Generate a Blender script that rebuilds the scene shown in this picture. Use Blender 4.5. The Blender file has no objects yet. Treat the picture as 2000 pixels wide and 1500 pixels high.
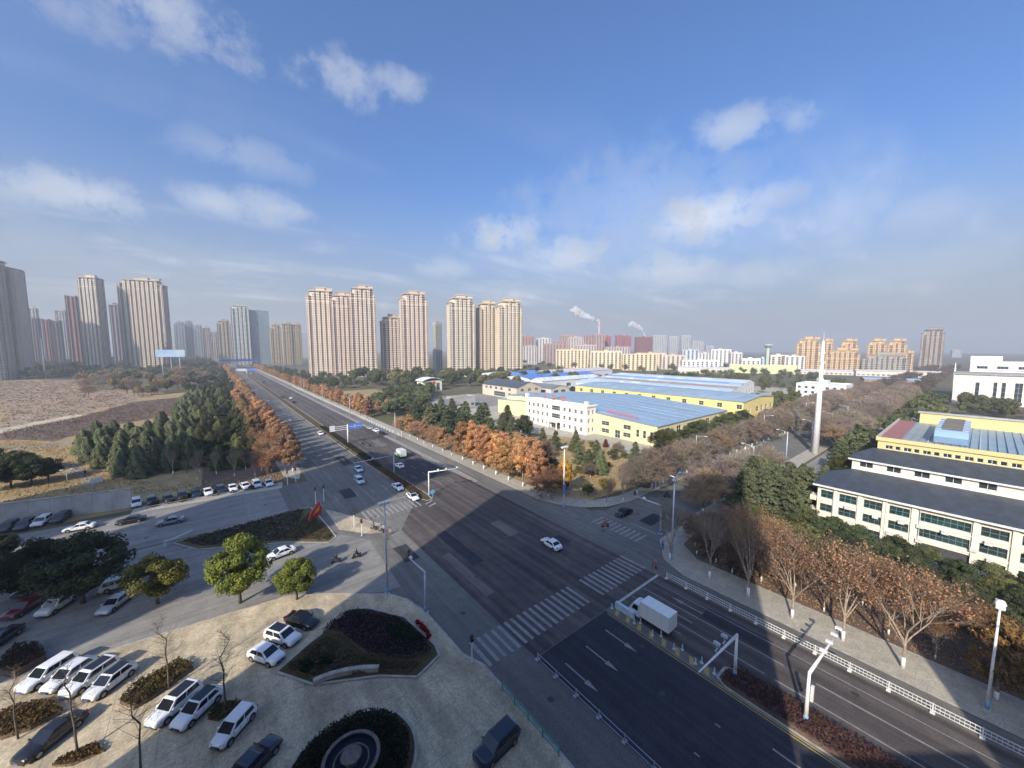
import bpy, math, random
import numpy as np
from mathutils import Vector, Matrix

scene = bpy.context.scene
COL = scene.collection
# ------------------------------------------------------------------ camera
# survey of the place: X runs across the avenue (away from the hotel), Y along it (northwards), metres
EYE = 37.0
FPX, HORIZON = 735.0, 681.0
PITCH = math.atan((750 - HORIZON) / FPX)
HEAD = math.radians(38.6)
cam_d = bpy.data.cameras.new('camera'); cam = bpy.data.objects.new('camera', cam_d); COL.objects.link(cam)
cam_d.sensor_width = 36.0; cam_d.lens = FPX / 2000 * 36.0
cam_d.clip_start = 0.1; cam_d.clip_end = 30000
cam.location = (0, 0, EYE); cam.rotation_euler = (math.pi / 2 - PITCH, 0, -HEAD)
scene.camera = cam
# ------------------------------------------------------------------ light
SUN_EL = math.radians(30.4)
SUN_TO = (0.910, 0.415)                       # where the shadows fall
sun_d = bpy.data.lights.new('sun', 'SUN'); sun = bpy.data.objects.new('sun', sun_d); COL.objects.link(sun)
sun_d.energy = 3.6; sun_d.angle = math.radians(0.55); sun_d.color = (1.0, 0.89, 0.74)
sun.rotation_euler = Vector((SUN_TO[0] * math.cos(SUN_EL), SUN_TO[1] * math.cos(SUN_EL), -math.sin(SUN_EL))).to_track_quat('-Z', 'Y').to_euler()
SKY_STRENGTH = 0.134
VEIL, CLOUD_DARK, CLOUD_LIT, LOW_SKY = 0.46, (2.8, 3.0, 3.35, 1), (4.8, 4.8, 4.75, 1), (2.0, 2.18, 2.42, 1)
world = bpy.data.worlds.new('World'); scene.world = world; world.use_nodes = True
vs = scene.view_settings
vs.view_transform = 'Standard'; vs.look = 'None'; vs.exposure = 0.82; vs.gamma = 1.0; vs.use_curve_mapping = False
scene.cycles.max_bounces = 5; scene.cycles.diffuse_bounces = 3; scene.cycles.glossy_bounces = 2
scene.cycles.transmission_bounces = 3; scene.cycles.volume_bounces = 0; scene.cycles.transparent_max_bounces = 6
scene.cycles.use_denoising = True
world.cycles.sampling_method = 'MANUAL'; world.cycles.sample_map_resolution = 512
scene.cycles.sample_clamp_indirect = 4.0

class NT:
    """tiny node-tree writer"""
    def __init__(s, tree): s.t = tree; s.n = tree.nodes; s.l = tree.links
    def add(s, typ, **kw):
        n = s.n.new(typ)
        for k, v in kw.items(): setattr(n, k, v)
        return n
    def put(s, sock, v):
        if isinstance(v, bpy.types.NodeSocket): s.l.new(v, sock)
        elif v is not None: sock.default_value = v
    def math(s, op, a, b=None, c=None, clamp=False):
        n = s.add('ShaderNodeMath', operation=op, use_clamp=clamp)
        s.put(n.inputs[0], a)
        if b is not None: s.put(n.inputs[1], b)
        if c is not None: s.put(n.inputs[2], c)
        return n.outputs[0]
    def noise(s, vec, scale, detail=4, rough=0.55, dist=0.0, dims='3D'):
        n = s.add('ShaderNodeTexNoise', noise_dimensions=dims)
        if vec is not None: s.put(n.inputs['Vector'], vec)
        n.inputs['Scale'].default_value = scale; n.inputs['Detail'].default_value = detail
        n.inputs['Roughness'].default_value = rough; n.inputs['Distortion'].default_value = dist
        return n.outputs['Fac']
    def mix(s, f, a, b):
        n = s.add('ShaderNodeMix', data_type='RGBA')
        s.put(n.inputs[0], f); s.put(n.inputs[6], a); s.put(n.inputs[7], b)
        return n.outputs[2]
    def ramp(s, v, lo, hi, o0=0.0, o1=1.0):
        n = s.add('ShaderNodeMapRange', interpolation_type='SMOOTHSTEP')
        s.put(n.inputs[0], v); n.inputs[1].default_value = lo; n.inputs[2].default_value = hi
        n.inputs[3].default_value = o0; n.inputs[4].default_value = o1
        return n.outputs[0]

def make_sky():
    w = NT(world.node_tree); w.n.clear()
    out = w.add('ShaderNodeOutputWorld'); bg = w.add('ShaderNodeBackground')
    w.l.new(bg.outputs[0], out.inputs[0]); bg.inputs[1].default_value = SKY_STRENGTH
    sky = w.add('ShaderNodeTexSky', sky_type='NISHITA', sun_disc=False)
    sky.sun_elevation = SUN_EL; sky.sun_rotation = math.atan2(-SUN_TO[0], -SUN_TO[1])
    sky.altitude = 40; sky.air_density = 1.0; sky.dust_density = 5.0; sky.ozone_density = 10.0
    tc = w.add('ShaderNodeTexCoord'); d = tc.outputs['Generated']
    sx = w.add('ShaderNodeSeparateXYZ'); w.l.new(d, sx.inputs[0])
    x, y, z = sx.outputs
    az = w.math('ARCTAN2', x, y)                       # 0 along the avenue, clockwise
    el = w.math('ARCSINE', z)
    # flat cloud-deck coordinates, so that clouds shrink towards the horizon all round
    zz = w.math('MAXIMUM', w.math('ADD', z, 0.11), 0.05)
    cv = w.add('ShaderNodeCombineXYZ')
    w.put(cv.inputs[0], w.math('DIVIDE', x, zz)); w.put(cv.inputs[1], w.math('DIVIDE', y, zz)); cv.inputs[2].default_value = 3.7
    p = cv.outputs[0]
    fine = w.noise(d, 15.0, 6, 0.66)
    deck = w.noise(p, 1.25, 4, 0.58)
    # scattered cumulus: (azimuth, elevation, half width, half height, amount), radians
    tot = None
    wob = w.math('MULTIPLY_ADD', fine, 6.8, -3.4)
    wob = w.math('MULTIPLY_ADD', deck, 3.2, w.math('SUBTRACT', wob, 1.6))
    for (a, e, sa, se, k) in CLOUDS:
        a, e, sa, se = [math.radians(v) for v in (a, e, sa, se)]
        da = w.math('MULTIPLY_ADD', az, 1 / sa, -a / sa)
        de = w.math('MULTIPLY_ADD', el, 1 / se, -e / se)
        r = w.math('MULTIPLY_ADD', da, da, w.math('MULTIPLY', de, de))
        m = w.ramp(w.math('ADD', r, wob), 1.9, -1.5, 0.0, k)
        tot = m if tot is None else w.math('MAXIMUM', tot, m)
    # thin veil low in the sky, wisps of the same deck all round
    st = w.add('ShaderNodeMapping'); st.inputs['Rotation'].default_value = (0, 0, math.radians(35)); st.inputs['Scale'].default_value = (0.3, 1.2, 1)
    w.l.new(p, st.inputs[0])
    veil = w.ramp(w.noise(st.outputs[0], 1.3, 3, 0.6), 0.48, 0.80, 0.0, VEIL)
    veil = w.math('MULTIPLY', veil, w.ramp(el, 0.60, 0.10))
    cum = w.math('MULTIPLY', w.ramp(deck, 0.56, 0.78, 0.0, 0.42), w.ramp(el, 0.48, 0.10))
    tot = w.math('MAXIMUM', w.math('MAXIMUM', tot, cum), veil)
    tot = w.math('MULTIPLY', tot, w.ramp(el, 0.0, 0.16), clamp=True)
    shade = w.mix(w.ramp(fine, 0.35, 0.66), CLOUD_DARK, CLOUD_LIT)
    base = w.mix(w.ramp(el, 0.42, -0.03, 0.0, 0.93), sky.outputs[0], LOW_SKY)          # winter murk, thickening towards the horizon all round
    c = w.mix(tot, base, shade)
    w.l.new(c, bg.inputs[0])

def _azel(u, v):
    a = (u - 1000) / FPX; b = (750 - v) / FPX
    S, C = math.sin(PITCH), math.cos(PITCH)
    x, y, z = a, C + b * S, -S + b * C
    return math.degrees(math.atan2(x, y) + HEAD), math.degrees(math.atan2(z, math.hypot(x, y)))
CLOUDS = []
for (u, v, hu, hv, k) in [(320, 8, 160, 80, .74), (150, 20, 120, 50, .40), (670, 155, 90, 50, .66), (770, 160, 60, 36, .55), (150, 385, 140, 40, .74), (40, 385, 80, 30, .5),
                          (430, 395, 72, 30, .6), (525, 408, 74, 34, .68), (480, 305, 120, 36, .3), (985, 462, 80, 44, .95), (1080, 492, 85, 40, .9),
                          (870, 525, 60, 22, .45), (1385, 432, 115, 54, .85), (1480, 388, 90, 34, .5), (1440, 250, 95, 36, .65),
                          (1572, 228, 48, 26, .5), (1305, 530, 95, 42, .75), (1490, 535, 100, 32, .5), (1645, 458, 65, 30, .5), (1790, 415, 120, 40, .34),
                          (1660, 555, 80, 28, .4), (1250, 430, 330, 120, .30), (1780, 520, 260, 70, .24), (240, 500, 330, 60, .2)]:
    a0, e0 = _azel(u, v); a1, _ = _azel(u + hu, v); _, e1 = _azel(u, v - hv)
    CLOUDS.append((a0, e0, max(abs(a1 - a0), 1.0), max(abs(e1 - e0), .6), k))
make_sky()

# ------------------------------------------------------------------ helpers
rnd = random.Random(20)
npr = np.random.default_rng(20)
def G(u, v, z=0.0):
    """ground survey: point at height z seen in direction (u, v) of the 2000 x 1500 plan sheet"""
    a = (u - 1000) / FPX; b = (750 - v) / FPX
    S, C = math.sin(PITCH), math.cos(PITCH)
    t = (EYE - z) / (S - b * C)
    x, y = a * t, (C + b * S) * t
    return (x * math.cos(HEAD) + y * math.sin(HEAD), -x * math.sin(HEAD) + y * math.cos(HEAD))
def D_at(u, depth):
    x, y = (u - 1000) / FPX * depth, depth
    return (x * math.cos(HEAD) + y * math.sin(HEAD), -x * math.sin(HEAD) + y * math.cos(HEAD))
def Z_at(v, depth): return EYE + depth * (HORIZON - v) / FPX

class MB:
    def __init__(s): s.v = []; s.f = []; s.m = []
    def quad(s, *p, m=0):
        i = len(s.v); s.v += [tuple(q) for q in p]; s.f.append(tuple(range(i, i + len(p)))); s.m.append(m); return s
    def box(s, x0, x1, y0, y1, z0, z1, m=0, bottom=True):
        i = len(s.v)
        s.v += [(x0, y0, z0), (x1, y0, z0), (x1, y1, z0), (x0, y1, z0), (x0, y0, z1), (x1, y0, z1), (x1, y1, z1), (x0, y1, z1)]
        fs = [(4, 5, 6, 7), (0, 1, 5, 4), (1, 2, 6, 5), (2, 3, 7, 6), (3, 0, 4, 7)] + ([(3, 2, 1, 0)] if bottom else [])
        for q in fs: s.f.append(tuple(i + k for k in q)); s.m.append(m)
        return s
    def prism(s, poly, z0, z1, m=0, bottom=False, side=None):
        a = sum(poly[k][0] * poly[(k + 1) % len(poly)][1] - poly[(k + 1) % len(poly)][0] * poly[k][1] for k in range(len(poly)))
        if a < 0: poly = poly[::-1]
        n = len(poly); i = len(s.v)
        s.v += [(p[0], p[1], z0) for p in poly] + [(p[0], p[1], z1) for p in poly]
        s.f.append(tuple(range(i + n, i + 2 * n))); s.m.append(m)
        for k in range(n):
            j = (k + 1) % n; s.f.append((i + k, i + j, i + n + j, i + n + k)); s.m.append(m if side is None else side)
        if bottom: s.f.append(tuple(range(i + n - 1, i - 1, -1))); s.m.append(m)
        return s
    def tube(s, pts, rad, n=6, m=0, cap=True):
        pts = [Vector(p) for p in pts]
        if not hasattr(rad, '__len__'): rad = [rad] * len(pts)
        base = len(s.v); up = Vector((0, 0, 1))
        for k, p in enumerate(pts):
            d = (pts[min(k + 1, len(pts) - 1)] - pts[max(k - 1, 0)]).normalized()
            a = d.cross(up if abs(d.z) < .95 else Vector((1, 0, 0))).normalized(); b = d.cross(a)
            for j in range(n):
                t = 2 * math.pi * j / n; s.v.append(tuple(p + (a * math.cos(t) + b * math.sin(t)) * rad[k]))
        for k in range(len(pts) - 1):
            for j in range(n):
                jj = (j + 1) % n; q = base + k * n
                s.f.append((q + j, q + n + j, q + n + jj, q + jj)); s.m.append(m)
        if cap:
            s.f.append(tuple(base + j for j in range(n))); s.m.append(m)
            q = base + (len(pts) - 1) * n; s.f.append(tuple(q + j for j in range(n - 1, -1, -1))); s.m.append(m)
        return s
    def lathe(s, prof, n=12, c=(0, 0, 0), m=0, cap=True):
        base = len(s.v)
        for r, z in prof:
            for j in range(n):
                t = 2 * math.pi * j / n; s.v.append((c[0] + r * math.cos(t), c[1] + r * math.sin(t), c[2] + z))
        for k in range(len(prof) - 1):
            for j in range(n):
                jj = (j + 1) % n; q = base + k * n; s.f.append((q + j, q + jj, q + n + jj, q + n + j)); s.m.append(m)
        q = base + (len(prof) - 1) * n
        if cap: s.f.append(tuple(q + j for j in range(n))); s.m.append(m)
        return s
    def mesh(s, name, mats, smooth=False):
        me = bpy.data.meshes.new(name); me.from_pydata(s.v, [], s.f)
        for m in (mats if isinstance(mats, (list, tuple)) else [mats]): me.materials.append(m)
        if any(s.m): me.polygons.foreach_set('material_index', s.m)
        if smooth: me.polygons.foreach_set('use_smooth', [True] * len(s.f))
        me.update(); return me
    def obj(s, name, mats, parent=None, smooth=False, loc=None): return link(name, s.mesh(name, mats, smooth), parent, loc)

def link(name, data, parent=None, loc=None, rz=0.0):
    o = bpy.data.objects.new(name, data); COL.objects.link(o)
    if parent is not None: o.parent = parent
    if loc is not None: o.location = loc
    if rz: o.rotation_euler = (0, 0, rz)
    return o
def tag(o, label, cat, group=None, kind=None):
    o['label'] = label; o['category'] = cat
    if group: o['group'] = group
    if kind: o['kind'] = kind
    return o
def thing(name, label, cat, loc=(0, 0, 0), rz=0.0, group=None):
    o = link(name, None, None, loc, rz); o.empty_display_size = .5
    return tag(o, label, cat, group)
def setting(name, mb, mats, smooth=False):
    o = mb.obj(name, mats, None, smooth); o['kind'] = 'structure'; return o
ONES = 'first second third fourth fifth sixth seventh eighth ninth tenth eleventh twelfth thirteenth fourteenth fifteenth sixteenth seventeenth eighteenth nineteenth'.split()
def nth(i):
    """0 -> first"""
    if i < 19: return ONES[i]
    t = (i + 1) // 10; u = (i + 1) % 10
    if u == 0: return ['', '', 'twentieth', 'thirtieth', 'fortieth', 'fiftieth', 'sixtieth', 'seventieth', 'eightieth', 'ninetieth'][t]
    return ['', '', 'twenty', 'thirty', 'forty', 'fifty', 'sixty', 'seventy', 'eighty', 'ninety'][t] + '-' + ONES[u - 1]

# ------------------------------------------------------------------ materials
def mat(name, col, rough=0.8, var=0.18, scale=0.6, metal=0.0, bump=0.0, col2=None, objcol=False, stretch=None, where='Object', spec=0.5, detail=5, coat=0.0, thr=(0.35, 0.68)):
    m = bpy.data.materials.new(name); m.use_nodes = True
    t = NT(m.node_tree); b = m.node_tree.nodes['Principled BSDF']
    b.inputs['Roughness'].default_value = rough; b.inputs['Metallic'].default_value = metal
    b.inputs['Specular IOR Level'].default_value = spec; b.inputs['Coat Weight'].default_value = coat
    c0 = (*col, 1)
    if objcol:
        oi = t.add('ShaderNodeObjectInfo'); base = oi.outputs['Color']
    else: base = None
    if where == 'World': vec = t.add('ShaderNodeNewGeometry').outputs['Position']
    else: vec = t.add('ShaderNodeTexCoord').outputs['Object']
    if stretch:
        mp = t.add('ShaderNodeMapping'); mp.inputs['Scale'].default_value = stretch; t.l.new(vec, mp.inputs[0]); vec = mp.outputs[0]
    if var > 0 or col2 is not None or bump > 0:
        n1 = t.noise(vec, scale, detail, 0.62)
        f = t.ramp(n1, thr[0], thr[1])
        if col2 is not None: c = t.mix(f, c0, (*col2, 1))
        else:
            c = t.mix(f, tuple(v * (1 - var) for v in col) + (1,), tuple(min(1, v * (1 + var)) for v in col) + (1,))
        if base is not None:
            mm = t.add('ShaderNodeMix', data_type='RGBA', blend_type='MULTIPLY'); mm.inputs[0].default_value = 1
            t.put(mm.inputs[6], c); t.put(mm.inputs[7], base); c = mm.outputs[2]
        t.l.new(c, b.inputs['Base Color'])
        if bump > 0:
            bp = t.add('ShaderNodeBump'); bp.inputs['Strength'].default_value = bump; bp.inputs['Distance'].default_value = 0.05
            t.l.new(t.noise(vec, scale * 6, 4), bp.inputs['Height']); t.l.new(bp.outputs[0], b.inputs['Normal'])
    elif base is not None: t.l.new(base, b.inputs['Base Color'])
    else: b.inputs['Base Color'].default_value = c0
    return m

def ground_mat(name, cols, scales=(0.05, 0.6, 6.0), rough=0.92, stretch=None, streak=0.0, bump=0.15, spec=0.25, tracks=None):
    """broad patches + medium blotches + fine grain, in world metres; tracks: period in m and strength of wheel tracks along Y"""
    m = bpy.data.materials.new(name); m.use_nodes = True
    t = NT(m.node_tree); b = m.node_tree.nodes['Principled BSDF']
    b.inputs['Roughness'].default_value = rough; b.inputs['Specular IOR Level'].default_value = spec
    pos = t.add('ShaderNodeNewGeometry').outputs['Position']
    n1 = t.ramp(t.noise(pos, scales[0], 5, 0.6, 0.5), 0.38, 0.64)
    n2 = t.ramp(t.noise(pos, scales[1], 5, 0.65), 0.36, 0.68)
    n3 = t.noise(pos, scales[2], 3, 0.6)
    c = t.mix(n1, (*cols[0], 1), (*cols[1], 1))
    c = t.mix(t.math('MULTIPLY', n2, 0.6), c, (*cols[2], 1))
    k = t.ramp(n3, 0.2, 0.8, 0.72, 1.28)
    if streak or tracks:
        mp = t.add('ShaderNodeMapping'); mp.inputs['Scale'].default_value = stretch or (0.9, 0.02, 1); t.l.new(pos, mp.inputs[0])
        s1 = t.ramp(t.noise(mp.outputs[0], 1.0, 6, 0.65, 0.2), 0.3, 0.72, 1 - streak, 1 + streak)
        k = t.math('MULTIPLY', k, s1)
    if tracks:
        sx = t.add('ShaderNodeSeparateXYZ'); t.l.new(pos, sx.inputs[0])
        wv = t.math('SINE', t.math('MULTIPLY', sx.outputs[0], 2 * math.pi / tracks[0]))
        k = t.math('MULTIPLY', k, t.math('MULTIPLY_ADD', wv, tracks[1], 1.0))
    mm = t.add('ShaderNodeMix', data_type='RGBA', blend_type='MULTIPLY'); mm.inputs[0].default_value = 1
    t.put(mm.inputs[6], c); t.put(mm.inputs[7], k)
    t.l.new(mm.outputs[2], b.inputs['Base Color'])
    if bump:
        bp = t.add('ShaderNodeBump'); bp.inputs['Strength'].default_value = bump; bp.inputs['Distance'].default_value = 0.08
        t.l.new(n3, bp.inputs['Height']); t.l.new(bp.outputs[0], b.inputs['Normal'])
    return m

def leaf_mat(name, trans=0.25, hue=0.5):
    """object colour x per-leaf tint"""
    m = bpy.data.materials.new(name); m.use_nodes = True
    t = NT(m.node_tree); b = m.node_tree.nodes['Principled BSDF']; out = m.node_tree.nodes['Material Output']
    b.inputs['Roughness'].default_value = 0.75; b.inputs['Specular IOR Level'].default_value = 0.2
    oi = t.add('ShaderNodeObjectInfo'); at = t.add('ShaderNodeAttribute', attribute_name='tint')
    warm = t.mix(at.outputs['Fac'], (0.62, 0.66, 0.75, 1), (1.45, 1.32, 1.0, 1))
    mm = t.add('ShaderNodeMix', data_type='RGBA', blend_type='MULTIPLY'); mm.inputs[0].default_value = 1
    t.put(mm.inputs[6], oi.outputs['Color']); t.put(mm.inputs[7], warm)
    k = t.math('MULTIPLY_ADD', oi.outputs['Random'], 0.4, 0.8)
    m2 = t.add('ShaderNodeMix', data_type='RGBA', blend_type='MULTIPLY'); m2.inputs[0].default_value = 1
    t.put(m2.inputs[6], mm.outputs[2]); t.put(m2.inputs[7], k)
    t.l.new(m2.outputs[2], b.inputs['Base Color'])
    if trans:
        tr = t.add('ShaderNodeBsdfTranslucent'); t.l.new(m2.outputs[2], tr.inputs[0])
        mx = t.add('ShaderNodeMixShader'); mx.inputs[0].default_value = trans
        t.l.new(b.outputs[0], mx.inputs[1]); t.l.new(tr.outputs[0], mx.inputs[2]); t.l.new(mx.outputs[0], out.inputs[0])
    return m
# ------------------------------------------------------------------ the setting: ground, roads, pavements
M = {}
M['earth'] = ground_mat('earth', [(.115, .10, .06), (.17, .135, .085), (.075, .085, .045)], (.02, .3, 3))
M['dry_grass'] = ground_mat('dry_grass', [(0.324, 0.228, 0.115), (0.408, 0.300, 0.155), (0.204, 0.168, 0.086)], (.03, .35, 4))
M['field'] = ground_mat('field', [(0.362, 0.255, 0.174), (0.304, 0.232, 0.167), (0.189, 0.165, 0.109)], (.025, .2, 2.5))
M['mulch'] = ground_mat('mulch', [(0.136, 0.091, 0.074), (0.176, 0.124, 0.093), (0.088, 0.083, 0.061)], (.06, .5, 4))
M['lawn'] = ground_mat('lawn', [(.10, .10, .045), (.15, .12, .06), (.06, .075, .03)], (.08, .6, 5), bump=.5)
M['asphalt'] = ground_mat('asphalt', [(0.153, 0.149, 0.136), (0.195, 0.187, 0.164), (0.122, 0.120, 0.112)], (.045, .5, 9), streak=.20, spec=.3)
M['asphalt_worn'] = ground_mat('asphalt_worn', [(0.087, 0.076, 0.073), (0.117, 0.101, 0.090), (0.062, 0.055, 0.056)], (.05, .5, 9), streak=.36, stretch=(.5, .014, 1), spec=.3, tracks=(1.72, .11))
M['asphalt_new'] = ground_mat('asphalt_new', [(0.040, 0.043, 0.050), (0.053, 0.053, 0.060), (0.033, 0.034, 0.041)], (.04, .5, 9), streak=.25, spec=.3)
M['bike'] = ground_mat('bike', [(0.156, 0.142, 0.129), (0.188, 0.171, 0.148), (0.128, 0.120, 0.111)], (.05, .4, 8), streak=.10)
M['concrete'] = ground_mat('concrete', [(0.470, 0.389, 0.268), (0.555, 0.465, 0.321), (0.327, 0.280, 0.196)], (.12, .55, 5), streak=.26, stretch=(.35, .09, 1))
M['paving'] = ground_mat('paving', [(0.377, 0.348, 0.286), (0.450, 0.412, 0.333), (0.275, 0.256, 0.213)], (.07, .7, 6))
M['street'] = ground_mat('street', [(0.232, 0.224, 0.206), (0.283, 0.270, 0.239), (0.181, 0.177, 0.170)], (.05, .4, 7), streak=.2, stretch=(.03, .8, 1))
M['kerb'] = mat('kerb', (.40, .37, .32), .85, .2, 1.2, where='World')
M['paint'] = ground_mat('paint', [(0.575, 0.562, 0.504), (0.450, 0.438, 0.396), (0.250, 0.244, 0.228)], (.7, 2.2, 14), bump=0)
M['paint_worn'] = ground_mat('paint_worn', [(.33, .325, .31), (.27, .265, .255), (.19, .188, .182)], (.3, 1.6, 12), bump=0)
M['yellow_paint'] = ground_mat('yellow_paint', [(0.525, 0.375, 0.108), (0.450, 0.338, 0.120), (0.275, 0.237, 0.132)], (.6, 1.8, 12), bump=0)

def sheet(name, poly, z, m):
    mb = MB(); a = sum(poly[k][0] * poly[(k + 1) % len(poly)][1] - poly[(k + 1) % len(poly)][0] * poly[k][1] for k in range(len(poly)))
    if a < 0: poly = poly[::-1]
    mb.quad(*[(p[0], p[1], z) for p in poly]); return setting(name, mb, m)
def rect(x0, x1, y0, y1): return [(x0, y0), (x1, y0), (x1, y1), (x0, y1)]
def pave(name, poly, h, m, kerb=True):
    """raised pavement with a pale kerb stone band along its rim"""
    o = setting(name, MB().prism(poly, 0, h, 0, side=1), [m, M['kerb']])
    if kerb:
        mb = MB(); n = len(poly)
        for k in range(n):
            p, q = Vector((*poly[k], 0)), Vector((*poly[(k + 1) % n], 0)); d = q - p
            if d.length < .05 or d.length > 3000: continue
            d.normalize(); w = Vector((-d.y, d.x, 0)) * .14
            mb.quad(*[(c.x, c.y, h + .006) for c in (p - w, q - w, q + w, p + w)])
        kb = mb.obj('kerb', M['kerb'], o)
    return o

def ragged(poly, step=6.0, amp=1.6):
    out = []; r = random.Random(len(poly) * 7 + 3); n = len(poly)
    for k in range(n):
        p, q = Vector((*poly[k], 0)), Vector((*poly[(k + 1) % n], 0)); m_ = max(1, min(60, int((q - p).length / step)))
        for i in range(m_): c = p.lerp(q, i / m_); out.append((c.x + r.uniform(-amp, amp), c.y + r.uniform(-amp, amp)))
    return out
setting('ground', MB().quad((-5000, -5000, 0), (5000, -5000, 0), (5000, 5000, 0), (-5000, 5000, 0)), M['earth'])
def P(*uv): return [G(u, v) for u, v in uv]
sheet('park_lawn', rect(-420, 14.5, 120, 420), .016, M['dry_grass'])
sheet('brown_field', ragged(P((0, 742), (150, 741), (165, 760), (330, 765), (250, 785), (150, 812), (0, 838)), 9, 3.5), .020, M['field'])
sheet('planting_bed', ragged(P((0, 843), (150, 815), (260, 785), (385, 772), (345, 810), (200, 835), (110, 862), (0, 858)), 6, 2.4), .022, M['mulch'])
sheet('park_path', P((0, 838), (60, 826), (150, 809), (165, 811), (60, 832), (0, 847)), .024, M['concrete'])
sheet('park_walk', P((0, 872), (70, 872), (130, 862), (138, 866), (75, 877), (0, 878)), .024, M['street'])
sheet('park_steps', P((115, 905), (150, 905), (183, 935), (186, 955), (165, 955), (160, 935)), .024, M['street'])
sheet('grove_floor', rect(-4, 14.4, 118, 152), .020, M['mulch'])
# far side greens beyond the avenue
sheet('corner_green', [(66, 58), (118, 54), (118, 100), (100, 130), (66, 130)], .016, M['dry_grass'])
sheet('verge_green', rect(66, 110, 130, 420), .017, M['lawn'])
sheet('sandy_clearing', [(74, 230), (108, 225), (116, 345), (80, 350)], .022, M['dry_grass'])
sheet('factory_yard', [(108, 54), (420, 54), (420, 300), (112, 200), (104, 130), (119, 96)], .024, M['paving'])
sheet('gate_yard', [(110, 196), (170, 196), (172, 260), (110, 262)], .028, M['street'])
sheet('east_verge', rect(64.6, 92, -60, 33.5), .016, M['mulch'])
sheet('office_grounds', rect(92, 320, -90, 33.0), .018, M['street'])
# carriageways
sheet('cross_road', rect(40, 1500, 38.2, 51.2), .030, M['asphalt'])
sheet('road_apron', [(20, 33), (58.2, 33), (60, 33.5), (66, 37.4), (80, 38.2), (89, 38.2), (89, 51.2), (69, 51.8), (60.6, 57.2), (57.3, 62.3), (55.8, 69), (55.8, 90), (20, 116), (12, 116), (12, 96), (18, 78), (22, 72)], .034, M['asphalt'])
sheet('kerbside_asphalt', rect(53, 66, 54, 132), .022, M['asphalt']); sheet('kerbside_asphalt', rect(56, 72, 24, 41), .022, M['asphalt']); sheet('kerbside_asphalt', rect(17, 26, 30, 60), .022, M['asphalt'])
sheet('main_road', rect(23, 58.2, -80, 33), .038, M['asphalt'])
sheet('avenue', rect(19.2, 61, 90, 1500), .038, M['asphalt'])
sheet('worn_carriageway', [(43.4, -80), (55.2, -80), (55.2, 86), (53.5, 118), (40, 118), (37.6, 85), (28.4, 72), (28.4, 31), (43.4, 31)], .042, M['asphalt_worn'])
sheet('north_carriageway', rect(40.4, 55, 118.2, 1500), .042, M['asphalt_worn'])
sheet('resurfaced_carriageway', rect(28.4, 41.6, -80, 30.9), .042, M['asphalt_new'])
sheet('dark_patch', rect(41.2, 54.0, 96, 117.9), .046, M['asphalt_new'])  # darker rectangle over part of the northern carriageway
sheet('bike_lane', rect(23.1, 28.2, -80, 33.2), .042, M['bike'])
sheet('side_street', [(-140, 95), (12, 95.5), (14, 116), (-16, 117), (-140, 124)], .030, M['street'])
sheet('hotel_street', [(-140, 64), (-30, 66), (6, 63.2), (11, 60), (18.4, 54.6), (22.6, 54), (24, 72), (18, 78), (-8, 94.8), (-140, 94.8)], .026, M['street'])
# hotel forecourt
FORE = [(-90, -30), (22.9, -30), (22.9, 34), (21.8, 36.8), (21.7, 41), (21.5, 46.7), (20.6, 50.6), (19, 53.4), (16.6, 55.4), (11.7, 59.4), (6.8, 62.6), (-6, 64), (-30, 66), (-90, 67)]
pave('hotel_forecourt', FORE, .11, M['concrete'])
FZ = .11
_j = link('paving_joints', None); _j['kind'] = 'structure'
def _in(c): return -60 < c[0] < 21.2 and -10 < c[1] < 60 and c[1] + max(0.0, c[0] - 4) * .72 < 59.5
for x_ in np.arange(-58, 22, 4.0):        # expansion joints of the forecourt slab
    for y_ in np.arange(-8, 62, 4.0):
        x_, y_ = float(x_), float(y_)
        if _in((x_, y_)) and _in((x_ + 4, y_)) and rnd.random() < .9: MB().quad(*[(a, b, FZ + .004) for a, b in rect(x_, x_ + 4, y_ - .02, y_ + .02)]).obj('joint', M['street'], _j)
        if _in((x_, y_)) and _in((x_, y_ + 4)) and rnd.random() < .9: MB().quad(*[(a, b, FZ + .005) for a, b in rect(x_ - .02, x_ + .02, y_, y_ + 4)]).obj('joint', M['street'], _j)
# pavements
pave('east_pavement', [(58.3, -80), (64.6, -80), (64.6, 29), (68, 33.2), (82, 34.0), (900, 34.0), (900, 37.9), (84, 37.9), (66, 36.6), (60.4, 32.6), (58.3, 28)], .13, M['paving'])
pave('corner_pavement', [(61, 900), (61, 90), (61, 66), (62.4, 61), (66, 56), (71, 52.6), (78, 51.4), (900, 51.4), (900, 54.6), (78, 54.8), (71, 57), (66.6, 63), (65.4, 70), (65.4, 900)], .13, M['paving'])
pave('cycle_divider', [(55.4, 900), (55.4, 86), (56.2, 86), (56.5, 96), (56.5, 900)], .13, M['street'])
pave('west_pavement', [(14.6, 900), (14.6, 124), (17.5, 119), (19.1, 126), (19.1, 900)], .13, M['paving'])
pave('kerb_island', [(-7.8, 94.2), (-4, 88), (9.3, 80.8), (15.6, 75.6), (17.2, 77.2), (17, 84), (16.2, 95.6), (14, 96.3)], .14, M['lawn'])
pave('refuge_island', [(18.6, 80), (22.4, 74.6), (26.6, 72.4), (26.2, 76.6), (21.2, 87), (18.6, 92)], .12, M['concrete'])
pave('parking_apron', [(-16, 117), (12.6, 114.2), (13.5, 119), (-15.8, 121.5)], .10, M['paving'])

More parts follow.
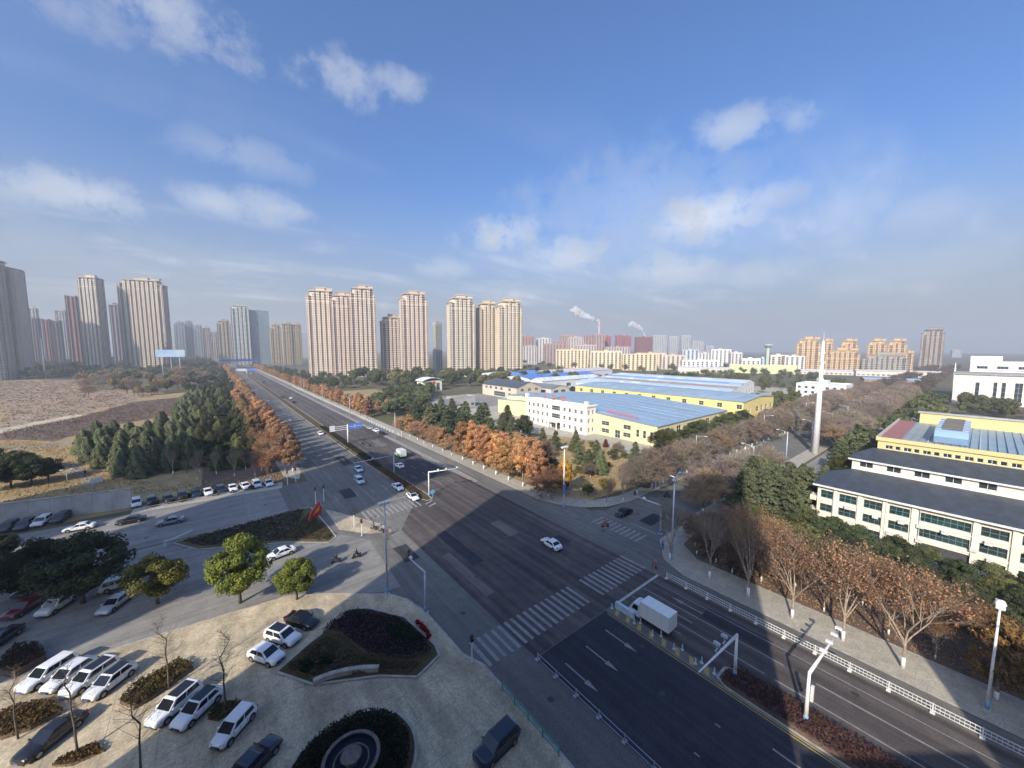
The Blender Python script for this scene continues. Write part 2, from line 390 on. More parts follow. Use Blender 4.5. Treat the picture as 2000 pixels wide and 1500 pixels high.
# painted markings
def marks(name, rects, m, z=.052, piece='stripe'):
    root = link(name, None); root['kind'] = 'structure'
    for poly in rects:
        mb = MB(); mb.quad(*[(p[0], p[1], z) for p in poly]); mb.obj(piece, m, root)
    return root
def stripes_y(x0, x1, y0, y1, w, gap):
    out = []; x = x0
    while x + w <= x1 + .01: out.append(rect(x, x + w, y0, y1)); x += w + gap
    return out
marks('zebra_crossing', stripes_y(23.3, 41.6, 33.4, 38.0, .48, .62), M['paint_worn'])
marks('zebra_crossing', stripes_y(44.0, 55.6, 33.2, 38.0, .48, .62), M['paint_worn'])
marks('zebra_crossing', stripes_y(24.5, 37.2, 80.5, 85.5, .46, .64), M['paint_worn'])
marks('zebra_crossing', [[(y0[0], y0[1]) for y0 in [(61.8, y), (65.5, y), (65.5, y + .5), (61.8, y + .5)]] for y in np.arange(39.2, 50.5, 1.15)], M['paint_worn'])
marks('zebra_crossing', [rect(4.4, 8.4, y, y + .55) for y in np.arange(97.2, 113, 1.3)], M['paint_worn'])
marks('stop_line', [rect(44.0, 55.2, 30.6, 31.0)], M['paint'], piece='line')
marks('stop_line', [rect(28.6, 36.6, 88.0, 88.4)], M['paint_worn'], piece='line')
marks('stop_line', [rect(67.6, 68.0, 38.6, 44.6)], M['paint_worn'], piece='line')
def dash(x, y0, y1, on=4.2, off=4.4, w=.15):
    out = []; y = y0
    while y < y1: out.append(rect(x - w / 2, x + w / 2, y, min(y + on, y1))); y += on + off
    return out
marks('lane_line', dash(47.3, -60, 12, 30, .3, .16) + dash(50.3, -60, 9, 40, .4, .16), M['paint_worn'], piece='dash')
marks('lane_line', [rect(47.2, 47.36, 13, 30.4), rect(50.25, 50.41, 12, 30.4), rect(53.0, 53.12, -60, 30.4)], M['paint_worn'], piece='dash')
marks('lane_line', dash(32.6, -60, 14, 4.5, 6), M['paint_worn'], piece='dash')
marks('lane_line', dash(36.9, -60, 14, 4.5, 6), M['paint_worn'], piece='dash')
marks('lane_line', [rect(x - .07, x + .07, 88.6, 108) for x in (29.2, 32.6)] + dash(29.2, 112, 420) + dash(32.6, 112, 420) + dash(24.6, 112, 420), M['paint_worn'], piece='dash')
marks('lane_line', dash(43.9, 90, 420) + dash(47.5, 90, 420) + dash(51.2, 90, 420), M['paint_worn'], piece='dash')
marks('centre_line', [rect(41.30, 41.42, -60, 30.4), rect(41.62, 41.74, -60, 16)], M['yellow_paint'], piece='line')
marks('hatching', [[(42.0, y), (43.1, y + .55), (43.1, y + 1.1), (42.0, y + .55)] for y in np.arange(16.8, 30.6, 1.75)], M['yellow_paint'], piece='bar')
marks('hatching', [[(38.0, y), (40.2, y + .9), (40.2, y + 1.5), (38.0, y + .6)] for y in (78.6, 80.4)], M['paint_worn'], piece='bar')
def arrow(x, y, L=4.8, d=-1):
    o = sheet('lane_arrow', [(x - .10, y), (x + .10, y), (x + .10, y + d * (L - 1.7)), (x + .34, y + d * (L - 1.7)), (x, y + d * L), (x - .34, y + d * (L - 1.7)), (x - .10, y + d * (L - 1.7))], .054, M['paint_worn'])
for x, y in [(30.6, 28.2), (34.5, 28.4), (38.6, 28.6), (34.6, 9.5), (38.6, 9.6)]: arrow(x, y)
for x, y in [(45.6, 22), (48.8, 22), (51.7, 22)]: arrow(x, y, 4.6, 1)
for x, y in [(22.2, 100), (27, 100), (30.9, 100), (34.4, 100)]: arrow(x, y, 4.6, -1)
marks('bay_line', [[(-5 + k * 2.9, 70 + k * -.5), (-4.85 + k * 2.9, 70 + k * -.5), (-2.85 + k * 2.9, 75), (-3.0 + k * 2.9, 75)] for k in range(-8, -1)], M['paint_worn'], z=.060, piece='dash')

# repairs and covers in the carriageway
for k, (x0, x1, y0, y1) in enumerate([(44.2, 46.6, 56, 63), (49.5, 52.2, 47, 50.5), (33, 35.4, 52, 66), (30.2, 31.8, 44, 58), (45.4, 48.0, -6, 1.5), (51.0, 53.6, 14, 22), (24.0, 26.2, 12, 17), (24.4, 27.0, 60, 66), (31, 34, 124, 136), (48, 51, 140, 152), (24, 27, 96, 103), (70, 76, 41, 44), (84, 93, 46, 48.5)]):
    sheet('road_patch', ragged(rect(x0, x1, y0, y1), 2.2, .12), .048 + .0008 * (k % 3), M['asphalt_new'] if k % 3 else M['bike'])
M['iron'] = mat('iron', (.07, .065, .06), .6, .2, 6, metal=.4)
_mh = MB().lathe([(.36, 0), (.36, .008), (.02, .009)], 14).mesh('manhole_cover', M['iron'])
for x, y in [(46.1, 68), (52.4, 58), (38.4, 57), (31.8, 49), (29.9, 62), (25.6, 43), (26.0, 26), (35.8, 19), (39.9, 24), (48.4, 18), (52.0, 6), (46.6, -3), (24.8, 70), (57.0, 20), (57.1, 9), (43, 100), (50, 96), (30.4, 93), (22.6, 108), (8, 104), (-12, 100), (2, 76), (-14, 80), (60.5, 46), (73, 46)]:
    o = link('manhole_cover', _mh, None, (x, y, .052)); o['kind'] = 'structure'
M['stain'] = ground_mat('stain', [(.055, .052, .05), (.08, .076, .07), (.045, .043, .042)], (.4, 1.5, 8), bump=0)
# ------------------------------------------------------------------ vegetation kits
M['leaf'] = leaf_mat('leaf', .25)
M['needle'] = leaf_mat('needle', .10)
M['twig'] = leaf_mat('twig', 0.0)
M['bark'] = mat('bark', (.13, .105, .08), .9, .3, 3.0, bump=.5)
M['bark_pale'] = mat('bark_pale', (.34, .27, .205), .9, .3, 3.0, bump=.4)
M['limewash'] = mat('limewash', (.72, .71, .68), .85, .12, 4.0)

def cards(name, c, s, m, tint, asp=.7, nrm=None, flat=0.0):
    """one small quad per leaf spray: centres c, half sizes s"""
    n = len(c); a = npr.normal(size=(n, 3)); a /= np.linalg.norm(a, axis=1)[:, None]
    b = npr.normal(size=(n, 3))
    if flat: a[:, 2] *= (1 - flat); b[:, 2] *= (1 - flat); a /= np.linalg.norm(a, axis=1)[:, None]
    if nrm is not None:
        a -= nrm * (a * nrm).sum(1)[:, None] * .8; a /= np.linalg.norm(a, axis=1)[:, None]
        b -= nrm * (b * nrm).sum(1)[:, None] * .8
    b -= a * (a * b).sum(1)[:, None]; b /= np.linalg.norm(b, axis=1)[:, None] + 1e-9
    a = a * s[:, None]; b = b * (s * asp)[:, None]
    v = np.stack([c - a, c + b * .8 - a * .2, c + a, c - b], 1).reshape(-1, 3)
    return raw(name, v, 4, m, tint)
def raw(name, v, k, m, tint):
    n = len(v) // k; me = bpy.data.meshes.new(name)
    me.vertices.add(len(v)); me.vertices.foreach_set('co', v.astype(np.float32).ravel())
    me.loops.add(len(v)); me.loops.foreach_set('vertex_index', np.arange(len(v), dtype=np.int32))
    me.polygons.add(n); me.polygons.foreach_set('loop_start', np.arange(0, len(v), k, dtype=np.int32))
    at = me.attributes.new('tint', 'FLOAT', 'FACE'); at.data.foreach_set('value', tint.astype(np.float32))
    me.materials.append(m); me.update(calc_edges=True); return me
def slivers(name, p, q, w, m, tint):
    d = q - p; a = np.cross(d, npr.normal(size=d.shape)); a /= np.linalg.norm(a, axis=1)[:, None] + 1e-9
    v = np.stack([p - a * w[:, None], p + a * w[:, None], q], 1).reshape(-1, 3)
    return raw(name, v, 3, m, tint)

def in_ball(n, bias=2.0):
    d = npr.normal(size=(n, 3)); d /= np.linalg.norm(d, axis=1)[:, None]
    return d * (npr.random(n) ** (1 / bias))[:, None]
def blob_crown(name, n, rx, rz, zc, ncl, rcl, leaf, m, egg=0.0, bias=2.6, asp=.75, gap=0.0):
    cl = in_ball(ncl, bias + 1.2); cl *= np.array([rx - rcl * .7, rx - rcl * .7, rz - rcl * .5])
    t = (cl[:, 2] / rz + 1) / 2
    cl[:, :2] *= (1 - egg * (t - .35))[:, None]
    cs = npr.uniform(.65, 1.25, ncl); ct = npr.normal(.5, .17, ncl)
    k = npr.integers(0, ncl, n); off = in_ball(n, 2.6) * (cs[k] * rcl)[:, None]; off[:, 2] *= .75
    c = cl[k] + off + np.array([0, 0, zc])
    nr = off / (np.linalg.norm(off, axis=1)[:, None] + 1e-6)
    tint = np.clip(ct[k] + npr.normal(0, .2, n), 0, 1)
    return cards(name, c, npr.uniform(.7, 1.3, n) * leaf, m, tint, asp, nr)
def cone_crown(name, n, R, z0, h, leaf, m, power=.85, lobes=7, droop=.2):
    t = npr.random(n) ** 1.35; th = npr.uniform(0, 2 * np.pi, n)
    ph = npr.uniform(0, 6.28, 4)
    lump = 1 + .16 * np.sin(lobes * th + ph[0] + 9 * t) + .13 * np.sin(11 * t * 6.28 / 2 + 3 * th + ph[1]) + npr.normal(0, .07, n)
    r = R * np.minimum((1 - t) ** power, 1) * np.minimum(1, t * 7 + .55) * lump * npr.uniform(.55, 1, n) ** .45 + .05
    c = np.stack([r * np.cos(th), r * np.sin(th), z0 + t * h - droop * r], 1)
    nr = np.stack([np.cos(th), np.sin(th), np.full(n, .6)], 1); nr /= np.linalg.norm(nr, axis=1)[:, None]
    tint = np.clip(.42 + .25 * np.sin(lobes * th + ph[0] + 9 * t) + npr.normal(0, .18, n), 0, 1)
    return cards(name, c, npr.uniform(.7, 1.4, n) * leaf, m, tint, .55, nr)
def tier_crown(name, n, R, z0, h, tiers, leaf, m):
    """cedar: flat tiers of drooping boughs"""
    cs = []; ts = []
    per = n // (tiers * 8)
    for i in range(tiers):
        t = i / tiers; z = z0 + t * h; rr = R * (1 - t) ** .8 + .4
        for j in range(8):
            th = npr.uniform(0, 6.28); L = rr * npr.uniform(.7, 1.1); k = per
            u = npr.random(k) ** .6; side = npr.normal(0, .16, k) * L * (1.1 - u * .5)
            x = u * L; zz = z - .10 * u * u * L + npr.normal(0, .12, k) + npr.uniform(-.2, .2)
            cs.append(np.stack([x * np.cos(th) - side * np.sin(th), x * np.sin(th) + side * np.cos(th), zz], 1))
            ts.append(np.clip(npr.normal(.3 + .35 * u, .15, k) + npr.normal(0, .12), 0, 1))
    c = np.concatenate(cs); tint = np.concatenate(ts)
    return cards(name, c, npr.uniform(.7, 1.3, len(c)) * leaf, m, tint, .6, None, .55)

def branches(seed, h, lean=.0, spread=.55, levels=5, r0=.16, first=.25, kids=(3, 4), ratio=.66, up=.25, zc=None):
    """recursive limbs -> list of (p, q, r0, r1, level)"""
    r = random.Random(seed); segs = []
    def grow(p, d, L, rad, lev):
        n = 3; q = p
        for i in range(n):
            d = (d + Vector((r.gauss(0, .09), r.gauss(0, .09), r.gauss(0, .05) + up * .10))).normalized()
            p2 = q + d * (L / n); r1 = rad * (1 - .28 * (i + 1) / n); segs.append((q, p2, rad * (1 - .28 * i / n), r1, lev)); q = p2
            if lev < levels and i > 0:
                for k in range(r.randint(*kids) - (1 if i == n - 1 else 2)):
                    a = r.uniform(0, 6.28); s = Vector((math.cos(a), math.sin(a), 0)); s = (s - d * s.dot(d)).normalized()
                    nd = (d * (1 - spread * .55) + s * spread * r.uniform(.7, 1.3) + Vector((0, 0, up * .5))).normalized()
                    grow(q, nd, L * ratio * r.uniform(.8, 1.15), r1 * .62, lev + 1)
        if lev < levels:
            grow(q, d, L * ratio, rad * .7, lev + 1)
    trunk_top = Vector((0, 0, h * first)); segs.append((Vector((0, 0, 0)), trunk_top, r0 * 1.15, r0 * .9, 0))
    for k in range(r.randint(4, 5)):
        a = r.uniform(0, 6.28); nd = Vector((math.cos(a) * spread, math.sin(a) * spread, 1)).normalized()
        grow(trunk_top - Vector((0, 0, .2 * k)), nd, h * .30 * r.uniform(.85, 1.1), r0 * .58, 1)
    grow(trunk_top, Vector((0, 0, 1)), h * .33, r0 * .72, 1)
    return segs
def limbs_mesh(name, segs, maxlev, m, n=5):
    mb = MB()
    for p, q, a, b, lev in segs:
        if lev <= maxlev: mb.tube([p, q], [a, b], n if lev < 2 else 3, cap=False)
    return mb.mesh(name, m, True)
def twig_mesh(name, segs, minlev, m, w=.02, extra=3, ln=.5, rs=7):
    P0 = []; P1 = []; W = []
    r = np.random.default_rng(rs)
    for p, q, a, b, lev in segs:
        if lev >= minlev:
            P0.append(p); P1.append(q); W.append(max(a, w))
            d = np.array(q - p); d = d / (np.linalg.norm(d) + 1e-9)
            for k in range(extra):
                s = np.array(p) + (np.array(q) - np.array(p)) * r.random(); nd = d + r.normal(0, .55, 3); nd /= np.linalg.norm(nd)
                P0.append(s); P1.append(s + nd * ln * r.uniform(.5, 1.4)); W.append(w)
    P0 = np.array([np.array(k) for k in P0]); P1 = np.array([np.array(k) for k in P1]); W = np.array(W)
    return slivers(name, P0, P1, W, m, np.clip(r.normal(.5, .22, len(P0)), 0, 1))
def tips(segs, minlev): return np.array([np.array(q) for p, q, a, b, lev in segs if lev >= minlev])
def stem(h, r, m, lean=.15, n=6):
    return MB().tube([(0, 0, 0), (rnd.uniform(-lean, lean) * .3, rnd.uniform(-lean, lean) * .3, h * .5), (rnd.uniform(-lean, lean), rnd.uniform(-lean, lean), h)], [r * 1.15, r * .9, r * .55], n).mesh('trunk', m, True)
def wash(r, h=1.15): return MB().tube([(0, 0, 0), (0, 0, h)], [r * 1.25, r * 1.12], 8).mesh('limewashed_base', M['limewash'], True)

KIT = {}       # kind -> list of variants; a variant is [(part name, mesh, tinted?)]
KIT['orange'] = []
for k in range(3):
    cr = blob_crown('crown', 11000, 3.5, 5.5, 7.2, 62, 1.0, .17, M['leaf'], egg=.75)
    KIT['orange'].append([('trunk', stem(9, .17, M['bark_pale']), 0), ('limewashed_base', wash(.19), 0), ('crown', cr, 1)])
KIT['far_orange'] = []
for k in range(2):
    cr = blob_crown('crown', 2600, 3.4, 5.3, 6.6, 34, 1.2, .34, M['leaf'], egg=.7)
    KIT['far_orange'].append([('trunk', stem(7, .2, M['bark_pale'], n=4), 0), ('crown', cr, 1)])
KIT['bare'] = []
for k in range(3):
    sg = branches(100 + k, 8.6, spread=.85, levels=4, r0=.15, first=.28, kids=(3, 4), ratio=.72, up=.12)
    KIT['bare'].append([('trunk', limbs_mesh('trunk', sg, 2, M['bark'], 5), 0), ('limewashed_base', wash(.17, 1.2), 0), ('crown', twig_mesh('crown', sg, 3, M['twig'], .026, 5, .75, 7 + k), 1)])
KIT['far_bare'] = []
for k in range(2):
    P0 = in_ball(2600, 2.4) * np.array([4.2, 4.2, 3.1]) + np.array([0, 0, 6.2]); dd = npr.normal(size=P0.shape) + np.array([0, 0, .6]) + (P0 - np.array([0, 0, 3.5])) * .35
    dd /= np.linalg.norm(dd, axis=1)[:, None]
    KIT['far_bare'].append([('trunk', stem(6, .17, M['bark'], n=4), 0), ('crown', slivers('crown', P0, P0 + dd * npr.uniform(.6, 1.5, (len(P0), 1)), np.full(len(P0), .055), M['twig'], np.clip(npr.normal(.5, .22, len(P0)), 0, 1)), 1)])
KIT['sparse'] = []
for k in range(3):
    sg = branches(200 + k, 12.3, spread=.55, levels=4, r0=.15, first=.27, kids=(3, 4), ratio=.70, up=.32)
    tp = tips(sg, 3); c = np.repeat(tp, 2, 0) + npr.normal(0, .3, (len(tp) * 2, 3)); keep = npr.random(len(c)) < .62; c = c[keep]
    lf = cards('leaves', c, npr.uniform(.07, .15, len(c)), M['leaf'], np.clip(npr.normal(.5, .24, len(c)), 0, 1), .8)
    KIT['sparse'].append([('trunk', limbs_mesh('trunk', sg, 3, M['bark_pale'], 6), 0), ('limewashed_base', wash(.17, 1.3), 0), ('crown', twig_mesh('crown', sg, 4, M['twig'], .016, 2, .5, 17 + k), 2), ('leaves', lf, 1)])
KIT['leafless'] = []
for k in range(2):
    sg = branches(300 + k, 9.6, spread=.34, levels=4, r0=.14, first=.30, kids=(3, 4), ratio=.68, up=.35)
    KIT['leafless'].append([('trunk', limbs_mesh('trunk', sg, 3, M['bark_pale'], 5), 0), ('limewashed_base', wash(.16, 1.3), 0), ('crown', twig_mesh('crown', sg, 3, M['twig'], .012, 1, .5, 27 + k), 1)])
KIT['thin'] = []
for k in range(3):
    r = random.Random(400 + k); mb = MB(); hh = 8.4
    pts = [(r.gauss(0, .05) * i, r.gauss(0, .05) * i, hh * i / 6) for i in range(7)]
    mb.tube(pts, [.10, .09, .078, .064, .05, .034, .012], 6); P0 = []; P1 = []
    for i in range(34):
        t = .32 + .66 * i / 34; z = hh * t; j = min(int(t * 6), 5); f = t * 6 - j
        b = Vector(pts[j]).lerp(Vector(pts[j + 1]), f); a = r.uniform(0, 6.28); L = (1.05 - t) * 2.1 + .3
        e = b + Vector((math.cos(a) * L, math.sin(a) * L, L * .75)); mb.tube([b, e], [.022, .008], 3, cap=False)
        for q in range(5):
            s = b.lerp(e, r.uniform(.3, 1)); P0.append(np.array(s)); P1.append(np.array(s + Vector((r.gauss(0, .25), r.gauss(0, .25), r.uniform(.1, .4)))))
    KIT['thin'].append([('trunk', mb.mesh('trunk', M['bark'], True), 0), ('crown', slivers('crown', np.array(P0), np.array(P1), np.full(len(P0), .011), M['twig'], npr.random(len(P0))), 1)])
KIT['cypress'] = [[('trunk', stem(3, .16, M['bark'], n=5), 0), ('crown', cone_crown('crown', 7000, 2.9, .5, 8.4, .22, M['needle'], .46, 5 + k), 1)] for k in range(3)]
KIT['cedar'] = [[('trunk', stem(11, .24, M['bark'], .05), 0), ('crown', tier_crown('crown', 9000, 4.4, 1.5, 10.8, 15, .26, M['needle']), 1)] for k in range(3)]
KIT['round'] = [[('trunk', stem(4, .2, M['bark'], n=5), 0), ('crown', blob_crown('crown', 15000, 3.9, 3.4, 4.9, 52, 1.05, .145, M['leaf'], egg=.25), 1)] for k in range(3)]
KIT['far_round'] = [[('trunk', stem(4, .22, M['bark'], n=4), 0), ('crown', blob_crown('crown', 1700, 4.2, 3.6, 4.8, 24, 1.5, .42, M['leaf'], egg=.3), 1)] for k in range(3)]
KIT['shrub'] = [[('foliage', blob_crown('foliage', 1500, 1.25, .95, .8, 18, .5, .12, M['leaf'], egg=.3), 1)] for k in range(2)]
def hedge_part(L, W, Hh, n, leaf, seed):
    c = npr.random((n, 3)); f = npr.integers(0, 3, n)
    c[f == 0, 2] = 1 - npr.random((f == 0).sum()) ** 2 * .25
    s = (f == 1); c[s, 1] = np.round(c[s, 1]) + npr.normal(0, .02, s.sum())
    s = (f == 2); c[s, 0] = np.where(npr.random(s.sum()) < W / L, np.round(c[s, 0]), c[s, 0])
    p = (c - np.array([.5, .5, 0])) * np.array([L, W, Hh]); p += npr.normal(0, .05, p.shape)
    p[:, 2] = np.abs(p[:, 2]); p[:, 2] += .10 * np.sin(p[:, 0] * 2.1 + seed) * c[:, 2]
    return cards('foliage', p, npr.uniform(.6, 1.3, n) * leaf, M['leaf'], np.clip(npr.normal(.5, .25, n), 0, 1), .75)

def plant(kind, name, label, loc, size=1.0, color=(.05, .07, .03), group=None, var=None, cat='tree', tall=1.0, color2=None, z=0.0):
    vs_ = KIT[kind]; tpl = vs_[rnd.randrange(len(vs_)) if var is None else var % len(vs_)]
    root = thing(name, label, cat, (loc[0], loc[1], z), rnd.uniform(0, 6.28), group)
    root.scale = (size, size, size * tall)
    for pn, me, tinted in tpl:
        o = link(pn, me, root)
        if tinted: o.color = (*(color if tinted == 1 else (color2 or (.16, .12, .085))), 1)
    return root
def jit(c, k=.15): f = 1 + rnd.uniform(-k, k); return tuple(v * f * (1 + rnd.uniform(-.06, .06)) for v in c)
# ------------------------------------------------------------------ building kits
M['glass'] = mat('glass', (.035, .045, .055), .12, .35, .35, spec=.6)
M['glass_teal'] = mat('glass_teal', (.022, .046, .055), .12, .5, .5, spec=.6)
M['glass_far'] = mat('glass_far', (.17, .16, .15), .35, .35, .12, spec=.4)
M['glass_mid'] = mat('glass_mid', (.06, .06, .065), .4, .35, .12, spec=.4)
M['frame_white'] = mat('frame_white', (.62, .62, .58), .6, .08, 2)
M['frame_green'] = mat('frame_green', (.10, .20, .17), .5, .1, 2)
M['wall_col'] = mat('wall_col', (1, 1, 1), .85, .10, .12, objcol=True)
M['roof_col'] = mat('roof_col', (1, 1, 1), .75, .16, .25, objcol=True)
M['steel_roof'] = mat('steel_roof', (1, 1, 1), .45, .14, .35, objcol=True, stretch=(1, .08, 1), spec=.4)
M['slate'] = mat('slate', (.045, .056, .070), .6, .22, .8, bump=.3)
M['dark_trim'] = mat('dark_trim', (.06, .06, .065), .6, .15, 1)
M['ac_white'] = mat('ac_white', (.55, .55, .52), .6, .15, 3)
M['sign_red'] = mat('sign_red', (.62, .06, .05), .5, .1, 2)
M['sign_blue'] = mat('sign_blue', (.10, .22, .62), .45, .08, 2)
M['sign_white'] = mat('sign_white', (.75, .75, .75), .5, .05, 2)

def paint(o, c): o.color = (*c, 1); return o
def wall_openings(name, parent, W, Hh, ops, m, loc, rz, depth=.22, color=None, thick=.0):
    """a wall W x Hh in its own X-Z plane (outside = -Y) with real openings; ops = (x0, x1, z0, z1)"""
    xs = sorted({0.0, W} | {v for o in ops for v in o[:2]}); zs = sorted({0.0, Hh} | {v for o in ops for v in o[2:4]})
    mb = MB()
    for i in range(len(xs) - 1):
        for j in range(len(zs) - 1):
            cx, cz = (xs[i] + xs[i + 1]) / 2, (zs[j] + zs[j + 1]) / 2
            if any(o[0] < cx < o[1] and o[2] < cz < o[3] for o in ops): continue
            mb.quad((xs[i], 0, zs[j]), (xs[i + 1], 0, zs[j]), (xs[i + 1], 0, zs[j + 1]), (xs[i], 0, zs[j + 1]))
    for a, b, c, d in [o[:4] for o in ops]:
        D = depth
        mb.quad((a, 0, c), (a, D, c), (b, D, c), (b, 0, c)); mb.quad((a, 0, d), (b, 0, d), (b, D, d), (a, D, d))
        mb.quad((a, 0, c), (a, 0, d), (a, D, d), (a, D, c)); mb.quad((b, 0, c), (b, D, c), (b, D, d), (b, 0, d))
    o = mb.obj(name, m, parent); o.location = loc; o.rotation_euler = (0, 0, rz)
    if color: paint(o, color)
    return o
_wc = {}
def window(parent, w, h, loc, rz, fm, gm, cols=2, rows=1, fw=.07, name='window'):
    """pane with a frame sub-part; origin at the lower left corner, outside = -Y"""
    k = (round(w, 2), round(h, 2), fm.name, gm.name, cols, rows)
    if k not in _wc:
        g = MB().quad((0, .03, 0), (w, .03, 0), (w, .03, h), (0, .03, h)).mesh('window', gm)
        f = MB()
        for i in range(cols + 1):
            x = w * i / cols; x = min(max(x, fw / 2), w - fw / 2); f.box(x - fw / 2, x + fw / 2, -.03, .06, 0, h)
        for j in range(rows + 1):
            z = h * j / rows; z = min(max(z, fw / 2), h - fw / 2); f.box(fw, w - fw, -.028, .058, z - fw / 2, z + fw / 2)
        _wc[k] = (g, f.mesh('frame', fm))
    o = link(name, _wc[k][0], parent, loc, rz); link('frame', _wc[k][1], o); return o
def facade(parent, W, Hh, loc, rz, color, ops, fm, gm, cols=2, rows=1, depth=.22, wname='wall'):
    wall_openings(wname, parent, W, Hh, ops, M['wall_col'], loc, rz, depth, color)
    c, s = math.cos(rz), math.sin(rz)
    for o in ops:
        x, y = o[0], depth - .05
        cc = o[4] if len(o) > 4 else cols
        window(parent, o[1] - o[0], o[3] - o[2], (loc[0] + x * c - y * s, loc[1] + x * s + y * c, loc[2] + o[2]), rz, fm, gm, cc, rows)
def shell(mb, x0, x1, y0, y1, z0, z1, skip=''):
    """plain walls of the sides not in skip (N,S,E,W)"""
    if 'S' not in skip: mb.quad((x0, y0, z0), (x1, y0, z0), (x1, y0, z1), (x0, y0, z1))
    if 'N' not in skip: mb.quad((x1, y1, z0), (x0, y1, z0), (x0, y1, z1), (x1, y1, z1))
    if 'W' not in skip: mb.quad((x0, y1, z0), (x0, y0, z0), (x0, y0, z1), (x0, y1, z1))
    if 'E' not in skip: mb.quad((x1, y0, z0), (x1, y1, z0), (x1, y1, z1), (x1, y0, z1))
    return mb

def tower(name, label, c, wx, wy, h, color, group=None, bays=(5, 4), fl=3.0, crown=1, dark=.62, proj=1.3, rz=0.0, pav=True, cat='building', base=0.0):
    """slab block of projecting bays and recessed balcony bands; windows per storey"""
    root = thing(name, label, cat, (c[0], c[1], base), rz, group)
    wall = MB(); glz = MB(); slab = MB()
    hx, hy = wx / 2, wy / 2
    step = 5.4 if (crown and wx > 20) else 0.0
    wall.box(-hx + proj, hx - proj, -hy + proj, hy - proj, 0, h - 1 - step, bottom=False)
    if step: wall.box(-hx * .74, hx * .74, -hy + proj + .02, hy - proj - .02, h - 1 - step, h - 1, bottom=False)
    nf = int(h / fl)
    for side in range(4):
        n = bays[0] if side % 2 == 0 else bays[1]
        L = wx if side % 2 == 0 else wy; D = hy if side % 2 == 0 else hx
        rot = [0, 1, 2, 3][side]
        def T(x, y, z):
            for _ in range(rot): x, y = -y, x
            return (x, y, z)
        cell = L / n
        for i in range(n):
            x0 = -L / 2 + i * cell; x1 = x0 + cell; bw = cell * .56
            if i == 0: a, b = x0 + (0 if True else 0), x0 + bw
            elif i == n - 1: a, b = x1 - bw, x1
            else: a, b = x0 + (cell - bw) / 2, x0 + (cell + bw) / 2
            top = h - (0 if i % 2 == 0 else 1.6) - (step if (i in (0, n - 1) or side % 2) else 0)
            # projecting bay (three faces + top)
            y0, y1 = -D, -D + proj + .02
            for q in ([(a, y0, 0), (b, y0, 0), (b, y0, top), (a, y0, top)], [(b, y0, 0), (b, y1, 0), (b, y1, top), (b, y0, top)], [(a, y1, 0), (a, y0, 0), (a, y0, top), (a, y1, top)], [(a, y0, top), (b, y0, top), (b, y1, top), (a, y1, top)]):
                wall.quad(*[T(*p) for p in q])
            nw = 2 if bw > 4.2 else 1
            for f in range(nf):
                z = f * fl + .9
                if z + 1.5 > top - .6: break
                for k in range(nw):
                    ww = bw / nw * .48; xc = a + bw * (k + .5) / nw
                    glz.quad(*[T(*p) for p in [(xc - ww / 2, y0 - .04, z), (xc + ww / 2, y0 - .04, z), (xc + ww / 2, y0 - .04, z + 1.5), (xc - ww / 2, y0 - .04, z + 1.5)]])
            # recessed band to the right of the bay: glazing and balcony slabs
            if i < n - 1:
                nx = -L / 2 + (i + 1) * cell; na = nx + ((cell - bw) / 2 if i + 1 < n - 1 else cell - bw)
                if na - b > .5:
                    for f in range(nf):
                        z = f * fl
                        if z + 3 > top: break
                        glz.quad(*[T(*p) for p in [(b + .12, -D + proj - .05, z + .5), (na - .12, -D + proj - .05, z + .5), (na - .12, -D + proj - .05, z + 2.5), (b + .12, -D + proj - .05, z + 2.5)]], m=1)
                        if f % 1 == 0:
                            ps = [T(b, -D + .75, z), T(na, -D + proj, z + .95)]
                            xx = sorted((ps[0][0], ps[1][0])); yy = sorted((ps[0][1], ps[1][1]))
                            slab.box(xx[0], xx[1], yy[0], yy[1], z - .1, z + .22, bottom=False)
    paint(wall.obj('wall', M['wall_col'], root), color)
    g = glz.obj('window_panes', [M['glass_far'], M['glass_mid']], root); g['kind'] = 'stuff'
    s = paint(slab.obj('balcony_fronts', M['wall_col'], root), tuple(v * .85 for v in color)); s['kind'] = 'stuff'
    if crown:
        cb = MB(); e = .7
        kx = .76 if step else 1.0
        cb.box(-hx * kx - e, hx * kx + e, -hy - e, hy + e, h - .25, h + .55); cb.box(-hx * kx + .3, hx * kx - .3, -hy + .3, hy - .3, h + .55, h + 1.5)
        if step: cb.box(-hx - e, -hx * kx - e - .02, -hy - e * .8, hy + e * .8, h - step - .3, h - step + .7); cb.box(hx * kx + e + .02, hx + e, -hy - e * .8, hy + e * .8, h - step - .3, h - step + .7)
        bc = MB(); bc.box(-hx - .12, hx + .12, -hy - .12, hy + .12, h - 13.2, h - 12.6); bc.box(-hx - .12, hx + .12, -hy - .12, hy + .12, 9.0, 9.6); paint(bc.obj('belt_course', M['wall_col'], root), tuple(min(.85, v * 1.15) for v in color))
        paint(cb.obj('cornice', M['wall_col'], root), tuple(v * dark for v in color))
        if pav:
            pb = MB(); pb.box(-hx * .30, hx * .30, -hy * .5, hy * .5, h + 1.5, h + 5.0); pb.box(-hx * .36, hx * .36, -hy * .6, hy * .6, h + 5.0, h + 5.6)
            pb.box(hx * .45, hx * .85, -hy * .75, -hy * .1, h + 1.5, h + 4.0); pb.box(hx * .40, hx * .90, -hy * .82, -hy * .03, h + 4.0, h + 4.5)
            paint(pb.obj('roof_pavilion', M['wall_col'], root), tuple(v * .95 for v in color))
    return root

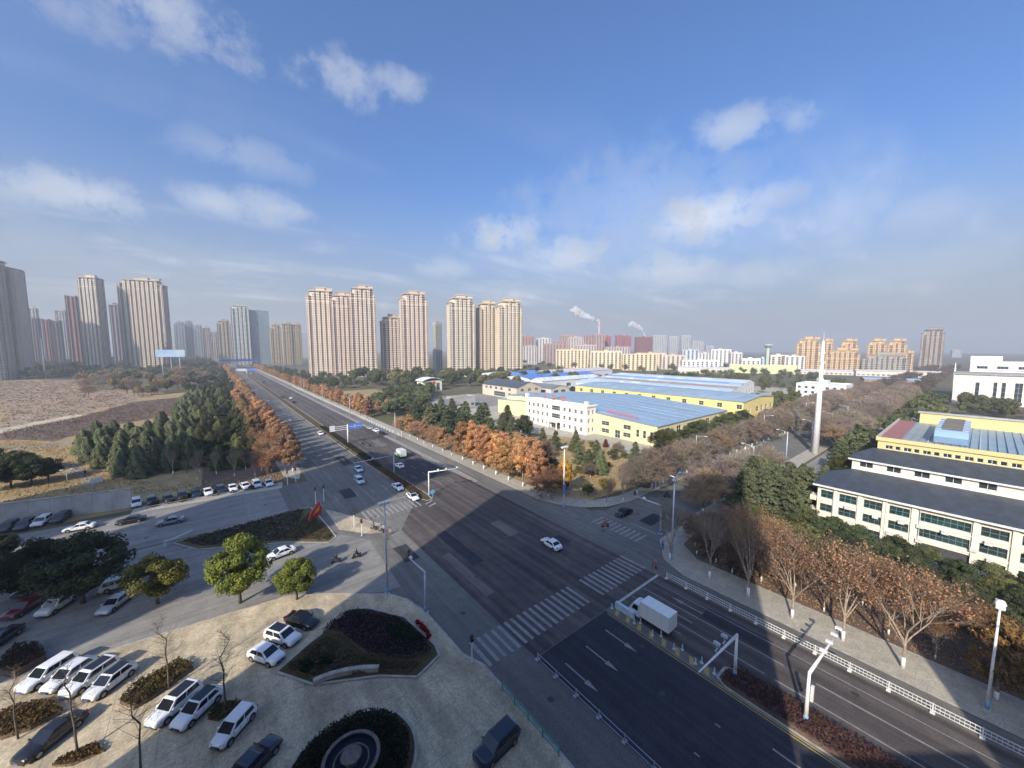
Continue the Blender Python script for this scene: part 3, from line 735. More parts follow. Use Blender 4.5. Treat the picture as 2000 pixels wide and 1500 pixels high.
def block(name, label, c, wx, wy, h, color, group=None, fl=3.2, bw=3.4, roof=(.3, .3, .3), parapet=.9, cat='building', rz=0.0, ww=.55, gm=None, extra=True, base=0.0, ph=1.5):
    """plain far block: walls, rows of panes, roof slab with a stair head"""
    root = thing(name, label, cat, (c[0], c[1], base), rz, group)
    hx, hy = wx / 2, wy / 2; w = MB(); shell(w, -hx, hx, -hy, hy, 0, h)
    g = MB(); nf = max(1, int(h / fl))
    for side in range(4):
        L, D = (wx, hy) if side % 2 == 0 else (wy, hx)
        n = max(1, int(L / bw))
        def T(x, y, z):
            for _ in range(side): x, y = -y, x
            return (x, y, z)
        for f in range(nf):
            z = f * fl + .95
            for i in range(n):
                xc = -L / 2 + (i + .5) * L / n; k = L / n * ww / 2
                g.quad(*[T(*p) for p in [(xc - k, -D - .04, z), (xc + k, -D - .04, z), (xc + k, -D - .04, z + ph), (xc - k, -D - .04, z + ph)]])
    paint(w.obj('wall', M['wall_col'], root), color)
    gg = g.obj('window_panes', gm or M['glass_mid'], root); gg['kind'] = 'stuff'
    r = MB(); r.box(-hx + .05, hx - .05, -hy + .05, hy - .05, h - .3, h - .05)
    rr = paint(r.obj('roof', M['roof_col'], root), roof)
    p = MB()
    for a in ((-hx, hx, -hy, -hy + .25), (-hx, hx, hy - .25, hy), (-hx, -hx + .25, -hy + .26, hy - .26), (hx - .25, hx, -hy + .26, hy - .26)): p.box(a[0] - .06, a[1] + .06, a[2] - .06, a[3] + .06, h - .02, h + parapet)
    paint(p.obj('parapet', M['wall_col'], root), tuple(v * .92 for v in color))
    if extra:
        s = MB().box(-min(3, hx * .5), min(3, hx * .4), -min(2.4, hy * .5), min(2.4, hy * .5), h - .04, h + 3.0); paint(s.obj('stair_head', M['wall_col'], root), tuple(v * .9 for v in color))
    return root
# ------------------------------------------------------------------ the hotel we look from, and its wing (they shade the crossroads)
HD = (math.sin(HEAD), math.cos(HEAD)); HR = (math.cos(HEAD), -math.sin(HEAD))     # forward, rightward
def hb(r0, r1, f0, f1): return [(HR[0] * r + HD[0] * f, HR[1] * r + HD[1] * f) for r, f in ((r0, f0), (r1, f0), (r1, f1), (r0, f1))]
M['hotel'] = mat('hotel', (.42, .38, .32), .85, .12, .3)
def solid(name, label, poly, h, m, cat='building', z0=0.0):
    root = thing(name, label, cat)
    MB().prism(poly, z0, h).obj('wall', m, root)
    a = Vector((*poly[0], 0)); mb = MB()
    for k in range(len(poly)):
        p, q = Vector((*poly[k], 0)), Vector((*poly[(k + 1) % len(poly)], 0)); d = (q - p); L = d.length; d.normalize(); n = Vector((d.y, -d.x, 0)) * .04
        for f in range(int(h / 3.6)):
            for i in range(int(L / 4)):
                c = p + d * (i * 4 + 2) + n; z = f * 3.6 + 1
                if abs(c.x) < 3 and abs(c.y) < 3: continue
                mb.quad((c.x - d.x, c.y - d.y, z), (c.x + d.x, c.y + d.y, z), (c.x + d.x, c.y + d.y, z + 1.8), (c.x - d.x, c.y - d.y, z + 1.8))
    g = mb.obj('window_panes', M['glass'], root); g['kind'] = 'stuff'
    return root
solid('hotel_tower', 'tall beige tower that the view is taken from', [(HR[0] * r + HD[0] * f, HR[1] * r + HD[1] * f) for r, f in ((-51.5, -19), (.4, -19), (9.8, -.6), (-51.5, -.6))], 63.5, M['hotel'])
solid('hotel_wing', 'lower wing beside the tower the view is taken from', hb(9.9, 26, -19, -1.2), 21.4, M['hotel'])
solid('neighbour_tower', 'second tall block beyond the low wing, outside the view', hb(26.1, 70, -26, -4), 33.0, M['hotel'])
def qd(q0, q1, d0, d1): return [(SUN_TO[0] * d - SUN_TO[1] * q, SUN_TO[1] * d + SUN_TO[0] * q) for q, d in ((q0, d0), (q1, d0), (q1, d1), (q0, d1))]
solid('annex_tower', 'tall slab across the side street, outside the view', qd(68.0, 105.5, -62, -44), 82.0, M['hotel'])
solid('annex_block', 'farther slab across the side street, outside the view', qd(113, 150, -80, -60), 79.0, M['hotel'])

# ------------------------------------------------------------------ cream office with slate roofs (right)
CREAM = (.72, .67, .54)
bt = thing('office_building', 'cream three-storey office with pilasters and dark slate roof behind the hedge', 'building', (0, 0, 0))
X0, YN, YS, EV = 96.0, 19.4, -44.0, 9.3
ops = []; cols = [(18.9, 17.0, 2), (16.0, 13.4, 3), (12.4, 9.9, 3), (8.9, 6.3, 3), (5.2, -.7, 8), (-1.7, -4.5, 3), (-5.7, -8.5, 3), (-9.6, -12.4, 3), (-13.5, -16.3, 3), (-17.4, -20.2, 3), (-21.3, -24, 3)]
for a, b, n in cols:
    for z0, z1 in ((6.75, 8.35), (3.95, 5.55), (1.05, 2.75)):
        if n == 8 and z0 < 2: continue
        ops.append((YN - a, YN - b, z0, z1, n))
ops_p = ops + [(YN - 5.2, YN + .9, 0.02, 2.95)]
wall_openings('wall', bt, YN - YS, EV, ops_p, M['wall_col'], (X0, YN, 0), -math.pi / 2, .35, CREAM)
for i, o in enumerate(ops):
    window(bt, o[1] - o[0], o[3] - o[2], (X0 + .28, YN - o[0], o[2]), -math.pi / 2, M['frame_green'], M['glass_teal'] if (o[2] > 6 and i % 4 != 2) else M['glass'], o[4], 2)
mb = MB(); shell(mb, X0, 107, YS, YN, 0, EV, 'W'); paint(mb.obj('end_walls', M['wall_col'], bt), CREAM)
MB().box(X0 + .3, X0 + 6, -.8, 5.1, .0, 2.9).obj('entrance_recess', M['dark_trim'], bt)
for yy in (17.0 - .45, 13.0 - .1, 9.45, 5.75, -1.2, -5.1, -9.05, -12.95, -16.85, -20.75):
    paint(MB().box(X0 - .28, X0 - .002, yy - .32, yy + .32, 0, EV - .25).obj('pilaster', M['wall_col'], bt), tuple(v * 1.04 for v in CREAM))
for zz in (3.3, 6.1):
    paint(MB().box(X0 - .12, X0 - .001, YS, YN, zz, zz + .28).obj('string_course', M['wall_col'], bt), tuple(v * 1.02 for v in CREAM))
for zz in (2.9, 5.7): paint(MB().box(X0 + .4, X0 + 2.6, YN + .01, YN + 1.3, zz, zz + .95).obj('balcony', M['wall_col'], bt), CREAM)
for k, (yy, zz) in enumerate([(14.6, 6.0), (10.6, 5.6), (7.2, 5.8), (4.9, 5.9), (14.0, 3.1), (8.6, 3.2), (-1.2, 4.2), (4.9, 3.3), (-2.6, 5.9), (-6.6, 5.8), (-3.0, 3.1), (2.0, 5.9)]):
    MB().box(X0 - .62, X0 - .29, yy - .42, yy + .42, zz - .3, zz + .3).obj('air_conditioner', M['ac_white'], bt)
for yy in (17.35, 9.9, 5.6): MB().tube([(X0 - .36, yy - .6, 0), (X0 - .36, yy - .6, EV - .4)], .06, 6).obj('drain_pipe', M['ac_white'], bt)
MB().box(X0 - .9, X0 - .3, YS, YN + .7, EV - .12, EV + .22).obj('gutter', M['frame_white'], bt)
rf = MB(); e = X0 - .85
rf.quad((e, YN + .8, EV + .2), (e, YS, EV + .2), (107, YS, 11.2), (107, YN - 3.4, 11.2)); rf.quad((107, YN + .8, EV + .3), (e, YN + .8, EV + .2), (107, YN - 3.4, 11.2))
rf.quad((e, YN + .8, EV + .02), (107, YN + .8, EV + .02), (107, YS, EV + .02), (e, YS, EV + .02))
r_ = rf.obj('roof', M['slate'], bt)
bm_ = thing('office_building', 'set-back white upper storey with slate roof above the cream office', 'building', (0, 0, 0))
W2, Y2 = 107.02, 16.2
ops = [(k, k + 2.1, 11.9 - 10.4, 13.1 - 10.4, 2) for k in (1.2, 5.3, 9.2, 13.2, 17.2, 25.5, 31, 36, 41)]
facade(bm_, Y2 - YS, 3.0, (W2, Y2, 10.4), -math.pi / 2, (.72, .67, .55), ops, M['frame_white'], M['glass'], 2, 1)
mb = MB(); shell(mb, W2, 113, YS, Y2, 0, 13.4, 'W'); paint(mb.obj('end_walls', M['wall_col'], bm_), (.72, .67, .55))
MB().box(W2 - .7, W2 - .2, YS, Y2 + .6, 13.28, 13.56).obj('gutter', M['frame_white'], bm_)
rf = MB(); e = W2 - .6; rf.quad((e, Y2 + .7, 13.5), (e, YS, 13.5), (113, YS, 15.3), (113, Y2 - 2.4, 15.3)); rf.quad((113, Y2 + .7, 13.55), (e, Y2 + .7, 13.5), (113, Y2 - 2.4, 15.3)); rf.obj('roof', M['slate'], bm_)
bh = thing('sports_hall', 'yellow hall with clerestory windows, blue steel roof and glazed lantern', 'building', (0, 0, 0))
YEL = (.60, .50, .24); W3, Y3 = 113.02, 13.2
ops = []; k = 1.2
while k < 54: ops += [(k, k + 1.15, 1.05, 1.85, 2), (k + 1.5, k + 2.3, 1.05, 1.85, 1)]; k += 2.75
facade(bh, Y3 - YS, 2.9, (W3, Y3, 14.4), -math.pi / 2, YEL, ops, M['frame_white'], M['glass'], 2, 1)
mb = MB(); shell(mb, W3, 147, YS, Y3, 0, 17.3, 'W'); paint(mb.obj('end_walls', M['wall_col'], bh), YEL)
mb = MB(); mb.quad((W3 - .3, 10.0, 17.32), (W3 - .3, 3.4, 17.32), (147, 3.4, 17.5), (147, 10.0, 17.5)); paint(mb.obj('roof', M['steel_roof'], bh), (.30, .32, .31))
mb = MB(); mb.quad((W3 - .3, Y3 + .3, 17.32), (W3 - .3, 10.02, 17.32), (147, 10.02, 17.5), (147, Y3 + .3, 17.5)); o = paint(mb.obj('roof', M['steel_roof'], bh), (.34, .13, .10)); o['label'] = 'brick red strip of the hall roof'
mb = MB(); mb.quad((W3 - .3, 3.38, 17.32), (W3 - .3, YS, 17.32), (147, YS, 17.5), (147, 3.38, 17.5)); o = paint(mb.obj('roof', M['steel_roof'], bh), (.25, .34, .39)); o['label'] = 'blue grey part of the hall roof'
for k in range(46):     # standing seams
    yy = 9.6 - k * 1.15; MB().box(W3, 146.6, yy - .05, yy + .05, 17.34, 17.62).obj('roof_seam', M['ac_white'] if k % 6 == 3 else M['roof_col'], bh).color = (.30, .38, .43, 1)
paint(MB().box(W3 - .34, W3 - .05, YS, Y3 + .3, 17.1, 17.9).obj('parapet', M['wall_col'], bh), YEL)
paint(MB().box(145.5, 146.8, YS, 9.5, 17.5, 20.2).obj('back_wall', M['wall_col'], bh), YEL)
paint(MB().box(145.2, 147.1, YS, 9.9, 20.2, 20.5).obj('back_wall_cap', M['roof_col'], bh), (.42, .42, .40))
paint(MB().box(W3 - .3, 147, Y3 + .02, Y3 + .34, 17.2, 17.95).obj('parapet', M['wall_col'], bh), (.45, .43, .40))
L = MB(); pr_ = [(117.6, 17.5), (117.0, 18.9), (118.2, 20.2), (138, 20.2), (138.6, 18.9), (138, 17.5)]
lan = thing('roof_lantern', 'pale blue skylight box with brown top on the hall roof', 'skylight')
yA, yB = .8, 5.4
for k in range(len(pr_) - 1): L.quad((pr_[k][0], yB, pr_[k][1]), (pr_[k][0], yA, pr_[k][1]), (pr_[k + 1][0], yA, pr_[k + 1][1]), (pr_[k + 1][0], yB, pr_[k + 1][1]))
L.quad(*[(p[0], yA, p[1]) for p in pr_]); L.quad(*[(p[0], yB, p[1]) for p in pr_[::-1]])
paint(L.obj('glazing', M['steel_roof'], lan), (.25, .37, .52))
paint(MB().box(119.5, 137, yA + .9, yB - .9, 20.2, 20.45).obj('top_deck', M['roof_col'], lan), (.20, .17, .13))
for k in range(6): MB().box(119.5 + k * 3.4, 119.7 + k * 3.4, yA - .03, yB + .03, 20.2, 20.28).obj('rib', M['ac_white'], lan)

# ------------------------------------------------------------------ white office block far right
wb = thing('office_block', 'off-white three-storey office with tall window strips across the side road', 'building', (0, 0, 0))
WH = (.74, .70, .60)
ops = [(9.5, 11.3, 2.5, 14.5, 1), (17, 18.6, 2.5, 15, 1), (20.3, 22, 2.5, 15, 1), (25.5, 28.6, 2.5, 15, 2), (29.8, 33, 2.5, 15, 2), (38, 60, 1.0, 13, 10), (64, 67, 2.5, 15, 2), (70, 73, 2.5, 15, 2)]
facade(wb, 84, 19.5, (400, 12, 0), -math.pi / 2, WH, ops, M['frame_white'], M['glass'], 2, 4, depth=.5)
mb = MB(); shell(mb, 400, 428, -72, 12, 0, 19.5, 'W'); mb.quad((400, -72, 19.3), (428, -72, 19.3), (428, 12, 19.3), (400, 12, 19.3)); paint(mb.obj('end_walls', M['wall_col'], wb), WH)
paint(MB().box(399.2, 428.5, -72.5, 12.6, 19.5, 20.6).obj('cornice', M['wall_col'], wb), (.30, .30, .29))
paint(MB().box(397.6, 399.6, -52, -24, 0, 15.5).obj('portal', M['wall_col'], wb), WH)
wt = thing('office_block', 'white upper office tier with red stripe behind the off-white office', 'building', (0, 0, 0))
ops = [(3 + k * 9, 8 + k * 9, 22.6, 24.6, 3) for k in range(9)]
facade(wt, 84, 27.5, (432, 6, 0), -math.pi / 2, (.78, .77, .74), ops, M['frame_white'], M['glass'], 3, 1)
mb = MB(); shell(mb, 432, 460, -78, 6, 0, 27.5, 'W'); mb.quad((432, -78, 27.3), (460, -78, 27.3), (460, 6, 27.3), (432, 6, 27.3)); paint(mb.obj('end_walls', M['wall_col'], wt), (.78, .77, .74))
paint(MB().box(434, 450, -8, 6.2, 27.5, 31.5).obj('roof_room', M['wall_col'], wt), (.80, .79, .76))
MB().box(431.8, 431.99, -70, -6, 21.5, 21.9).obj('red_stripe', M['sign_red'], wt)

# ------------------------------------------------------------------ factory group
rnd5 = random.Random(5)
def hall(name, label, x0, x1, y0, y1, ev, rd, wcol, rcol, axis='X', opsW=(), opsS=(), cat='factory', fm=None, gm=None, seams=0, over=.5, group=None):
    """gabled shed; axis = direction of the ridge"""
    root = thing(name, label, cat, (0, 0, 0), 0, group); fm = fm or M['frame_white']; gm = gm or M['glass']
    facade(root, y1 - y0, ev, (x0, y1, 0), -math.pi / 2, wcol, list(opsW), fm, gm, 2, 2)
    facade(root, x1 - x0, ev, (x0, y0, 0), 0, wcol, list(opsS), fm, gm, 2, 2)
    mb = MB(); shell(mb, x0, x1, y0, y1, 0, ev, 'WS')
    xm, ym = (x0 + x1) / 2, (y0 + y1) / 2
    if axis == 'X': mb.quad((x0, y1, ev), (x0, y0, ev), (x0, ym, rd)); mb.quad((x1, y0, ev), (x1, y1, ev), (x1, ym, rd))
    else: mb.quad((x0, y0, ev), (x1, y0, ev), (xm, y0, rd)); mb.quad((x1, y1, ev), (x0, y1, ev), (xm, y1, rd))
    paint(mb.obj('gable_walls', M['wall_col'], root), wcol)
    o = over; k = (rd - ev) / ((y1 - y0) / 2 if axis == 'X' else (x1 - x0) / 2) * o
    for s in (0, 1):
        r = MB()
        if axis == 'X':
            ya, za = (y0 - o, ev - k) if s == 0 else (y1 + o, ev - k)
            a = [(x0 - o, ya, za + .12), (x1 + o, ya, za + .12), (x1 + o, ym, rd + .12), (x0 - o, ym, rd + .12)]
        else:
            xa, za = (x0 - o, ev - k) if s == 0 else (x1 + o, ev - k)
            a = [(xa, y0 - o, za + .12), (xa, y1 + o, za + .12), (xm, y1 + o, rd + .12), (xm, y0 - o, rd + .12)]
        b = [(p[0], p[1], p[2] - .1) for p in a]
        r.quad(*a); r.quad(*b[::-1])
        for i in range(4): r.quad(b[i], b[(i + 1) % 4], a[(i + 1) % 4], a[i])
        rr = paint(r.obj('roof', M['steel_roof'], root), rcol)
        if seams > 3:
            for q in range(seams + 2):           # faded and replaced sheets
                t0 = (q + rnd5.uniform(.05, .5)) / (seams + 2); t1 = t0 + rnd5.uniform(.18, .45) / (seams + 2); u0 = rnd5.uniform(0.02, .55); u1 = min(.97, u0 + rnd5.uniform(.2, .6))
                L_ = lambda t, u: tuple(Vector(a[0]).lerp(Vector(a[1]), t).lerp(Vector(a[3]).lerp(Vector(a[2]), t), u) + Vector((0, 0, .035)))
                kq = rnd5.choice(((1.5, 1.35, 1.25), (1.25, 1.2, 1.15), (.85, .85, .85), (1.1, .92, .82)))
                paint(MB().quad(L_(t0, u0), L_(t1, u0), L_(t1, u1), L_(t0, u1)).obj('roof_sheet', M['steel_roof'], rr), tuple(min(.8, v * k2) for v, k2 in zip(rcol, kq)))
        for q in range(seams):
            t = (q + .5) / seams; A, B = Vector(a[0]).lerp(Vector(a[1]), t), Vector(a[3]).lerp(Vector(a[2]), t)
            paint(MB().tube([A + Vector((0, 0, .06)), B + Vector((0, 0, .06))], .13, 4).obj('roof_rib', M['roof_col'], rr), tuple(v * .82 for v in rcol))
    return root
FY = (.74, .63, .35)
op = [(75, 79, 4.4, 6.2), (75, 79, 1.2, 3), (82, 84.5, .05, 3.4, 2), (86, 89.5, 4.4, 6.2), (86, 89.5, 1.2, 3), (92, 93.3, 2.2, 5.2, 1), (95, 96.3, 2.2, 5.2, 1), (98, 99.3, 2.2, 5.2, 1)]
os_ = [(6 + k * 8.5, 9.5 + k * 8.5, 3.6, 6.2) for k in range(7)]
hall('factory_hall', 'yellow factory hall with light blue steel roof behind the white office', 130, 192, 75, 176, 7.7, 10.3, FY, (.26, .37, .48), 'X', op, os_, seams=9)
hall('factory_annex', 'taller yellow annex with blue roof at the left end of the white factory office', 132, 152, 144, 170, 10.4, 11.4, FY, (.26, .37, .48), 'X', [(4, 8, 1.5, 3.6), (4, 8, 5.6, 8.0), (12, 16, 1.5, 3.6), (12, 16, 5.6, 8.0), (19, 23, 1.5, 8.0)], [(6, 9, 5.6, 8)], seams=4)
fo = thing('factory_office', 'white three-storey factory office with red characters along its roof', 'building', (0, 0, 0))
FW = (.80, .77, .66); ops = []
for z in (1.2, 5.0, 8.7):
    for k in (1.4, 4.6, 7.8, 11.0, 14.2): ops.append((k, k + 1.5, z, z + 1.8, 2))
    if z > 2: ops.append((18.0, 23.4, z - .2, z + 2.0, 4))
    for k in (25.4, 28.6, 32.0, 35.4): ops.append((k, k + 1.5, z, z + 1.8, 2))
ops.append((17.8, 23.6, .05, 3.0, 4))
facade(fo, 39, 12.2, (123.6, 143, 0), -math.pi / 2, FW, ops, M['frame_white'], M['glass'], 2, 2, depth=.3)
facade(fo, 6.2, 12.2, (123.6, 104, 0), 0, FW, [(k, k + 1.2, z, z + 1.8, 2) for k in (1.2, 3.8) for z in (1.2, 5.0, 8.7)], M['frame_white'], M['glass'], 2, 2, depth=.3)
mb = MB(); shell(mb, 123.6, 129.8, 104, 143, 0, 12.2, 'WS'); mb.quad((123.6, 104, 11.9), (129.8, 104, 11.9), (129.8, 143, 11.9), (123.6, 143, 11.9)); paint(mb.obj('end_walls', M['wall_col'], fo), FW)
for zz in (4.1, 7.8, 11.7): paint(MB().box(123.45, 123.599, 104, 143, zz, zz + .3).obj('string_course', M['wall_col'], fo), FW)
for a, b in ((103.6, 143.4),):
    paint(MB().box(123.2, 123.59, a, b, 12.2, 12.9).obj('parapet', M['wall_col'], fo), FW); paint(MB().box(123.6, 130.2, 103.5, 103.98, 12.2, 12.9).obj('parapet', M['wall_col'], fo), FW)
for yy in (104.3, 142.7): paint(MB().box(123.1, 124.6, yy - .7, yy + .7, 12.9, 14.6).obj('corner_turret', M['wall_col'], fo), FW)
paint(MB().box(121.0, 123.3, 119.2, 125.6, 3.2, 3.6).obj('porch_canopy', M['wall_col'], fo), (.6, .58, .52))
for yy in (119.6, 125.2): paint(MB().box(121.1, 121.5, yy - .2, yy + .2, 0, 3.2).obj('porch_column', M['wall_col'], fo), FW)
# red roof characters (too far to read: stroke blocks in the proportions seen)
def glyph(x, y, z, s, strokes, parent):
    mb = MB()
    for (a0, b0, a1, b1, w) in strokes:
        p, q = Vector((0, -a0 * s, b0 * s)), Vector((0, -a1 * s, b1 * s)); mb.tube([p, q], w * s, 4)
    o = mb.obj('character', M['sign_red'], parent); o.location = (x, y, z); return o
ST = [[(.1, .9, .9, .9, .06), (.5, 1, .5, .1, .06), (.1, .5, .9, .5, .05), (.15, .1, .85, .1, .06)], [(.1, .8, .9, .8, .06), (.3, 1, .3, .6, .05), (.7, 1, .7, .6, .05), (.1, .45, .9, .45, .06), (.5, .45, .5, 0, .06), (.2, .05, .8, .05, .05)],
      [(.1, .9, .9, .9, .06), (.5, 1, .5, 0, .06), (.15, .65, .85, .65, .05), (.15, .4, .85, .4, .05), (.05, .05, .95, .05, .06)], [(.1, .95, .9, .95, .06), (.1, .95, .1, .05, .06), (.9, .95, .9, .05, .06), (.1, .5, .9, .5, .05), (.1, .05, .9, .05, .06), (.5, .95, .5, .05, .05)]]
rs = thing('roof_sign', 'four large red characters standing on the white factory office roof', 'sign')
for k, yy in enumerate((137.5, 131.6, 125.6, 119.4)): glyph(124.4, yy, 13.1, 2.2, ST[k], rs); MB().tube([(124.5, yy - 1.1, 11.9), (124.5, yy - 1.1, 13.1)], .06, 4).obj('sign_post', M['dark_trim'], rs)
rs2 = thing('roof_sign', 'long red line of small characters on the blue factory roof slope', 'sign')
for k in range(9): glyph(134, 101.5 - k * 1.75, 9.1 - k * .09, 1.45, ST[(k * 3) % 4], rs2)
for k in range(6): MB().tube([(134.2, 101 - k * 3, 8.7 - k * .16), (134.2, 101 - k * 3, 9.9 - k * .16)], .05, 4).obj('sign_post', M['dark_trim'], rs2)
hall('factory_hall', 'second yellow factory hall with blue roof and blue door, behind the first', 197, 238, 70, 176, 11.6, 13.0, (.78, .62, .24), (.31, .41, .49), 'Y',
     [(k, k + 2.4, 8.0, 10.2) for k in range(4, 104, 9)], [(4, 5.6, 5, 8.5), (8, 9.6, 5, 8.5), (16, 20, 5.6, 8), (23, 26, 5.6, 8), (29, 32, 5.6, 8), (20, 26, .05, 4.4), (36, 39, 5.6, 8)], seams=8)
shed_cols = [tuple(v * .92 for v in c) for c in [(.50, .62, .68), (.42, .55, .64), (.36, .27, .24), (.50, .60, .64), (.20, .36, .70), (.55, .60, .60), (.48, .56, .60)]]
shed_lab = ['pale blue', 'blue grey', 'rusty brown', 'whitish blue', 'deep blue', 'pale grey', 'grey blue']
for k in range(7):
    x0 = 240 + k * 17; hall('workshop_shed', 'long workshop shed with %s steel roof, %s behind the yellow halls' % (shed_lab[k], nth(k)), x0, x0 + 16.4, 96 + k * 4, 214 + k * 6, 8.6, 10.8, (.60, .60, .58), shed_cols[k], 'Y', [], [(3, 6, 2, 5), (10, 13, 2, 5)], seams=4, over=.1, group='workshop sheds behind the factory')
for k, (a, b, c, d, col, lb) in enumerate([(222, 300, 236, 252, (.60, .64, .64), 'white-edged'), (230, 330, 262, 300, (.10, .22, .55), 'dark blue'), (240, 300, 310, 360, (.12, .26, .60), 'bright blue'), (315, 420, 310, 350, (.58, .55, .55), 'pinkish white')]):
    hall('warehouse', 'large warehouse with %s roof beside the beige apartment towers' % lb, a, b, c, d, 9.0, 11.5, (.62, .64, .66), col, 'X', [(6, 12, 3, 6)], [(8, 14, 3, 6), (30, 36, 3, 6)], seams=10)
# beige canteen with slate roof, pavilion, gatehouse
hall('factory_canteen', 'beige two-storey building with grey hipped roof and dark entrance', 172, 196, 210, 254, 8.6, 12.4, (.56, .48, .38), (.075, .09, .11), 'Y', [(4, 7, 5.6, 7.6), (10, 13, 5.6, 7.6), (16, 30, .6, 4.2, 8), (17, 20, 5.6, 7.6), (24, 27, 5.6, 7.6), (34, 37, 5.6, 7.6), (34, 37, 1.5, 4)], [(4, 7, 5.6, 7.6), (11, 14, 5.6, 7.6), (18, 21, 5.6, 7.6), (4, 7, 1.5, 4), (18, 21, 1.5, 4)], cat='building')
hall('showroom', 'pale low building with grey roof between canteen and factory', 202, 222, 205, 236, 6.4, 8.6, (.55, .50, .42), (.20, .21, .22), 'Y', [(5, 12, 2, 5), (18, 25, 2, 5)], [(3, 8, 2, 5), (11, 16, 2, 5)], cat='building')
pv = thing('gate_pavilion', 'small white pavilion with arched roof and red emblem among evergreens', 'building', (150, 305, 0))
facade(pv, 18, 9.2, (-9, -6, 0), 0, (.72, .68, .55), [(2, 5, 1, 7, 2), (7.5, 11, 1, 4, 2), (13, 16, 1, 7, 2)], M['frame_white'], M['glass'])
mb = MB(); shell(mb, -9, 9, -6, 6, 0, 9.2, 'S'); paint(mb.obj('walls', M['wall_col'], pv), (.72, .68, .55))
mb = MB(); N = 10
for k in range(N):
    a, b = -10.5 + 21 * k / N, -10.5 + 21 * (k + 1) / N; za, zb = 9.25 + 2.6 * (1 - (a / 10.5) ** 2), 9.25 + 2.6 * (1 - (b / 10.5) ** 2)
    mb.quad((a, -7.5, za), (b, -7.5, zb), (b, 7, zb), (a, 7, za)); mb.quad((b, -7.5, zb - .35), (a, -7.5, za - .35), (a, 7, za - .35), (b, 7, zb - .35)); mb.quad((a, -7.5, za - .35), (b, -7.5, zb - .35), (b, -7.5, zb), (a, -7.5, za))
paint(mb.obj('arched_roof', M['roof_col'], pv), (.72, .74, .76))
o = MB().lathe([(0, 0), (1.3, 0), (1.3, .2), (0, .2)], 16).obj('emblem', M['sign_red'], pv); o.location = (1, -6.2, 7.6); o.rotation_euler = (math.pi / 2, 0, 0)
gh = thing('gatehouse', 'low grey gatehouse with hipped roof and white columns by the factory yard', 'building', (106, 196, 0))
facade(gh, 15, 4.6, (-7.5, -5, 0), 0, (.55, .53, .48), [(2, 5, 1, 3.2), (9, 13, 1, 3.2)], M['frame_white'], M['glass']); facade(gh, 10, 4.6, (-7.5, 5, 0), -math.pi / 2, (.55, .53, .48), [(1.5, 4, 1, 3.2), (6, 8.5, 1, 3.2)], M['frame_white'], M['glass'])
mb = MB(); shell(mb, -7.5, 7.5, -5, 5, 0, 4.6, 'WS'); paint(mb.obj('walls', M['wall_col'], gh), (.55, .53, .48))
mb = MB(); A = [(-8.5, -6, 4.6), (8.5, -6, 4.6), (8.5, 6, 4.6), (-8.5, 6, 4.6)]; mb.quad(A[0], A[1], (4, 0, 7.6), (-4, 0, 7.6)); mb.quad(A[2], A[3], (-4, 0, 7.6), (4, 0, 7.6)); mb.quad(A[1], A[2], (4, 0, 7.6)); mb.quad(A[3], A[0], (-4, 0, 7.6)); mb.quad(*A[::-1]); paint(mb.obj('roof', M['roof_col'], gh), (.20, .20, .205))
for yy in (-4.6, 4.6): MB().tube([(-8, yy, 0), (-8, yy, 4.6)], .22, 8).obj('column', M['frame_white'], gh)
block('gate_office', 'small flat-roofed grey annex beside the gatehouse', (124, 208), 16, 9, 6.0, (.42, .40, .37), roof=(.32, .31, .29), extra=False)
o = block('workshop', 'white two-storey workshop behind the telecom mast', (322, 66), 20, 26, 13, (.72, .72, .70), roof=(.5, .5, .5), ww=.45)
# ------------------------------------------------------------------ apartment towers across the avenue
BG = (.68, .555, .43)
tw = [('a', (118, 552), 34, 20, 111, 'westernmost beige apartment tower, its flank pale, beside the avenue'), ('b', (138, 530), 26, 18, 104.5, 'lower front beige apartment tower squeezed between two taller ones'),
      ('c', (160, 517), 32, 20, 114, 'tallest beige apartment tower with roof pavilion over the evergreens'), ('d', (200, 520), 30, 18, 79, 'short beige apartment block in the gap between the tall towers'),
      ('e', (213, 476), 34, 20, 107, 'beige apartment tower standing alone in the middle of the row'), ('f', (262, 437), 34, 20, 101.5, 'beige apartment tower left of the last pair, over the canteen'),
      ('g', (300, 432), 26, 18, 97, 'shaded beige apartment tower behind the last one'), ('h', (312, 398), 32, 20, 97.5, 'easternmost beige apartment tower of the row by the blue sheds')]
for k, c, wx, wy, h, lb in tw:
    tower('apartment_tower', lb, c, wx, wy, h, jit(BG, .04), 'beige apartment towers across the avenue', bays=(6, 4) if wx > 28 else (5, 3), rz=math.radians(-16))
far = D_at(855, 640); block('apartment_block', 'small grey green block far behind, seen in the gap between beige towers', far, 12, 12, Z_at(632, 640), (.36, .37, .32), roof=(.3, .3, .3))
# left skyline
def sky_tower(u0, u1, vt, dep, col, lb, bays=(5, 3), wy=18, kind=tower, nm='apartment_tower', grp=None, fl=3.0, rz=None, **kw):
    c = D_at((u0 + u1) / 2, dep); dx = (u1 - u0) * dep / FPX; a = math.atan2((u0 + u1) / 2 - 1000, FPX)
    face = a + HEAD                                       # direction from us, from +Y clockwise
    w = max(8.0, (dx * math.cos(a) - wy * abs(math.sin(face))) / max(.35, abs(math.cos(face)))) if rz is None else dx * math.cos(a) - wy * abs(math.sin(rz + face))
    return kind(nm, lb, c, w, wy, Z_at(vt, dep), col, grp, rz=rz or 0.0, **({'bays': bays, 'fl': fl} if kind is tower else {}), **kw)
LG = 'apartment towers on the western skyline'
sky_tower(-45, 48, 514, 450, (.56, .50, .42), 'huge grey beige tower cut by the left edge of the view', (7, 4), 24, grp=LG, rz=-.3)
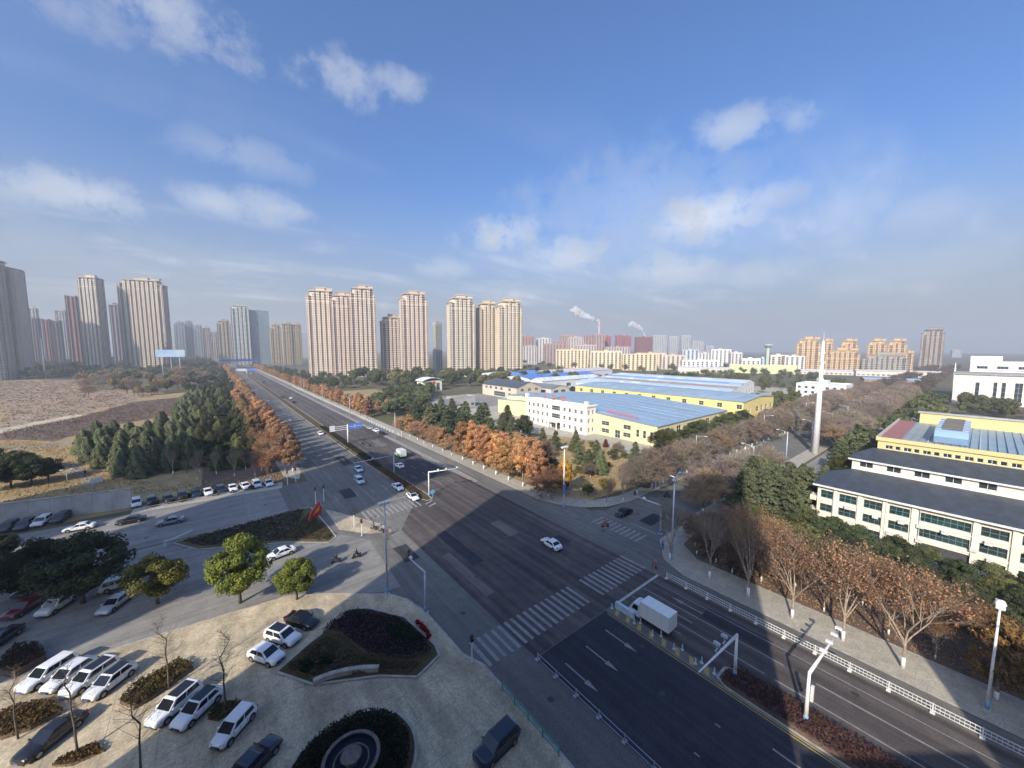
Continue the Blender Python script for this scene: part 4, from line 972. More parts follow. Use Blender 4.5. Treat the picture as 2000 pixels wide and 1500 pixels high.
sky_tower(44, 66, 532, 470, (.50, .45, .38), 'narrow stepped wing of the huge tower at the left edge', (3, 3), 18, grp=LG, pav=False, rz=-.3)
sky_tower(166, 222, 548, 560, (.62, .55, .45), 'grey beige tower with ornate stepped crown, beside the reddish slab', (5, 4), 20, grp=LG, rz=-.3)
sky_tower(242, 344, 553, 600, (.60, .51, .40), 'wide tower with dark vertical strips and sunlit cream end bays', (10, 4), 20, grp=LG, proj=2.0, rz=-.25)
RG = 'red and white blocks on the western skyline'
sky_tower(141, 168, 580, 650, (.38, .19, .17), 'pinkish red slab behind the ornate tower', (3, 3), 16, grp=RG, crown=0)
sky_tower(64, 90, 622, 720, (.17, .12, .13), 'dark maroon slab right of the huge left tower', (4, 3), 16, grp=RG, crown=0)
sky_tower(91, 111, 624, 700, (.40, .18, .16), 'small red slab between two dark maroon ones', (3, 3), 14, grp=RG, crown=0)
sky_tower(109, 131, 627, 730, (.17, .12, .13), 'dark maroon slab right of the small red one', (3, 3), 14, grp=RG, crown=0)
sky_tower(66, 88, 605, 900, (.55, .53, .50), 'white tower top peeping over the first maroon slab', (3, 3), 16, grp=RG)
sky_tower(119, 143, 609, 860, (.56, .55, .50), 'white tower with vertical stripes left of the pinkish slab', (4, 3), 16, grp=RG)
sky_tower(224, 246, 599, 760, (.34, .26, .25), 'grey pink tower between ornate tower and wide tower', (3, 3), 16, grp=RG)
CG = 'towers at the far end of the avenue'
M['curtain'] = mat('curtain', (.20, .27, .30), .25, .2, .1, spec=.6)
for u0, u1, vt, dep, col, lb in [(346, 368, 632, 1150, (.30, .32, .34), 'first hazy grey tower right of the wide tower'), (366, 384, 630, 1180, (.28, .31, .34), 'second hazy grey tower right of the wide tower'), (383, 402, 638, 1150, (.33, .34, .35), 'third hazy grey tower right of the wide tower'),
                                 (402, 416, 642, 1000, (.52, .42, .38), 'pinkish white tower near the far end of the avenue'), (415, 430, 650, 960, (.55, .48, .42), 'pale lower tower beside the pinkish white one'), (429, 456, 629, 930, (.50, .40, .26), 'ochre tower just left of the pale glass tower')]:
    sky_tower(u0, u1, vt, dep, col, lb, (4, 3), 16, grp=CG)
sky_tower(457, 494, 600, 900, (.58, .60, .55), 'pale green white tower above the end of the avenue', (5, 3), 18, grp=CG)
c = D_at(511, 930); block('glass_tower', 'dark blue grey glass slab right of the pale green tower', c, 40, 20, Z_at(609, 930), (.17, .21, .24), CG, gm=M['curtain'], ww=.8, fl=3.6)
for u0, u1, vt, dep, col, lb in [(531, 553, 637, 900, (.55, .43, .26), 'sunlit yellow tower right of the glass slab'), (554, 574, 634, 860, (.58, .46, .27), 'left one of the paired yellow towers'), (573, 592, 636, 870, (.54, .43, .26), 'right one of the paired yellow towers')]:
    sky_tower(u0, u1, vt, dep, col, lb, (4, 3), 16, grp=CG)
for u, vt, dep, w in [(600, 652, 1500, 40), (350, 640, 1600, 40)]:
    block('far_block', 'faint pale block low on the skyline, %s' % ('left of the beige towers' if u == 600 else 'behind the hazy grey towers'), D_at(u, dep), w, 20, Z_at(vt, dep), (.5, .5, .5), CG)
for c, w, h in [((-292, 683), 40, 130), ((-268, 757), 36, 148), ((-330, 800), 40, 141)]:  # unseen towers added up-sun to cast shade on the western skyline
    tower('apartment_tower', 'unseen beige tower added to shade the western skyline, %s m tall' % h, c, w, 22, h, (.45, .40, .34), 'added shade-casting towers outside the view')

# ------------------------------------------------------------------ eastern skyline
EG = 'red blocks on the far northern skyline'
def fb(u0, u1, vt, dep, col, lb, grp=EG, nm='apartment_block', rd=(.28, .12, .11), **kw):
    c = D_at((u0 + u1) / 2, dep); w = (u1 - u0) * dep / FPX
    return block(nm, lb, c, w * .92, 15, Z_at(vt, dep), col, grp, roof=rd, **{**dict(fl=3.3, bw=6.5, ww=.42, ph=2.5), **kw}, rz=-HEAD - math.atan2((u0 + u1) / 2 - 1000, FPX) * .5)
reds = [(1018, 1044, 657, 980, (.34, .19, .16)), (1046, 1076, 661, 1000, (.55, .52, .48)), (1079, 1106, 668, 960, (.38, .22, .18)), (1091, 1122, 655, 1050, (.37, .25, .22)), (1108, 1140, 659, 1000, (.50, .42, .38)), (1136, 1160, 656, 1060, (.34, .20, .18)), (1157, 1180, 654, 1040, (.36, .25, .22)),
        (1176, 1192, 657, 1080, (.30, .09, .10)), (1200, 1216, 656, 1090, (.32, .10, .11)), (1214, 1231, 657, 1090, (.30, .09, .10)), (1238, 1273, 659, 1060, (.20, .07, .075)), (1020, 1050, 676, 900, (.48, .44, .42)), (1060, 1098, 672, 920, (.33, .24, .21)), (1120, 1165, 674, 930, (.46, .38, .35)), (1180, 1230, 678, 940, (.44, .38, .36))]
for k, (a, b, vt, d, col) in enumerate(reds):
    fb(a, b, vt, d, col, '%s apartment block on the skyline right of the beige towers, %s of the cluster' % ('maroon' if col[1] < .12 else 'brick red' if col[0] < .4 else 'pale', nth(k)))
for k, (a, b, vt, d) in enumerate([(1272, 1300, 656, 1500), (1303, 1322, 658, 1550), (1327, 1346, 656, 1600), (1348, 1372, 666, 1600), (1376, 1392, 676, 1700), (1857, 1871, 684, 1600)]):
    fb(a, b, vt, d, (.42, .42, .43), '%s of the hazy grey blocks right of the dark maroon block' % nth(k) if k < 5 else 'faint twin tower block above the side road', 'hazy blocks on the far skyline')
cream = [(1083, 1150, 683, 720, (.66, .55, .36)), (1150, 1215, 686, 700, (.66, .56, .38)), (1213, 1282, 692, 650, (.66, .54, .34)), (1238, 1300, 690, 690, (.60, .50, .36)), (1290, 1335, 694, 680, (.60, .50, .40))]
for k, (a, b, vt, d, col) in enumerate(cream):
    fb(a, b, vt, d, col, '%s long cream walk-up block below the red skyline, counted from the beige towers' % nth(k), 'cream walk-up blocks', rd=(.30, .20, .18))
whites = [(1330, 1362, 684, 760, (.48, .54, .58), 'blue grey glazed low block'), (1386, 1424, 683, 800, (.72, .70, .66), 'white low block with tall stair tower'), (1425, 1446, 689, 780, (.62, .60, .56), 'small pale block'), (1446, 1481, 701, 640, (.74, .74, .71), 'white block with square windows'),
          (1362, 1388, 690, 820, (.60, .58, .55), 'low pale block'), (1478, 1500, 700, 660, (.45, .55, .62), 'pale blue low block'), (1502, 1534, 694, 640, (.66, .60, .50), 'cream low block'), (1530, 1566, 696, 620, (.66, .62, .55), 'cream flat block with corner tower'), (1330, 1400, 704, 600, (.74, .74, .74), 'long white low shed')]
for a, b, vt, d, col, lb in whites: fb(a, b, vt, d, col, lb + ' beyond the workshop sheds', 'low blocks beyond the sheds', rd=(.6, .6, .6))
c = D_at(1488, 560); paint(MB().box(-42, 42, -.4, .4, 0, Z_at(712, 560)).obj('hoarding', M['wall_col']), (.58, .60, .34)); o = bpy.data.objects['hoarding']; o.location = (c[0], c[1], 0); o.rotation_euler = (0, 0, -HEAD - .6); tag(o, 'long yellow green boundary wall beyond the workshop sheds', 'wall')
wt_ = thing('water_tower', 'green mushroom shaped water tower among low white blocks', 'water tower', (*D_at(1498, 640), 0)); zt = Z_at(672, 640)
paint(MB().lathe([(2.6, 0), (2.2, zt - 9), (2.3, zt - 7)], 14).obj('shaft', M['wall_col'], wt_), (.46, .50, .40)); paint(MB().lathe([(2.4, zt - 7), (6.8, zt - 2.4), (6.6, zt - .6), (1, zt)], 16).obj('bowl', M['wall_col'], wt_), (.36, .42, .32))
OR = (.62, .42, .22)
OG = 'orange apartment towers beyond the sheds'
def ot(u0, u1, vt, dep, lb, col=OR, n=4, wy=16, nm='apartment_tower', grp=OG, **kw):
    c = D_at((u0 + u1) / 2, dep); w = (u1 - u0) * dep / FPX; a = math.atan2((u0 + u1) / 2 - 1000, FPX)
    return tower(nm, lb, c, w * math.cos(a) * 1.05, wy, Z_at(vt, dep), col, grp, bays=(n, 3), rz=-(HEAD + a), fl=3.1, **kw)
ot(1553, 1600, 664, 640, 'wide orange tower left of the white mast', n=5); ot(1601, 1624, 667, 700, 'narrow orange tower right behind the white mast', n=3); ot(1638, 1672, 667, 690, 'orange tower with white crowned roof pavilion', n=4)
ot(1611, 1676, 685, 640, 'low wide orange block in front of the crowned tower', n=7); ot(1691, 1728, 667, 660, 'left half of the twin orange tower', n=4); ot(1729, 1767, 667, 662, 'right half of the twin orange tower', n=4); ot(1765, 1783, 690, 650, 'small low orange block at the end of the row', n=2)
ot(1684, 1770, 694, 610, 'grey lower terrace in front of the twin orange tower', (.36, .33, .28), 9, grp=None)
ot(1794, 1838, 646, 690, 'dark brown tower with banded crown beside the tree-lined road', (.36, .28, .235), 5, 22, grp=None, dark=.35)
for k, (a, b, vb, vt, d, col, lb) in enumerate([(1566, 1690, 0, 722, 540, (.72, .74, .76), 'long white roofed market shed below the orange towers'), (1690, 1812, 0, 723, 500, (.70, .64, .54), 'long cream market hall beside the tree-lined road'), (1700, 1780, 0, 738, 400, (.34, .50, .66), 'light blue roofed shed with brick end near the road'), (1330, 1420, 0, 716, 560, (.7, .7, .7), 'long pale shed among trees beyond the workshops')]):
    c = D_at((a + b) / 2, d); w = (b - a) * d / FPX; hh = Z_at(vt, d); r = thing('market_shed', lb, 'building', (c[0], c[1], 0), -HEAD - .55)
    g_ = MB(); shell(g_, -w / 2, w / 2, -9, 9, 0, hh - 1.5); paint(g_.obj('wall', M['wall_col'], r), (.62, .56, .48) if k != 2 else (.42, .22, .16))
    g_ = MB(); g_.quad((-w / 2 - .4, -9.6, hh - 1.6), (w / 2 + .4, -9.6, hh - 1.6), (w / 2 + .4, 0, hh), (-w / 2 - .4, 0, hh)); g_.quad((-w / 2 - .4, 0, hh), (w / 2 + .4, 0, hh), (w / 2 + .4, 9.6, hh - 1.6), (-w / 2 - .4, 9.6, hh - 1.6)); paint(g_.obj('roof', M['steel_roof'], r), col)
    g_ = MB(); n = int(w / 5)
    for i in range(n): g_.quad((-w / 2 + i * 5 + 1, -9.05, 1), (-w / 2 + i * 5 + 4, -9.05, 1), (-w / 2 + i * 5 + 4, -9.05, 3), (-w / 2 + i * 5 + 1, -9.05, 3))
    q = g_.obj('window_panes', M['glass_far'], r); q['kind'] = 'stuff'
# chimneys with smoke
M['stack'] = mat('stack', (.52, .40, .36), .85, .15, .1)
sm = bpy.data.materials.new('smoke'); sm.use_nodes = True; t = NT(sm.node_tree); t.n.clear(); so = t.add('ShaderNodeOutputMaterial')
_d = t.add('ShaderNodeBsdfDiffuse'); _d.inputs[0].default_value = (.85, .85, .85, 1); _t = t.add('ShaderNodeBsdfTranslucent'); _t.inputs[0].default_value = (.85, .85, .85, 1); _m = t.add('ShaderNodeMixShader'); t.l.new(_d.outputs[0], _m.inputs[1]); t.l.new(_t.outputs[0], _m.inputs[2])
_x = t.add('ShaderNodeBsdfTransparent'); _n = t.add('ShaderNodeMixShader'); t.put(_n.inputs[0], t.ramp(t.noise(t.add('ShaderNodeTexCoord').outputs['Object'], .05, 2), .3, .7, .35, .62)); t.l.new(_x.outputs[0], _n.inputs[1]); t.l.new(_m.outputs[0], _n.inputs[2]); t.l.new(_n.outputs[0], so.inputs['Surface'])
for u, vt, dep, path, lb in [(1169, 628, 1150, [(0, 0), (-9, -2), (-22, -7), (-34, -10), (-44, -18), (-58, -20)], 'tall pale chimney smoking behind the brick red blocks'), (1258, 655, 1300, [(0, 0), (-6, -10), (-14, -14), (-24, -20), (-32, -22)], 'chimney smoking behind the dark maroon block')]:
    c = D_at(u, dep); h = Z_at(vt, dep); r = thing('chimney', lb, 'chimney', (c[0], c[1], 0), 0, 'smoking chimneys')
    MB().tube([(0, 0, 0), (0, 0, h)], [4.2, 2.6], 14).obj('shaft', M['stack'], r); MB().tube([(0, 0, h * .9), (0, 0, h * .93)], [3.1, 3.05], 14).obj('band', M['wall_col'], r).color = (.5, .33, .30, 1)
    mb = MB(); k = dep / FPX
    pts = []; rad = []
    for i, (du, dv) in enumerate(path):
        pts.append((du * k * HR[0], du * k * HR[1], h + 1 - dv * k)); rad.append((3.0, 6.0, 8.5, 10.5, 12.5, 5.0)[i] * (1 if u < 1200 else .9))
    q = []; qr = []
    for i in range(len(pts) - 1):
        for s in range(4):
            f = s / 4; p = Vector(pts[i]).lerp(Vector(pts[i + 1]), f); q.append(p + Vector((rnd.gauss(0, 1.6), rnd.gauss(0, 1.6), rnd.gauss(0, 2.2)))); qr.append((rad[i] * (1 - f) + rad[i + 1] * f) * rnd.uniform(.75, 1.2))
    q.append(Vector(pts[-1])); qr.append(1.0); mb.tube(q, qr, 10)
    s_ = mb.obj('smoke', sm, None, True); s_.location = (c[0], c[1], 0); tag(s_, 'white smoke drifting left from the %s' % ('tall pale chimney' if u < 1200 else 'chimney behind the maroon block'), 'smoke', 'chimney smoke', 'stuff')
# ------------------------------------------------------------------ vehicles
M['paint_car'] = mat('paint_car', (1, 1, 1), .32, .03, 1.5, objcol=True, coat=.8)
M['car_glass'] = mat('car_glass', (.012, .015, .019), .06, 0, 1, spec=.7)
M['tyre'] = mat('tyre', (.018, .018, .018), .9, .2, 6)
M['rim'] = mat('rim', (.32, .33, .34), .35, .1, 6, metal=.7)
M['lamp_glass'] = mat('lamp_glass', (.55, .57, .6), .15, .1, 6, spec=.7)
M['tail'] = mat('tail', (.30, .012, .012), .25, .1, 6)
M['black_trim'] = mat('black_trim', (.02, .02, .022), .55, .1, 3)
M['plate'] = mat('plate', (.05, .12, .45), .5, 0, 1)

def car_kit(L, W, Hh, st, belt, cab):
    """st: (y fraction, top, bottom, half-width factor); cab: base y0,y1 and roof y0,y1 as fractions of L"""
    hw = W / 2; mb = MB(); rows = []
    for y, zt, zb, k in st:
        w = hw * k
        half = [(w * .86, zb), (w * .99, zb + .14), (w, zb + .5 * (zt - zb)), (w * .965, zt - .13), (w * .86, zt - .02), (w * .5, zt + .012), (0, zt + .02)]
        pts = [(-x, z) for x, z in half[:-1]] + [half[-1]] + [(x, z) for x, z in half[:-1][::-1]]
        rows.append(len(mb.v)); mb.v += [(x, y * L, z) for x, z in pts]
    n = 13
    for a, b in zip(rows, rows[1:]):
        for j in range(n - 1): mb.f.append((a + j, a + j + 1, b + j + 1, b + j)); mb.m.append(0)
    mb.f.append(tuple(rows[0] + j for j in range(n - 1, -1, -1))); mb.m.append(0); mb.f.append(tuple(rows[-1] + j for j in range(n))); mb.m.append(0)
    mb.f = [f[::-1] for f in mb.f]
    kit = {'body': mb.mesh('body', M['paint_car'], True)}
    b0, b1, r0, r1 = [f * L for f in cab]; zb = belt - .06; wb, wr = hw * .93, hw * .74
    cb = MB()
    rings = [(b0, b1, wb, zb), (r0 * .97 + b0 * .03, r1 * .97 + b1 * .03, wr + .05, Hh - .06), (r0 + .10, r1 - .14, wr - .05, Hh - .012), (r0 + .5, r1 - .5, wr - .3, Hh)]
    for (a, b, w, z) in rings: cb.v += [(-w, a, z), (w, a, z), (w, b, z), (-w, b, z)]
    for k in range(3):
        for j in range(4): cb.f.append((k * 4 + j, k * 4 + (j + 1) % 4, k * 4 + 4 + (j + 1) % 4, k * 4 + 4 + j)); cb.m.append(0)
    cb.f.append((12, 13, 14, 15)); cb.m.append(0)
    kit['cabin'] = cb.mesh('cabin', M['paint_car'], False)
    def panel(p, m_=.0, off=.014):
        a = [Vector(q) for q in p]; nn = (a[1] - a[0]).cross(a[3] - a[0]).normalized() * off
        return [tuple(q + nn) for q in a]
    A = [Vector(v) for v in cb.v[0:4]]; B = [Vector(v) for v in cb.v[4:8]]
    def face(i, j, u0, u1, v0, v1):
        def P_(u, v): return A[i].lerp(A[j], u).lerp(B[i].lerp(B[j], u), v)
        return panel([P_(u0, v0), P_(u1, v0), P_(u1, v1), P_(u0, v1)])
    kit['windshield'] = MB().quad(*face(2, 3, .05, .95, .10, .95)).mesh('windshield', M['car_glass'])
    kit['rear_window'] = MB().quad(*face(0, 1, .08, .92, .22, .93)).mesh('rear_window', M['car_glass'])
    for s, (i, j) in (('R', (1, 2)), ('L', (3, 0))):
        g = MB(); a, b = (.10, .50) if s == 'R' else (.50, .90); c, d = (.54, .90) if s == 'R' else (.10, .46)
        g.quad(*face(i, j, a, b, .16, .90)); g.quad(*face(i, j, c, d, .16, .90)); kit['side' + s] = g.mesh('side_windows', M['car_glass'])
    kit['wheel'] = MB().tube([(-.11, 0, 0), (.11, 0, 0)], .33, 14).mesh('wheel', M['tyre'], False); kit['rim'] = MB().tube([(-.125, 0, 0), (.125, 0, 0)], .215, 10).mesh('rim', M['rim'], False)
    kit['arch'] = MB().tube([(-.02, 0, 0), (.02, 0, 0)], .40, 14).mesh('wheel_arch', M['black_trim'], False)
    kit['head'] = MB().box(-.19, .19, -.05, .03, -.055, .065).mesh('headlight', M['lamp_glass']); kit['tail'] = MB().box(-.19, .19, -.03, .05, -.07, .08).mesh('taillight', M['tail'])
    kit['mirror'] = MB().box(-.10, .10, -.06, .06, -.06, .07).mesh('mirror', M['paint_car'])
    kit['grille'] = MB().box(-W * .27, W * .27, -.03, .015, -.09, .10).mesh('grille', M['black_trim']); kit['plate'] = MB().box(-.22, .22, -.01, .01, -.07, .07).mesh('number_plate', M['plate'])
    tr = MB()
    for sx in (-1, 1):
        x0, x1 = sorted((sx * (hw - .10), sx * (hw + .012))); tr.box(x0, x1, -.22 * L, .23 * L, .20, .36)
        for yy in (-.16, .03, .20): a, b = sorted((sx * (hw - .03), sx * (hw + .006))); tr.box(a, b, yy * L - .008, yy * L + .008, .38, belt - .12)
    tr.box(-hw * .8, hw * .8, -.499 * L, -.44 * L, .26, .44); tr.box(-hw * .78, hw * .78, .45 * L, .495 * L, .24, .36)
    kit['trim'] = tr.mesh('lower_trim', M['black_trim'])
    kit['dim'] = (L, W, Hh, belt, st); return kit
SEDAN = car_kit(4.72, 1.83, 1.45, [(-.5, .74, .46, .74), (-.485, .90, .34, .86), (-.455, .98, .26, .93), (-.39, 1.02, .21, .98), (-.28, .99, .19, 1), (0, .93, .18, 1), (.2, .93, .19, 1), (.33, .88, .2, .985), (.43, .82, .22, .96), (.475, .74, .27, .91), (.497, .62, .36, .82)], .93, (-.385, .245, -.20, .055))
SUV = car_kit(4.66, 1.87, 1.68, [(-.5, .92, .48, .78), (-.487, 1.06, .36, .90), (-.455, 1.10, .30, .96), (-.36, 1.08, .26, 1), (0, 1.04, .24, 1), (.2, 1.04, .25, 1), (.32, 1.02, .26, .985), (.43, .98, .28, .97), (.478, .90, .32, .93), (.497, .74, .4, .86)], 1.03, (-.475, .265, -.41, .10))
CROSS = car_kit(4.42, 1.82, 1.60, [(-.5, .86, .46, .80), (-.485, 1.02, .34, .90), (-.45, 1.08, .28, .955), (-.36, 1.06, .24, .99), (0, 1.0, .22, 1), (.2, 1.0, .23, 1), (.33, .97, .24, .985), (.43, .90, .26, .955), (.476, .80, .30, .90), (.496, .66, .38, .80)], 1.0, (-.455, .265, -.30, .07))
HATCH = car_kit(4.05, 1.70, 1.56, [(-.5, .88, .44, .80), (-.485, 1.0, .34, .90), (-.45, 1.02, .28, .96), (-.3, 1.0, .22, 1), (0, .98, .2, 1), (.22, .98, .21, 1), (.36, .90, .23, .97), (.45, .78, .28, .90), (.492, .62, .36, .78)], .98, (-.465, .30, -.395, .10))
CARS = []
WHT, SIL, BLK, NVY, DGR, RED = (.78, .79, .80), (.42, .45, .48), (.012, .012, .014), (.012, .018, .04), (.05, .055, .065), (.16, .012, .016)
def car(kit, label, p, head, color, z=.045, roof=None, group=None, full=True):
    L, W, Hh, belt, st = kit['dim']
    root = thing('parked_car' if group else 'car', label, 'car', (p[0], p[1], z), head, group)
    def add(n, me, loc=None, rz=0, par=None, col=None):
        o = link(n, me, par or root, loc, rz)
        if col: o.color = (*col, 1)
        return o
    add('body', kit['body'], col=color); add('cabin', kit['cabin'], col=color)
    add('windshield', kit['windshield']); add('rear_window', kit['rear_window']); add('side_windows', kit['sideR']); add('side_windows', kit['sideL'])
    if roof: MB().box(-W * .33, W * .33, -.34 * L, .05 * L, Hh - .004, Hh + .014).obj('sunroof', M['car_glass'], root)
    for sx in (-1, 1):
        for y in (-.295 * L, .305 * L):
            w = add('wheel', kit['wheel'], (sx * (W / 2 - .10), y, .33)); add('rim', kit['rim'], None, 0, w)
            if full: add('wheel_arch', kit['arch'], (sx * (W / 2 - .018), y, .36))
        if full:
            add('headlight', kit['head'], (sx * W * .33, .465 * L, .66), -sx * .35); add('taillight', kit['tail'], (sx * W * .36, -.488 * L, .88), sx * .15)
            add('mirror', kit['mirror'], (sx * (W / 2 + .06), .19 * L, belt + .05), col=color)
    if full: add('lower_trim', kit['trim'])['kind'] = 'stuff'
    if full: add('grille', kit['grille'], (0, .493 * L, .46)); add('number_plate', kit['plate'], (0, -.502 * L, .62)); add('number_plate', kit['plate'], (0, .512 * L, .44))
    CARS.append(root); return root
def hd(f, r):
    """heading from the surveyed front and rear bumper marks"""
    a, b = G(*f), G(*r); return math.atan2(-(a[0] - b[0]), a[1] - b[1]), ((a[0] + b[0]) / 2, (a[1] + b[1]) / 2)
def carpx(kit, label, f, r, color, z=FZ, head=None, **kw):
    h, p = hd(f, r); return car(kit, label, p, h if head is None else head, color, z, **kw)
# the forecourt
h4 = hd((135, 1362), (222, 1300))[0]
for k, (f, r) in enumerate([((57, 1350), (132, 1302)), ((97, 1355), (176, 1303)), ((135, 1362), (220, 1306)), ((175, 1370), (256, 1314))]):
    carpx((SUV, CROSS, SUV, CROSS)[k], ['white SUV at the outer end of the sunlit row of four', 'second white SUV in the sunlit row of four', 'third white SUV in the sunlit row, dark sunroof', 'white SUV at the inner end of the sunlit row, beside the planted strip'][k], f, r, (WHT, (.72, .74, .75), WHT, (.76, .76, .74))[k], head=h4 + (0, .04, -.03, .02)[k], roof=BLK if k in (2, 3) else None, group='white SUVs parked in a sunlit row')
h2 = hd((318, 1418), (392, 1352))[0]
carpx(SUV, 'white SUV with black roof beside the planted strip', (312, 1420), (372, 1356), WHT, roof=BLK, head=h2); carpx(CROSS, 'white SUV with long black bonnet glass, second beside the planted strip', (352, 1428), (420, 1362), WHT, roof=BLK, head=h2)
carpx(HATCH, 'small white hatchback parked alone on the shaded forecourt', (432, 1460), (483, 1402), WHT)
carpx(SEDAN, 'black saloon at the lower left corner of the forecourt', (62, 1480), (140, 1420), BLK, head=h4)
carpx(SEDAN, 'dark navy saloon half cut off by the lower edge of the view', (470, 1512), (520, 1490), NVY, head=-1.0)
carpx(SUV, 'dark navy SUV parked by the kerb of the resurfaced road', (940, 1496), (1000, 1436), NVY)
hp = hd((556, 1296), (492, 1274))[0]
carpx(SEDAN, 'black saloon next to the big planted bed', (614, 1228), (566, 1212), BLK, head=hp); carpx(SUV, 'white car with black roof next to the big planted bed', (580, 1262), (526, 1243), WHT, roof=BLK, head=hp); carpx(CROSS, 'white SUV nearest the hotel in the row of three by the planted bed', (550, 1298), (492, 1280), WHT, head=hp)
# shaded lot beyond
hs = hd((88, 1206), (142, 1170))[0]
carpx(SEDAN, 'dark red saloon in the shaded lot at the left', (20, 1210), (78, 1176), RED, z=.045, head=hs); carpx(SUV, 'white car with dark windscreen in the shaded lot', (86, 1206), (138, 1172), (.66, .70, .66), z=.045, head=hs); carpx(SEDAN, 'silver saloon in the shaded lot below the trees', (196, 1202), (254, 1168), SIL, z=.045, head=hs)
carpx(SUV, 'white SUV half hidden by the yellow green tree', (258, 1140), (212, 1154), (.66, .68, .66), z=.045); carpx(SEDAN, 'grey saloon under the big dark evergreen', (36, 1166), (92, 1140), DGR, z=.045, head=hs); carpx(SEDAN, 'pale saloon showing under the dark evergreen', (70, 1146), (120, 1124), SIL, z=.045, head=hs); carpx(SEDAN, 'dark blue car cut off by the left edge beside the lot', (-14, 1268), (8, 1248), NVY, z=.045, head=hs)
# street towards the park
carpx(SUV, 'dark grey SUV at the left edge in front of the long wall', (2, 1044), (30, 1026), DGR, z=.045); carpx(SUV, 'second dark grey SUV in front of the long wall', (36, 1040), (62, 1022), DGR, z=.045); carpx(SUV, 'white SUV between dark cars in front of the long wall', (70, 1032), (96, 1015), WHT, z=.045); carpx(SUV, 'dark car right of the white SUV by the long wall', (106, 1026), (132, 1008), DGR, z=.045)
carpx(SEDAN, 'white saloon driving behind the big dark evergreen', (126, 1040), (186, 1030), WHT, z=.045); carpx(SEDAN, 'black saloon driving along the park street', (228, 1026), (284, 1016), BLK, z=.045); carpx(SEDAN, 'silver grey saloon driving behind the black one', (308, 1028), (358, 1018), (.22, .25, .30), z=.045)
row = [(265, 992, WHT, 'white SUV at the wall end', SUV), (296, 988, DGR, 'dark grey car second', SUV), (328, 983, DGR, 'dark grey car third', SEDAN), (356, 978, BLK, 'black car with bright lamp, fourth', SUV), (383, 973, NVY, 'dark blue car fifth', SUV), (406, 969, WHT, 'white car sixth', SEDAN), (432, 965, NVY, 'dark blue car seventh', SUV), (455, 961, WHT, 'white car eighth', SEDAN), (480, 957, WHT, 'white car ninth', SEDAN), (503, 954, (.6, .66, .7), 'pale blue white car tenth', SUV), (526, 951, WHT, 'white car at the avenue end', SEDAN)]
for u, v, c, lb, k in row:
    p = G(u, v); car(k, lb + ' in the row parked along the park', (p[0], p[1] + 1.6), math.pi + rnd.uniform(-.06, .06) + .12, c, .11, group='cars parked along the park')
# on the roads
car(SEDAN, 'white saloon crossing the middle of the shaded crossroads', G(1077, 1068), math.radians(-3), WHT); carpx(SEDAN, 'black saloon entering from the tree-lined side road', (1204, 1012), (1232, 1000), BLK, z=.045)
car(SEDAN, 'white saloon waiting first at the north median', G(777, 955), math.pi + .02, WHT); car(SEDAN, 'white saloon with black windscreen ahead of it at the median nose', G(806, 974), math.pi, WHT, roof=BLK)
car(SEDAN, 'pale blue saloon in the shaded northern approach', G(700, 920), math.pi, (.45, .58, .68)); car(SUV, 'pale blue hatchback behind, nearer the crossing', G(702, 943), math.pi, (.45, .58, .68)); car(SEDAN, 'white car farther up beside the median hedge', G(626, 849), math.pi, WHT)
car(SEDAN, 'white car behind the sweeper truck', G(780, 913), 0, WHT)
for k, (u, v, c, h, lb) in enumerate([(568, 779, WHT, 0, 'white car far up the avenue, nearest of the northbound ones'), (574, 787, BLK, 0, 'black car close behind the white northbound one'), (551, 777, DGR, math.pi, 'dark car far up the avenue beside the median'), (515, 748, BLK, 0, 'small black car in the middle of the distant avenue'), (480, 726, WHT, math.pi, 'white car beyond, first of the distant pair'), (490, 730, WHT, 0, 'white car beyond, second of the distant pair'), (463, 712, WHT, math.pi, 'tiny white car under the overhead blue sign')]):
    car(SEDAN, lb, G(u, v), h, c, full=False)
car(SEDAN, 'white car mostly hidden behind the sunlit evergreens', G(549, 1086), math.radians(100), WHT)
for k, (u, v, c) in enumerate([(722, 838, SIL), (734, 843, WHT), (746, 849, BLK)]): car(SEDAN, ['silver', 'white', 'black'][k] + ' car parked by the pavement near the overhead road sign', G(u, v), 0, c, full=False, group='cars at the pavement by the road sign')
for k, (u, v, c) in enumerate([(1010, 845, WHT), (1018, 838, BLK), (1028, 850, SIL)]): car(SEDAN, ['white', 'black', 'silver'][k] + ' car parked in the yard before the white factory office', G(u, v), 1.2 + k * .3, c, full=False, group='cars in the factory yard')
for k, (u, v, c) in enumerate([(1418, 850, WHT), (1432, 846, SIL), (1428, 853, WHT)]): car(HATCH, ['white', 'silver', 'second white'][k] + ' car glimpsed among the bare trees below the yellow hall', G(u, v), .6, c, full=False, group='cars among the bare trees')

